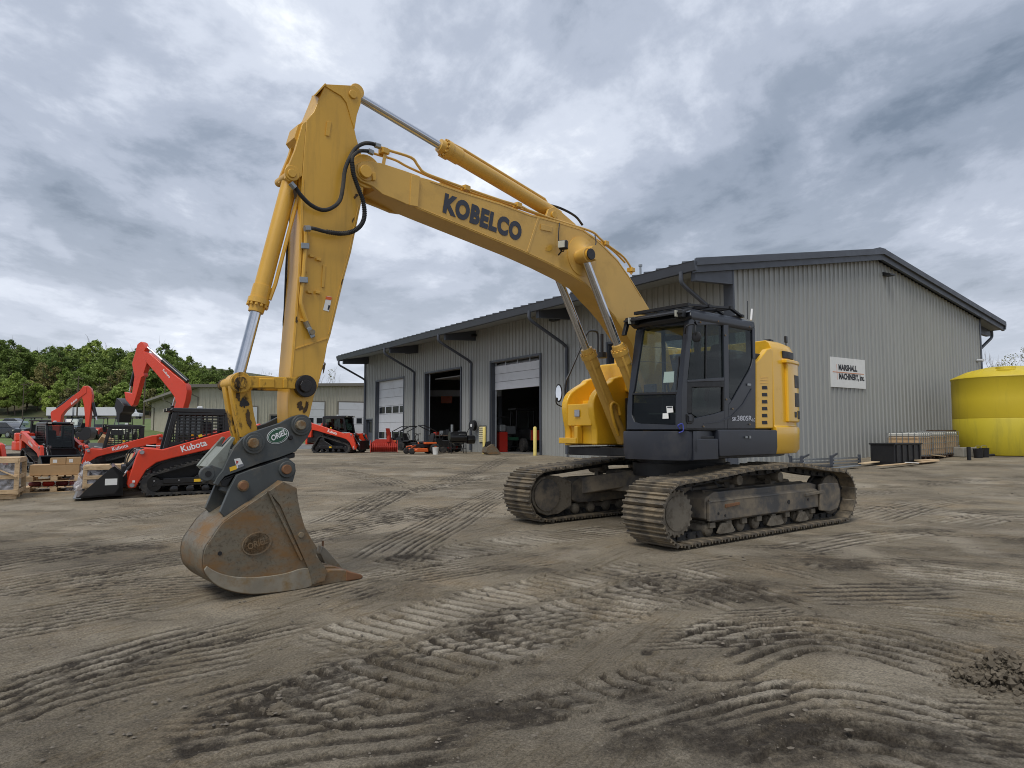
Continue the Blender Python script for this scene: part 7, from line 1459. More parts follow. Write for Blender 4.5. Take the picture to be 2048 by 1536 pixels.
# ------------------------------------------------------------------ two small red excavators behind
def mini(label, boompx, armpx, cyl_arm, cyl_buck, cyl_boom, bucket_px, pos, depth, ndir, body_rz, text_q, bshift=0.0, bs=.78, grp='small red excavators'):
    p0 = atd(pos[0], 865, depth); p0.z = gz(p0.x, p0.y); n = Vector(ndir).normalized()
    t = wthing('small_excavator', label, 'excavator', p0, grp)
    z7 = lambda x, y: (x/4.267, 660+y/4.267)
    def pl(name, pts, m, th, off=0.0, parent=t, bevel=.02):
        b = MB(); b.prism([hit(*z7(x, y), p0 + n*off, n) for x, y in pts], n*th); return b.build(name, m, parent, bevel=bevel)
    H = lambda x, y, off=0.0: hit(*z7(x, y), p0 + n*off, n)
    bm_ = pl('boom', boompx, RP, .24, -.12); am = pl('arm', armpx, RP, .2, -.10)
    def cy(name, a, b_, f, r, parent=t, off=0.0):
        A, B_ = H(*a, off), H(*b_, off); m_ = A.lerp(B_, f); b = MB(); b.cyl(A, m_, r, n=14); o = b.build(name, BP, parent); b = MB(); b.cyl(m_, B_, r*.55, n=12); b.build('rod', MT['chrome'], o)
    cy('arm_cylinder', *cyl_arm, .62, .075); cy('bucket_cylinder', *cyl_buck, .8, .065)
    cy('boom_cylinder', *cyl_boom, .5, .07, off=-.2)
    pl('bucket', bucket_px, MT['bucket_grey'] if False else BP, .5, -.25, bevel=.01)
    if text_q:
        (a, b_, c_, s_) = text_q; X0, X1, Y1 = H(*a, .123), H(*b_, .123), H(*c_, .123); text('lettering', s_, MT['white_print'], bm_, X0, (X1-X0).normalized(), (Y1-X0).normalized(), (X1-X0).length, (Y1-X0).length, .02, lift=.004)
    # lower works in a local frame
    M_ = Matrix.Translation(p0 + Vector((-n.y, n.x, 0))*bshift) @ Matrix.Rotation(body_rz, 4, 'Z') @ Matrix.Scale(bs, 4)
    def loc(b): b.v = [tuple(M_ @ Vector(v)) for v in b.v]; return b
    belt = hull_path([(-1.0, .3, .28), (1.0, .3, .28)])
    for sg in (-1, 1):
        b = MB(); b.prism([(x, sg*.95, z) for x, z in belt], (0, -sg*.42, 0)); loc(b).build('rubber_track', MT['rubber'], t, smooth=50); b = MB(); b.prism([(x, sg*.96, z) for x, z in ((-.85, .2), (.85, .2), (.85, .42), (-.85, .42))], (0, -sg*.1, 0)); loc(b).build('track_frame', BP, t)
    b = MB(); b.cyl((0, 0, .5), (0, 0, .75), .5, n=24); loc(b).build('slew_ring', BT, t); b = MB(); b.prism([(x, y, .75) for x, y in ((1.0, -.95), (1.0, .95), (-.6, .98), (-1.05, .6), (-1.15, 0), (-1.05, -.6), (-.6, -.98))], (0, 0, .55)); loc(b).build('house', RP, t, bevel=.05)
    b = MB(); b.prism([(x, y, 1.3) for x, y in ((-.1, -.95), (-.1, .1), (-.9, .55), (-1.05, -.4), (-.7, -.9))], (0, 0, .5)); loc(b).build('engine_hood', RP, t, bevel=.06)
    for x in (-.3, .95):
        for y in (-.05, .9): b = MB(); b.beam((x, y, 1.3), (x*.92, y, 2.5), .08, .08); loc(b).build('cab_post', BP, t)
    b = MB(); b.bx(-.42, 1.02, -.12, .97, 2.5, 2.6); loc(b).build('cab_roof', BP, t, bevel=.04); b = MB(); b.bx(-.3, .95, .90, .92, 1.3, 2.5); loc(b).build('side_window', MT['glass_dark'], t); b = MB(); b.bx(.93, .95, -.05, .9, 1.3, 2.5); loc(b).build('front_window', MT['glass_dark'], t)
    b = MB(); b.bx(-.1, .35, .2, .65, 1.35, 1.5); loc(b).build('seat', MT['seat_black'], t, bevel=.04); b = MB(); b.bx(-.2, -.08, .2, .65, 1.45, 2.1); loc(b).build('seat_back', MT['seat_black'], t, bevel=.04)
    b = MB(); b.prism([(x, -1.0, z) for x, z in ((1.7, .08), (1.78, .08), (1.74, .5), (1.66, .5))], (0, 2.0, 0)); loc(b).build('dozer_blade', RP, t)
    for y in (-.4, .4): b = MB(); b.beam((.7, y, .35), (1.7, y, .3), .1, .12); loc(b).build('blade_arm', RP, t)
    return t
mini('red excavator with its boom raised high behind the nearest loader',
     [(1278, 195), (1310, 200), (1335, 215), (1420, 290), (1520, 375), (1605, 440), (1632, 475), (1640, 530), (1630, 600), (1600, 700), (1590, 760), (1500, 760), (1510, 715), (1545, 620), (1530, 570), (1490, 515), (1430, 440), (1380, 380), (1310, 300), (1280, 260)],
     [(1222, 118), (1243, 104), (1262, 115), (1282, 160), (1272, 185), (1292, 240), (1292, 290), (1265, 370), (1270, 395), (1245, 410), (1205, 560), (1180, 640), (1160, 655), (1110, 595), (1100, 530), (1165, 545), (1185, 400), (1165, 290), (1195, 190), (1210, 130)],
     ((1600, 440), (1262, 150)), ((1168, 290), (1108, 525)), ((1455, 730), (1500, 560)), [(1098, 585), (1120, 600), (1162, 652), (1150, 700), (1126, 722), (1120, 790), (1098, 790), (1095, 705), (1080, 660)],
     (372, 830), 22.5, (-.28, -.96, 0), R(165), ((1388, 345), (1445, 412), (1400, 330), 'Kubota'), 1.0, .78)
mini('red excavator with bent boom and dark bucket by the utility vehicles',
     [(455, 715), (462, 695), (500, 676), (560, 635), (640, 570), (700, 525), (735, 480), (765, 482), (760, 540), (735, 560), (700, 585), (640, 640), (580, 690), (550, 730), (540, 800), (525, 950), (515, 990), (488, 975), (480, 930), (468, 800)],
     [(733, 480), (765, 478), (795, 505), (806, 560), (800, 625), (780, 800), (775, 840), (745, 830), (745, 780), (735, 650), (715, 560), (720, 530)],
     ((490, 672), (728, 500)), ((790, 620), (825, 770)), ((570, 900), (555, 760)), [(690, 915), (745, 860), (775, 825), (815, 830), (826, 870), (815, 920), (780, 942), (720, 935)],
     (95, 880), 27.5, (.15, -.99, 0), R(8), ((610, 640), (660, 595), (604, 622), 'Kubota'), -.4, .66)
# ------------------------------------------------------------------ crates, boxes and wrapping on the left
WD = MT['wood']
def crate(name, label, loc, rz, sx, sy, sz_, wrapped=True, inner=None, diag=True):
    t = thing(name, label, 'crate', loc, rz, 'crated goods on the left'); w_, th = .09, .025
    for x in (-sx/2, sx/2):
        for y in (-sy/2, sy/2): b = MB(); b.bx(x-w_/2, x+w_/2, y-th, y+th, .1, sz_); b.build('post', WD, t, bevel=.004)
    for y in (-sy/2-.02, sy/2+.02):
        for z in (.12, sz_*.5, sz_-.09): b = MB(); b.bx(-sx/2-.02, sx/2+.02, y-th/2, y+th/2, z, z+w_); b.build('slat', WD, t, bevel=.004)
        if diag: b = MB(); b.beam((-sx/2, y*1.03, .2), (0, y*1.03, sz_-.1), .02, .09, up=(0, 1, 0)); b.beam((0, y*1.035, sz_-.1), (sx/2, y*1.035, .55*sz_), .02, .09, up=(0, 1, 0)); b.build('brace', WD, t)
    for x in (-sx/2-.02, sx/2+.02):
        for z in (.12, sz_*.5, sz_-.09): b = MB(); b.bx(x-th/2, x+th/2, -sy/2, sy/2, z, z+w_); b.build('slat', WD, t, bevel=.004)
    for k in range(5): b = MB(); y = -sy/2+(k+.1)*sy/5; b.bx(-sx/2-.03, sx/2+.03, y, y+sy/5*.8, sz_+.002, sz_+.022); b.build('top_board', WD, t, bevel=.003)
    for y in (-sy*.42, 0, sy*.42): b = MB(); b.bx(-sx/2, sx/2, y-.045, y+.045, .0, .1); b.build('runner', WD, t, bevel=.004)
    if inner: b = MB(); b.bx(-sx*.42, sx*.42, -sy*.38, sy*.38, .12, sz_*.82); b.build('contents', inner, t, bevel=.06)
    if wrapped:
        b = MB(); n = 10; e = .012
        for sgn in (-1, 1):
            rows = []
            for j in range(n+1):
                z = .14+(sz_-.2)*j/n; rows.append([(-sx/2+sx*i/n, sgn*(sy/2-.01+.012*math.sin(3*i+2*j)), z) for i in range(n+1)])
            vs = [p for r in rows for p in r]; b.add(vs, [(j*(n+1)+i, j*(n+1)+i+1, (j+1)*(n+1)+i+1, (j+1)*(n+1)+i) for j in range(n) for i in range(n)])
        b.build('stretch_film', MT['plastic_wrap'], t, smooth=60)
    return t
def gl(px, py): p = gnd(px, py); return p
p = gl(8, 1000); crate('wooden_crate', 'tall wooden slat crate wrapped in film at the left edge', (p.x-.62, p.y+.35, p.z), R(28), 1.15, 1.0, .88, True, MT['seat_grey'])
p = gl(188, 985); crate('wooden_crate', 'wide wooden crate wrapped in film behind the black loader bucket', (p.x+.05, p.y+.5, p.z), R(28), .95, .8, .62, True, MT['black_trim'], False)
def pallet(label, loc, rz, sx=1.2, sy=1.0):
    t = thing('pallet', label, 'pallet', loc, rz, 'pallets on the left')
    for y in (-sy*.45, 0, sy*.45):
        for x in (-sx*.44, 0, sx*.44): b = MB(); b.bx(x-.07, x+.07, y-.05, y+.05, .02, .11); b.build('block', WD, t, bevel=.004)
        b = MB(); b.bx(-sx/2, sx/2, y-.05, y+.05, 0, .02); b.build('bottom_board', WD, t, bevel=.003)
    for k in range(7): b = MB(); x = -sx/2+k*sx/7; b.bx(x, x+sx/7*.75, -sy/2, sy/2, .11, .132); b.build('deck_board', WD, t, bevel=.003)
    return t
def carton(label, loc, rz, sx, sy, sz_, m='cardboard', tape=True, lab=True):
    t = thing('cardboard_box', label, 'box', loc, rz, 'cardboard boxes on the left'); b = MB(); b.bx(-sx/2, sx/2, -sy/2, sy/2, 0, sz_); b.build('carton', MT[m], t, bevel=.008)
    if tape: b = MB(); b.bx(-sx/2-.001, sx/2+.001, -.025, .025, sz_, sz_+.002); b.build('tape', MT['cardboard_pale'], t)
    if lab: b = MB(); b.bx(-sx*.32, -sx*.05, -sy/2-.003, -sy/2, sz_*.3, sz_*.8); b.build('paper_label', MT['paper'], t)
    for q in (-1, 1): b = MB(); b.hexa([(-sx/2, q*.01, sz_+.001), (sx/2, q*.01, sz_+.001), (sx/2, q*sy/2, sz_+.001), (-sx/2, q*sy/2, sz_+.001), (-sx/2, q*.01, sz_+.008), (sx/2, q*.01, sz_+.008), (sx/2, q*sy/2, sz_+.005), (-sx/2, q*sy/2, sz_+.005)]); b.build('flap', MT[m], t)
p = gl(86, 985); b0 = Vector((p.x, p.y+.45, p.z)); rz = R(28); ux, uy = Vector((math.cos(rz), math.sin(rz), 0)), Vector((-math.sin(rz), math.cos(rz), 0))
pallet('wooden pallet under the long cardboard boxes', b0, rz)
for k in range(4):
    q = b0 + ux*(-.4+.27*k) - uy*.2 + UP*.134; bb = MB(); bb.rev(V(0, 0, .06), (1, .2, 0), [(-.13, .03), (-.1, .06), (.1, .06), (.13, .03)], 10); o = bb.build('maroon_part', MT['maroon'] if k % 2 == 0 else MT['red_print']); o.location = q; tag(o, ['leftmost wrapped maroon part on the pallet', 'second wrapped maroon part from the left on the pallet', 'third wrapped maroon part from the left on the pallet', 'rightmost wrapped maroon part on the pallet'][k], 'part', 'maroon parts on the pallet')
b1 = b0 + UP*.134 + uy*.2
pallet('thin pallet board layer between the maroon parts and the long box', b0 + UP*.26, rz, 1.1, .9)
carton('long flat cardboard box lying on the pallet', b0 + UP*.40, rz, 1.0, .75, .24, 'cardboard', True, False)
carton('left small cardboard box on the long flat box', b0 + UP*.65 + ux*.05 - uy*.12, rz, .32, .4, .15); carton('right small cardboard box on the long flat box', b0 + UP*.65 + ux*.36 - uy*.1, rz+.05, .3, .42, .16); 
p = gl(190, 985); c0_ = Vector((p.x+.05, p.y+.5, p.z+.65))
carton('tilted open cardboard box on top of the wide crate', c0_ + V(.15, 1.0, .0), R(60), .45, .4, .22, 'cardboard_pale'); carton('flat cardboard box stacked behind the wide crate', c0_ + V(.6, 1.2, -.05), R(20), .7, .45, .2, 'cardboard_pale')
carton('brown cardboard box between the wide crate and the loader', c0_ + V(.75, .55, -.4), R(28), .45, .45, .32, 'cardboard'); pallet('pallet standing under the brown boxes beside the loader', c0_ + V(.7, .7, -.65), R(28), 1.1, .9)
carton('brown cardboard box at the bottom behind the loader bucket', c0_ + V(.7, .7, -.515), R(28), .8, .6, .11, 'cardboard', False, False); carton('lower brown cardboard box behind the wide crate', c0_ + V(.5, 1.15, -.6), R(25), .8, .6, .54, 'cardboard', True, False); carton('pale cardboard box behind the wide crate on its left', c0_ + V(.1, 1.0, -.62), R(40), .6, .5, .6, 'cardboard_pale', True, False)
p = gl(184, 935); t = thing('grey_drum', 'grey steel drum behind the cardboard boxes', 'drum', (p.x, p.y+.3, p.z)); b = MB(); b.rev((0, 0, 0), UP, [(0, .28), (.02, .3), (.28, .29), (.3, .305), (.32, .29), (.58, .29), (.6, .305), (.62, .29), (.86, .3), (.88, .3), (.86, .27)], 28); b.build('shell', MT['drum_grey'], t); b = MB(); b.cyl((0, 0, .84), (0, 0, .86), .27, n=24); b.build('lid', MT['drum_grey'], t)
b = MB(); b.box((.28, .3, .95), (.42, .3, .28), Euler((.4, .5, .6)).to_matrix()); o = b.build('cardboard_box', MT['cardboard'], bevel=.006); o.location = (p.x, p.y, p.z); tag(o, 'crushed cardboard box tipped against the grey drum', 'box', 'cardboard boxes on the left')
# heap of crumpled film
def film_heap(px, py, w_, d_, h_, seed, label):
    p = gl(px, py); from mathutils import noise as nz; bm = bmesh.new(); bmesh.ops.create_icosphere(bm, subdivisions=5, radius=1)
    for v in bm.verts:
        q = v.co.copy(); k = nz.fractal(q*1.8+Vector((seed, 0, 0)), .8, 2.2, 4)*.3+abs(nz.noise(q*6+Vector((0, seed, 0))))*.12
        q *= 1+k; top = max(0, q.z); v.co = Vector((q.x*w_*(1-.25*top)+top*w_*.25, q.y*d_*(1-.4*top), max(q.z, -.05)*h_))
    me = bpy.data.meshes.new('film'); bm.to_mesh(me); bm.free(); me.materials.append(MT['plastic_wrap']); me.polygons.foreach_set('use_smooth', [True]*len(me.polygons)); o = link(me, 'plastic_film'); o.location = (p.x, p.y+.4, p.z); tag(o, label, 'plastic film')
film_heap(142, 984, .34, .3, .62, 4, 'heap of crumpled clear plastic film between the boxes and the wide crate')
# black fork bucket in front of the loader at the left
p = gl(120, 966); t = thing('rock_bucket', 'black toothed skeleton bucket standing behind the cardboard boxes', 'bucket', (p.x+.1, p.y+.9, p.z), R(205))
b = MB(); b.prism([(x, -.8, z) for x, z in ((-.4, .02), (.5, .02), (.52, .06), (-.3, .1), (-.38, .3), (-.32, .62), (-.4, .66), (-.48, .4))], (0, 1.6, 0)); b.build('shell', MT['black_paint'], t)
for y in (-.8, .77): b = MB(); b.prism([(x, y, z) for x, z in ((-.4, .02), (.5, .02), (.2, .3), (-.32, .66), (-.48, .4))], (0, .03, 0)); b.build('side', MT['black_paint'], t)
for k in range(7): b = MB(); y = -.72+k*.24; b.prism([(x, y, z) for x, z in ((.45, .0), (.78, .02), (.45, .07))], (0, .05, 0)); b.build('tooth', MT['galvanised'], t)
# ------------------------------------------------------------------ utility vehicles, cars and trucks on the left
def wheel(t, x, y, r, w_, m='rubber', rim='black_trim'):
    b = MB(); b.rev((x, y-w_/2, r), (0, 1, 0), [(0, r*.6), (.02, r*.95), (w_*.3, r), (w_*.7, r), (w_-.02, r*.95), (w_, r*.6)], 20); o = b.build('wheel', MT[m], t); b = MB(); b.cyl((x, y-w_*.52, r), (x, y+w_*.52, r), r*.55, n=14); b.build('rim', MT[rim], o)
def utv(px, py, rz, label, paint):
    p = gl(px, py); t = thing('utility_vehicle', label, 'utility vehicle', p, rz, 'utility vehicles on the lawn')
    for x in (-1.0, 1.05):
        for y in (-.62, .62): wheel(t, x, y, .33, .26)
    b = MB(); b.prism([(x, -.62, z) for x, z in ((-1.5, .42), (1.35, .42), (1.42, .75), (1.3, .98), (.75, 1.05), (.62, .62), (-.35, .6), (-.4, .95), (-1.5, .95))], (0, 1.24, 0)); b.build('body', MT[paint], t, bevel=.05)
    b = MB(); b.bx(1.36, 1.46, -.5, .5, .5, .85); g_ = b.build('grille', MT['black_trim'], t, bevel=.02)
    for y in (-.45, .45): b = MB(); b.box((1.43, y, .82), (.06, .2, .12)); b.build('headlight', MT['light_lens'], g_, bevel=.02)
    for y in (-.58, .58):
        for a, c in (((.75, .98), (.35, 1.88)), ((-.4, .9), (-.35, 1.9))): b = MB(); b.beam((a[0], y, a[1]), (c[0], y*.92, c[1]), .06, .06); b.build('roll_cage', MT['black_trim'], t)
    b = MB(); b.bx(-.5, .5, -.6, .6, 1.88, 1.96); b.build('roof', MT['black_trim'], t, bevel=.03); b = MB(); b.hexa([(.74, -.54, 1.04), (.75, -.54, 1.04), (.75, .54, 1.04), (.74, .54, 1.04), (.38, -.5, 1.86), (.39, -.5, 1.86), (.39, .5, 1.86), (.38, .5, 1.86)]); b.build('windscreen', MT['glass_clear'], t)
    b = MB(); b.bx(-.35, .1, -.5, .5, .62, .8); b.build('seat', MT['seat_black'], t, bevel=.03); b = MB(); b.bx(-.4, -.28, -.5, .5, .8, 1.35); b.build('seat_back', MT['seat_black'], t, bevel=.03); b = MB(); b.bx(1.44, 1.52, -.55, .55, .4, .5); b.build('bumper', MT['black_trim'], t)
utv(246.5, 879, R(-80), 'right utility vehicle with black roof facing the camera on the lawn', 'ivory'); utv(197, 879, R(-82), 'left utility vehicle half hidden by the bent red boom', 'red_dull'); utv(160, 874, R(-95), 'black roofed utility vehicle behind the dark digger bucket', 'car_dark'); utv(64, 880, R(-100), 'black utility vehicle behind the small red excavator at the left', 'car_dark')
p = gl(151, 896); t = thing('zero_turn_mower', 'red mower parked on the lawn edge below the bent red boom', 'mower', p, R(-85))
for y in (-.45, .45): wheel(t, -.5, y, .27, .24); wheel(t, .7, y*.8, .15, .12)
b = MB(); b.prism([(x, -.6, z) for x, z in ((-.05, .1), (.7, .1), (.72, .2), (.5, .32), (0, .32))], (0, 1.2, 0)); b.build('deck', RP, t, bevel=.03); b = MB(); b.bx(-.9, .2, -.3, .3, .3, .55); b.build('chassis', RP, t, bevel=.04); b = MB(); b.bx(-.4, .05, -.26, .26, .55, .68); b.build('seat', MT['seat_black'], t, bevel=.04); b = MB(); b.bx(-.5, -.4, -.25, .25, .6, 1.05); b.build('seat_back', MT['seat_black'], t, bevel=.04)
b = MB(); b.tube([(-.5, -.4, .4), (-.5, -.4, 1.3), (-.5, .4, 1.3), (-.5, .4, .4)], .03, 8); b.build('roll_bar', MT['black_trim'], t)
def car(px, depth, rz, label, paint, pickup=False):
    p = atd(px, 850, depth); t = thing('parked_car', label, 'car', (p.x, p.y, gz(p.x, p.y)), rz, 'cars beyond the lawn')
    body = [(-2.2, .35), (2.15, .35), (2.25, .6), (2.15, .85), (1.1, .95), (-2.1, .98), (-2.25, .7)]
    b = MB(); b.prism([(x, -.85, z) for x, z in body], (0, 1.7, 0)); b.build('body', MT[paint], t, bevel=.08, seg=3)
    cabp = [(1.05, .93), (.45, 1.42), (-.9, 1.45), (-1.75, .96)] if not pickup else [(1.0, .93), (.5, 1.65), (-.5, 1.66), (-.6, .96)]
    b = MB(); b.prism([(x, -.72, z) for x, z in cabp], (0, 1.44, 0)); g_ = b.build('glass_house', MT['dark_glass'], t, bevel=.05); b = MB(); x0, x1 = cabp[1], cabp[2]; b.bx(x1[0], x0[0], -.70, .70, x0[1]-.02, x0[1]+.04); b.build('roof', MT[paint], g_, bevel=.03)
    for x in (-1.35, 1.4):
        for y in (-.78, .78): wheel(t, x, y, .33, .22, 'rubber', 'galvanised')
    for y in (-.6, .6): b = MB(); b.box((2.2, y, .68), (.08, .3, .12)); b.build('headlight', MT['light_lens'], t)
car(22, 108, R(178), 'silver car on the road beyond the lawn at the left', 'car_silver'); car(148, 78, R(-75), 'dark pickup behind the bent red boom', 'car_dark', True); car(8, 64, R(170), 'dark car at the left edge below the silver car', 'car_dark')
def semi(px0, px1, depth, label, cab=True):
    a, c = atd(px0, 850, depth), atd(px1, 850, depth); z = gz(0, depth)+.05; Ln = c.x-a.x; t = thing('truck_trailer', label, 'truck', (a.x, a.y, z), 0, 'white trucks on the highway')
    for k in range(6): x0, x1 = Ln*k/6, Ln*(k+1)/6; b = MB(); b.bx(x0+.01, x1-.01, -1.25, 1.25, 1.1, 4.0); b.build('box_panel', MT['white_metal'], t)
    b = MB(); b.bx(0, Ln, -1.1, 1.1, .95, 1.1); b.build('frame', MT['black_trim'], t)
    for x in (1.0, 2.2, Ln-1.5): 
        for y in (-1.05, 1.05): wheel(t, x, y, .5, .3)
    if cab:
        b = MB(); b.prism([(x, -1.2, z_) for x, z_ in ((Ln+.4, .8), (Ln+5.4, .8), (Ln+5.6, 1.9), (Ln+3.6, 2.2), (Ln+3.0, 3.4), (Ln+.8, 3.9), (Ln+.4, 3.8))], (0, 2.4, 0)); q = b.build('tractor_cab', MT['white_metal'], t, bevel=.1); b = MB(); b.bx(Ln+1.8, Ln+2.9, -1.23, -1.2, 2.2, 3.1); b.build('window', MT['dark_glass'], q)
        for x in (Ln+.9, Ln+4.6):
            for y in (-1.0, 1.0): wheel(t, x, y, .5, .3)
        b = MB(); b.bx(Ln-.2, Ln+.9, -1.0, 1.0, .6, 1.0); b.build('fuel_deck', MT['black_trim'], t)
semi(152, 250, 240, 'long white trailer truck on the highway below the wooded hill'); semi(96, 148, 240, 'second white trailer to the left of the long truck', False)
def pole(px, ytop, depth, label, lamp=False):
    p = atd(px, 850, depth); top = atd(px, ytop, depth); z0 = gz(p.x, p.y); t = thing('utility_pole', label, 'pole', (p.x, p.y, z0)); h_ = top.z-z0
    b = MB(); b.rev((0, 0, 0), UP, [(0, .17), (h_, .11)], 10); b.build('shaft', MT['bark'], t)
    if lamp: b = MB(); b.tube([(0, 0, h_-.1), (.5, 0, h_+.15), (1.4, 0, h_+.2)], .05, 6); b.build('bracket_arm', MT['galvanised'], t); b = MB(); b.box((1.6, 0, h_+.18), (.6, .25, .12)); b.build('lamp_head', MT['galvanised'], t, bevel=.03)
    else: b = MB(); b.bx(-1.1, 1.1, -.06, .06, h_-.7, h_-.55); b.build('cross_arm', MT['bark'], t)
pole(44, 765, 225, 'utility pole at the foot of the wood on the left'); pole(153, 752, 150, 'utility pole rising beside the bent red boom'); pole(287, 742, 130, 'thin lamp pole right of the high red arm', True); pole(327, 750, 150, 'utility pole behind the lettering of the high red boom')
# ------------------------------------------------------------------ hill, wood and single trees
def hz(x, y):
    m = min(1, max(0, (-70-x)/90)); m = m*m*(3-2*m); t = max(0, y-252); return gz(x, y) + m*min(26, .235*t)
b = MB(); vs = []; fs = []; nx, ny = 40, 26
for j in range(ny+1):
    for i in range(nx+1): x, y = -460+430*i/nx, 251+209*j/ny; vs.append((x, y, hz(x, y)-.3))
for j in range(ny):
    for i in range(nx): k = j*(nx+1)+i; fs.append((k, k+1, k+nx+2, k+nx+1))
mat('hill_floor', srgb(66, 72, 42), .95, 0, .25, .06, dirt=srgb(84, 74, 54), dscale=.1, dlo=.45, dhi=.65)
b.add(vs, fs); ho = b.build('hill', MT['hill_floor'], smooth=60); ho['kind'] = 'structure'
def leafmat(name, c0, c1):
    m = bpy.data.materials.new(name); m.use_nodes = True; t = m.node_tree; n = t.nodes; bs = n['Principled BSDF']; tc = n.new('ShaderNodeTexCoord'); no = n.new('ShaderNodeTexNoise'); no.inputs['Scale'].default_value = .55; no.inputs['Detail'].default_value = 5
    t.links.new(tc.outputs['Object'], no.inputs['Vector']); oi = n.new('ShaderNodeObjectInfo'); ad = n.new('ShaderNodeMath'); ad.operation = 'MULTIPLY_ADD'; t.links.new(oi.outputs['Random'], ad.inputs[0]); ad.inputs[1].default_value = .30; t.links.new(no.outputs['Fac'], ad.inputs[2])
    r = n.new('ShaderNodeValToRGB'); r.color_ramp.elements[0].position = .42; r.color_ramp.elements[1].position = .92; r.color_ramp.elements[0].color = (*c0, 1); r.color_ramp.elements[1].color = (*c1, 1); t.links.new(ad.outputs[0], r.inputs[0]); t.links.new(r.outputs[0], bs.inputs['Base Color'])
    bs.inputs['Roughness'].default_value = .7; bs.inputs['Specular IOR Level'].default_value = .2
    tl = n.new('ShaderNodeBsdfTranslucent'); t.links.new(r.outputs[0], tl.inputs[0]); mx = n.new('ShaderNodeMixShader'); mx.inputs[0].default_value = .3; t.links.new(bs.outputs[0], mx.inputs[1]); t.links.new(tl.outputs[0], mx.inputs[2]); t.links.new(mx.outputs[0], n['Material Output'].inputs[0]); MT[name] = m
leafmat('leaf_dark', srgb(88, 110, 58), srgb(146, 162, 88)); leafmat('leaf_mid', srgb(118, 142, 70), srgb(172, 186, 102)); leafmat('leaf_light', srgb(146, 166, 80), srgb(188, 198, 112)); leafmat('leaf_olive', srgb(112, 108, 66), srgb(154, 146, 94)); leafmat('leaf_sparse', srgb(110, 112, 70), srgb(150, 146, 98))
def crown_mesh(seed, h_, r_, n_cl, n_lf, sz_, m, base=.22):
    rnd = random.Random(seed); b = MB(); cl = []
    for i in range(n_cl):
        z = rnd.random(); env = math.sin(math.pi*min(1, .12+.88*z))**.6; a = rnd.random()*6.283; q = r_*env*math.sqrt(rnd.random())*.9
        cl.append((q*math.cos(a), q*math.sin(a), h_*(base+(1-base)*z*.95), r_*rnd.uniform(.14, .32)))
    for (x, y, z, cr) in cl:
        for k in range(n_lf):
            d = Vector((rnd.gauss(0, 1), rnd.gauss(0, 1), rnd.gauss(0, 1))).normalized()*cr*rnd.uniform(.45, 1.0); d.z *= .75; c = Vector((x, y, z))+d
            s = sz_*rnd.uniform(.6, 1.3); M_ = Euler((rnd.uniform(-1, 1), rnd.uniform(-1, 1), rnd.random()*6.28)).to_matrix()
            b.add([c + M_ @ Vector(v) for v in ((-s, -s*.6, 0), (s, -s*.5, 0), (s*.8, s*.6, .2*s), (-s*.7, s*.6, -.1*s))], [(0, 1, 2, 3)])
    return b.mesh('crown', m, 0)
def trunk_mesh(seed, h_, r0, m, nb=7, spread=.3, depth=1):
    rnd = random.Random(seed); b = MB(); pts = [V(0, 0, -.4)]; p = V(0, 0, 0)
    for k in range(6): p = p + V(rnd.uniform(-.25, .25), rnd.uniform(-.25, .25), h_*.75/6); pts.append(p.copy())
    b.tube(pts, [r0*(1-.13*k) for k in range(len(pts))], 7)
    def branch(q, d, L_, r_, lv):
        e = [q]; dd = d.copy()
        for k in range(4): dd = (dd + V(rnd.uniform(-.25, .25), rnd.uniform(-.25, .25), .12)).normalized(); e.append(e[-1] + dd*L_/4)
        b.tube(e, [r_*(1-.2*k) for k in range(5)], 5)
        if lv > 0:
            for k in range(4): branch(e[1+k % 4], (dd + V(rnd.uniform(-.9, .9), rnd.uniform(-.9, .9), rnd.uniform(-.1, .6))).normalized(), L_*.6, r_*.5, lv-1)
    for k in range(nb):
        a = rnd.random()*6.283; q = pts[2+k % 5]; branch(q, V(math.cos(a), math.sin(a), rnd.uniform(.35, .9)).normalized(), h_*spread, r0*.4, depth)
    return b.mesh('trunk', m, 40)
KINDS = []
for i, (m, h_, r_, lb) in enumerate((('leaf_dark', 19, 6.2, 'tall dark green'), ('leaf_mid', 16, 6.0, 'rounded green'), ('leaf_dark', 16, 7.0, 'broad dark green'), ('leaf_light', 11, 4.8, 'fresh light green'), ('leaf_olive', 14, 5.0, 'olive brown budding'), ('leaf_mid', 9, 4.2, 'low bushy green'), ('leaf_sparse', 10, 4.0, 'thin grey-green budding'))):
    dense = 62 if i not in (4, 6) else 40
    KINDS.append((crown_mesh(10+i, h_, r_, dense, 58 if i not in (4, 6) else 28, .38, MT[m]), trunk_mesh(30+i, h_, .3, MT['bark'], 6, .3), h_, lb))
def tree(kind, x, y, s, label, group='trees of the wooded hill', zf=hz):
    cm, tm, h_, lb = KINDS[kind]; t = thing('tree', label, 'tree', (x, y, zf(x, y)), random.Random(int(x*7+y)).random()*6.28, group); rr_ = random.Random(int(x+y*3)); t.scale = (s*rr_.uniform(.75, 1.2), s*rr_.uniform(.75, 1.2), s*rr_.uniform(.88, 1.15)); link(cm, 'crown', t); link(tm, 'trunk', t); return t
rn = random.Random(12); TREES = []
tops = [(-60, 690), (0, 683), (50, 689), (110, 694), (150, 684), (185, 680), (215, 706), (240, 702), (270, 700), (310, 704), (350, 712), (390, 728), (430, 736), (470, 752)]
def skyline(px):
    for (a, ya), (c, yc) in zip(tops, tops[1:]):
        if a <= px <= c: return ya+(yc-ya)*(px-a)/(c-a)
    return 690
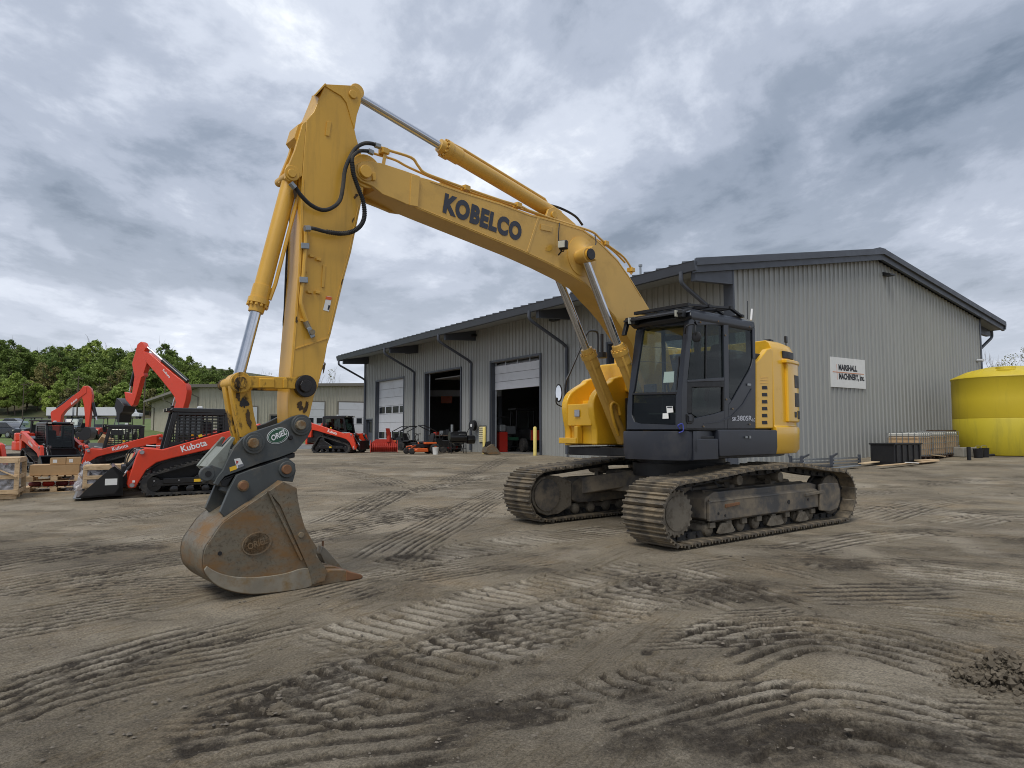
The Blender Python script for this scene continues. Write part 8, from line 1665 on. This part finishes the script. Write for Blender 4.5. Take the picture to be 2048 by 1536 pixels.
for px in range(-70, 470, 17):                          # the crest, fitted to the skyline
    d = rn.uniform(318, 350); X = (px-1024)/FPX*d; zt = 1.75+(865-skyline(px)-rn.uniform(-3, 8))/FPX*d; k = rn.choice([0, 0, 2, 2, 1, 0, 4]); need = zt-hz(X, d); TREES.append((k, X, d, max(.35, min(1.6, need/KINDS[k][2])), px))
for d0, d1, step, kinds in ((290, 312, 21, [0, 2, 1, 2]), (270, 286, 24, [1, 3, 2, 1, 4]), (256, 266, 20, [3, 5, 5, 6, 3, 6, 1])):
    px = -70+rn.random()*15
    while px < 440:
        d = rn.uniform(d0, d1); X = (px-1024)/FPX*d; k = rn.choice(kinds); TREES.append((k, X, d, rn.uniform(.75, 1.1)*(.8 if px > 330 else 1), px)); px += step*rn.uniform(.7, 1.3)
cnt = {}
TREES.sort(key=lambda q: (q[0], q[4]))
for i, (k, X, d, s, px) in enumerate(TREES):
    row = 'on the crest' if d > 315 else ('high on the slope' if d > 288 else ('mid slope' if d > 268 else 'at the hill foot'))
    key = (k, row); cnt.setdefault(key, []).append((px, X, d, s))
ORD = ['first', 'second', 'third', 'fourth', 'fifth', 'sixth', 'seventh', 'eighth', 'ninth', 'tenth', 'eleventh', 'twelfth', 'thirteenth', 'fourteenth', 'fifteenth', 'sixteenth', 'seventeenth', 'eighteenth', 'nineteenth', 'twentieth']
for (k, row), L_ in cnt.items():
    L_.sort()
    for i, (px, X, d, s) in enumerate(L_): tree(k, X, d, s, f"{KINDS[k][3]} tree {row}, {ORD[i]} such from left")
# bare, budding trees behind the sheds and beyond the tank
BARE = [(trunk_mesh(60+i, 11, .2, MT['bark_pale'], 9, .34, 2), crown_mesh(70+i, 12.5, 4.6, 26, 22, .11, MT['leaf_sparse'])) for i in range(2)]
for i, (px, d, s, lb) in enumerate(((2025, 95, .82, 'budding bare tree beyond the yellow tank, left of two'), (2062, 90, .9, 'budding bare tree at the right edge beyond the yellow tank'), (1985, 110, .72, 'thin budding bush top just right of the gable'), (548, 115, .74, 'thin budding tree behind the tan shed between cylinder and arm'), (505, 125, .74, 'thin budding tree showing above the tan shed left of the arm'), (648, 112, .78, 'bare tree above the tan shed right of the arm'), (470, 130, .72, 'small budding tree above the tan shed beside the rocker link'))):
    p = atd(px, 850, d); t = thing('bare_tree', lb, 'tree', (p.x, p.y, gz(p.x, p.y)), i*1.3, 'bare trees in the distance'); t.scale = (s, s, s); link(BARE[i % 2][0], 'trunk', t); link(BARE[i % 2][1], 'crown', t)
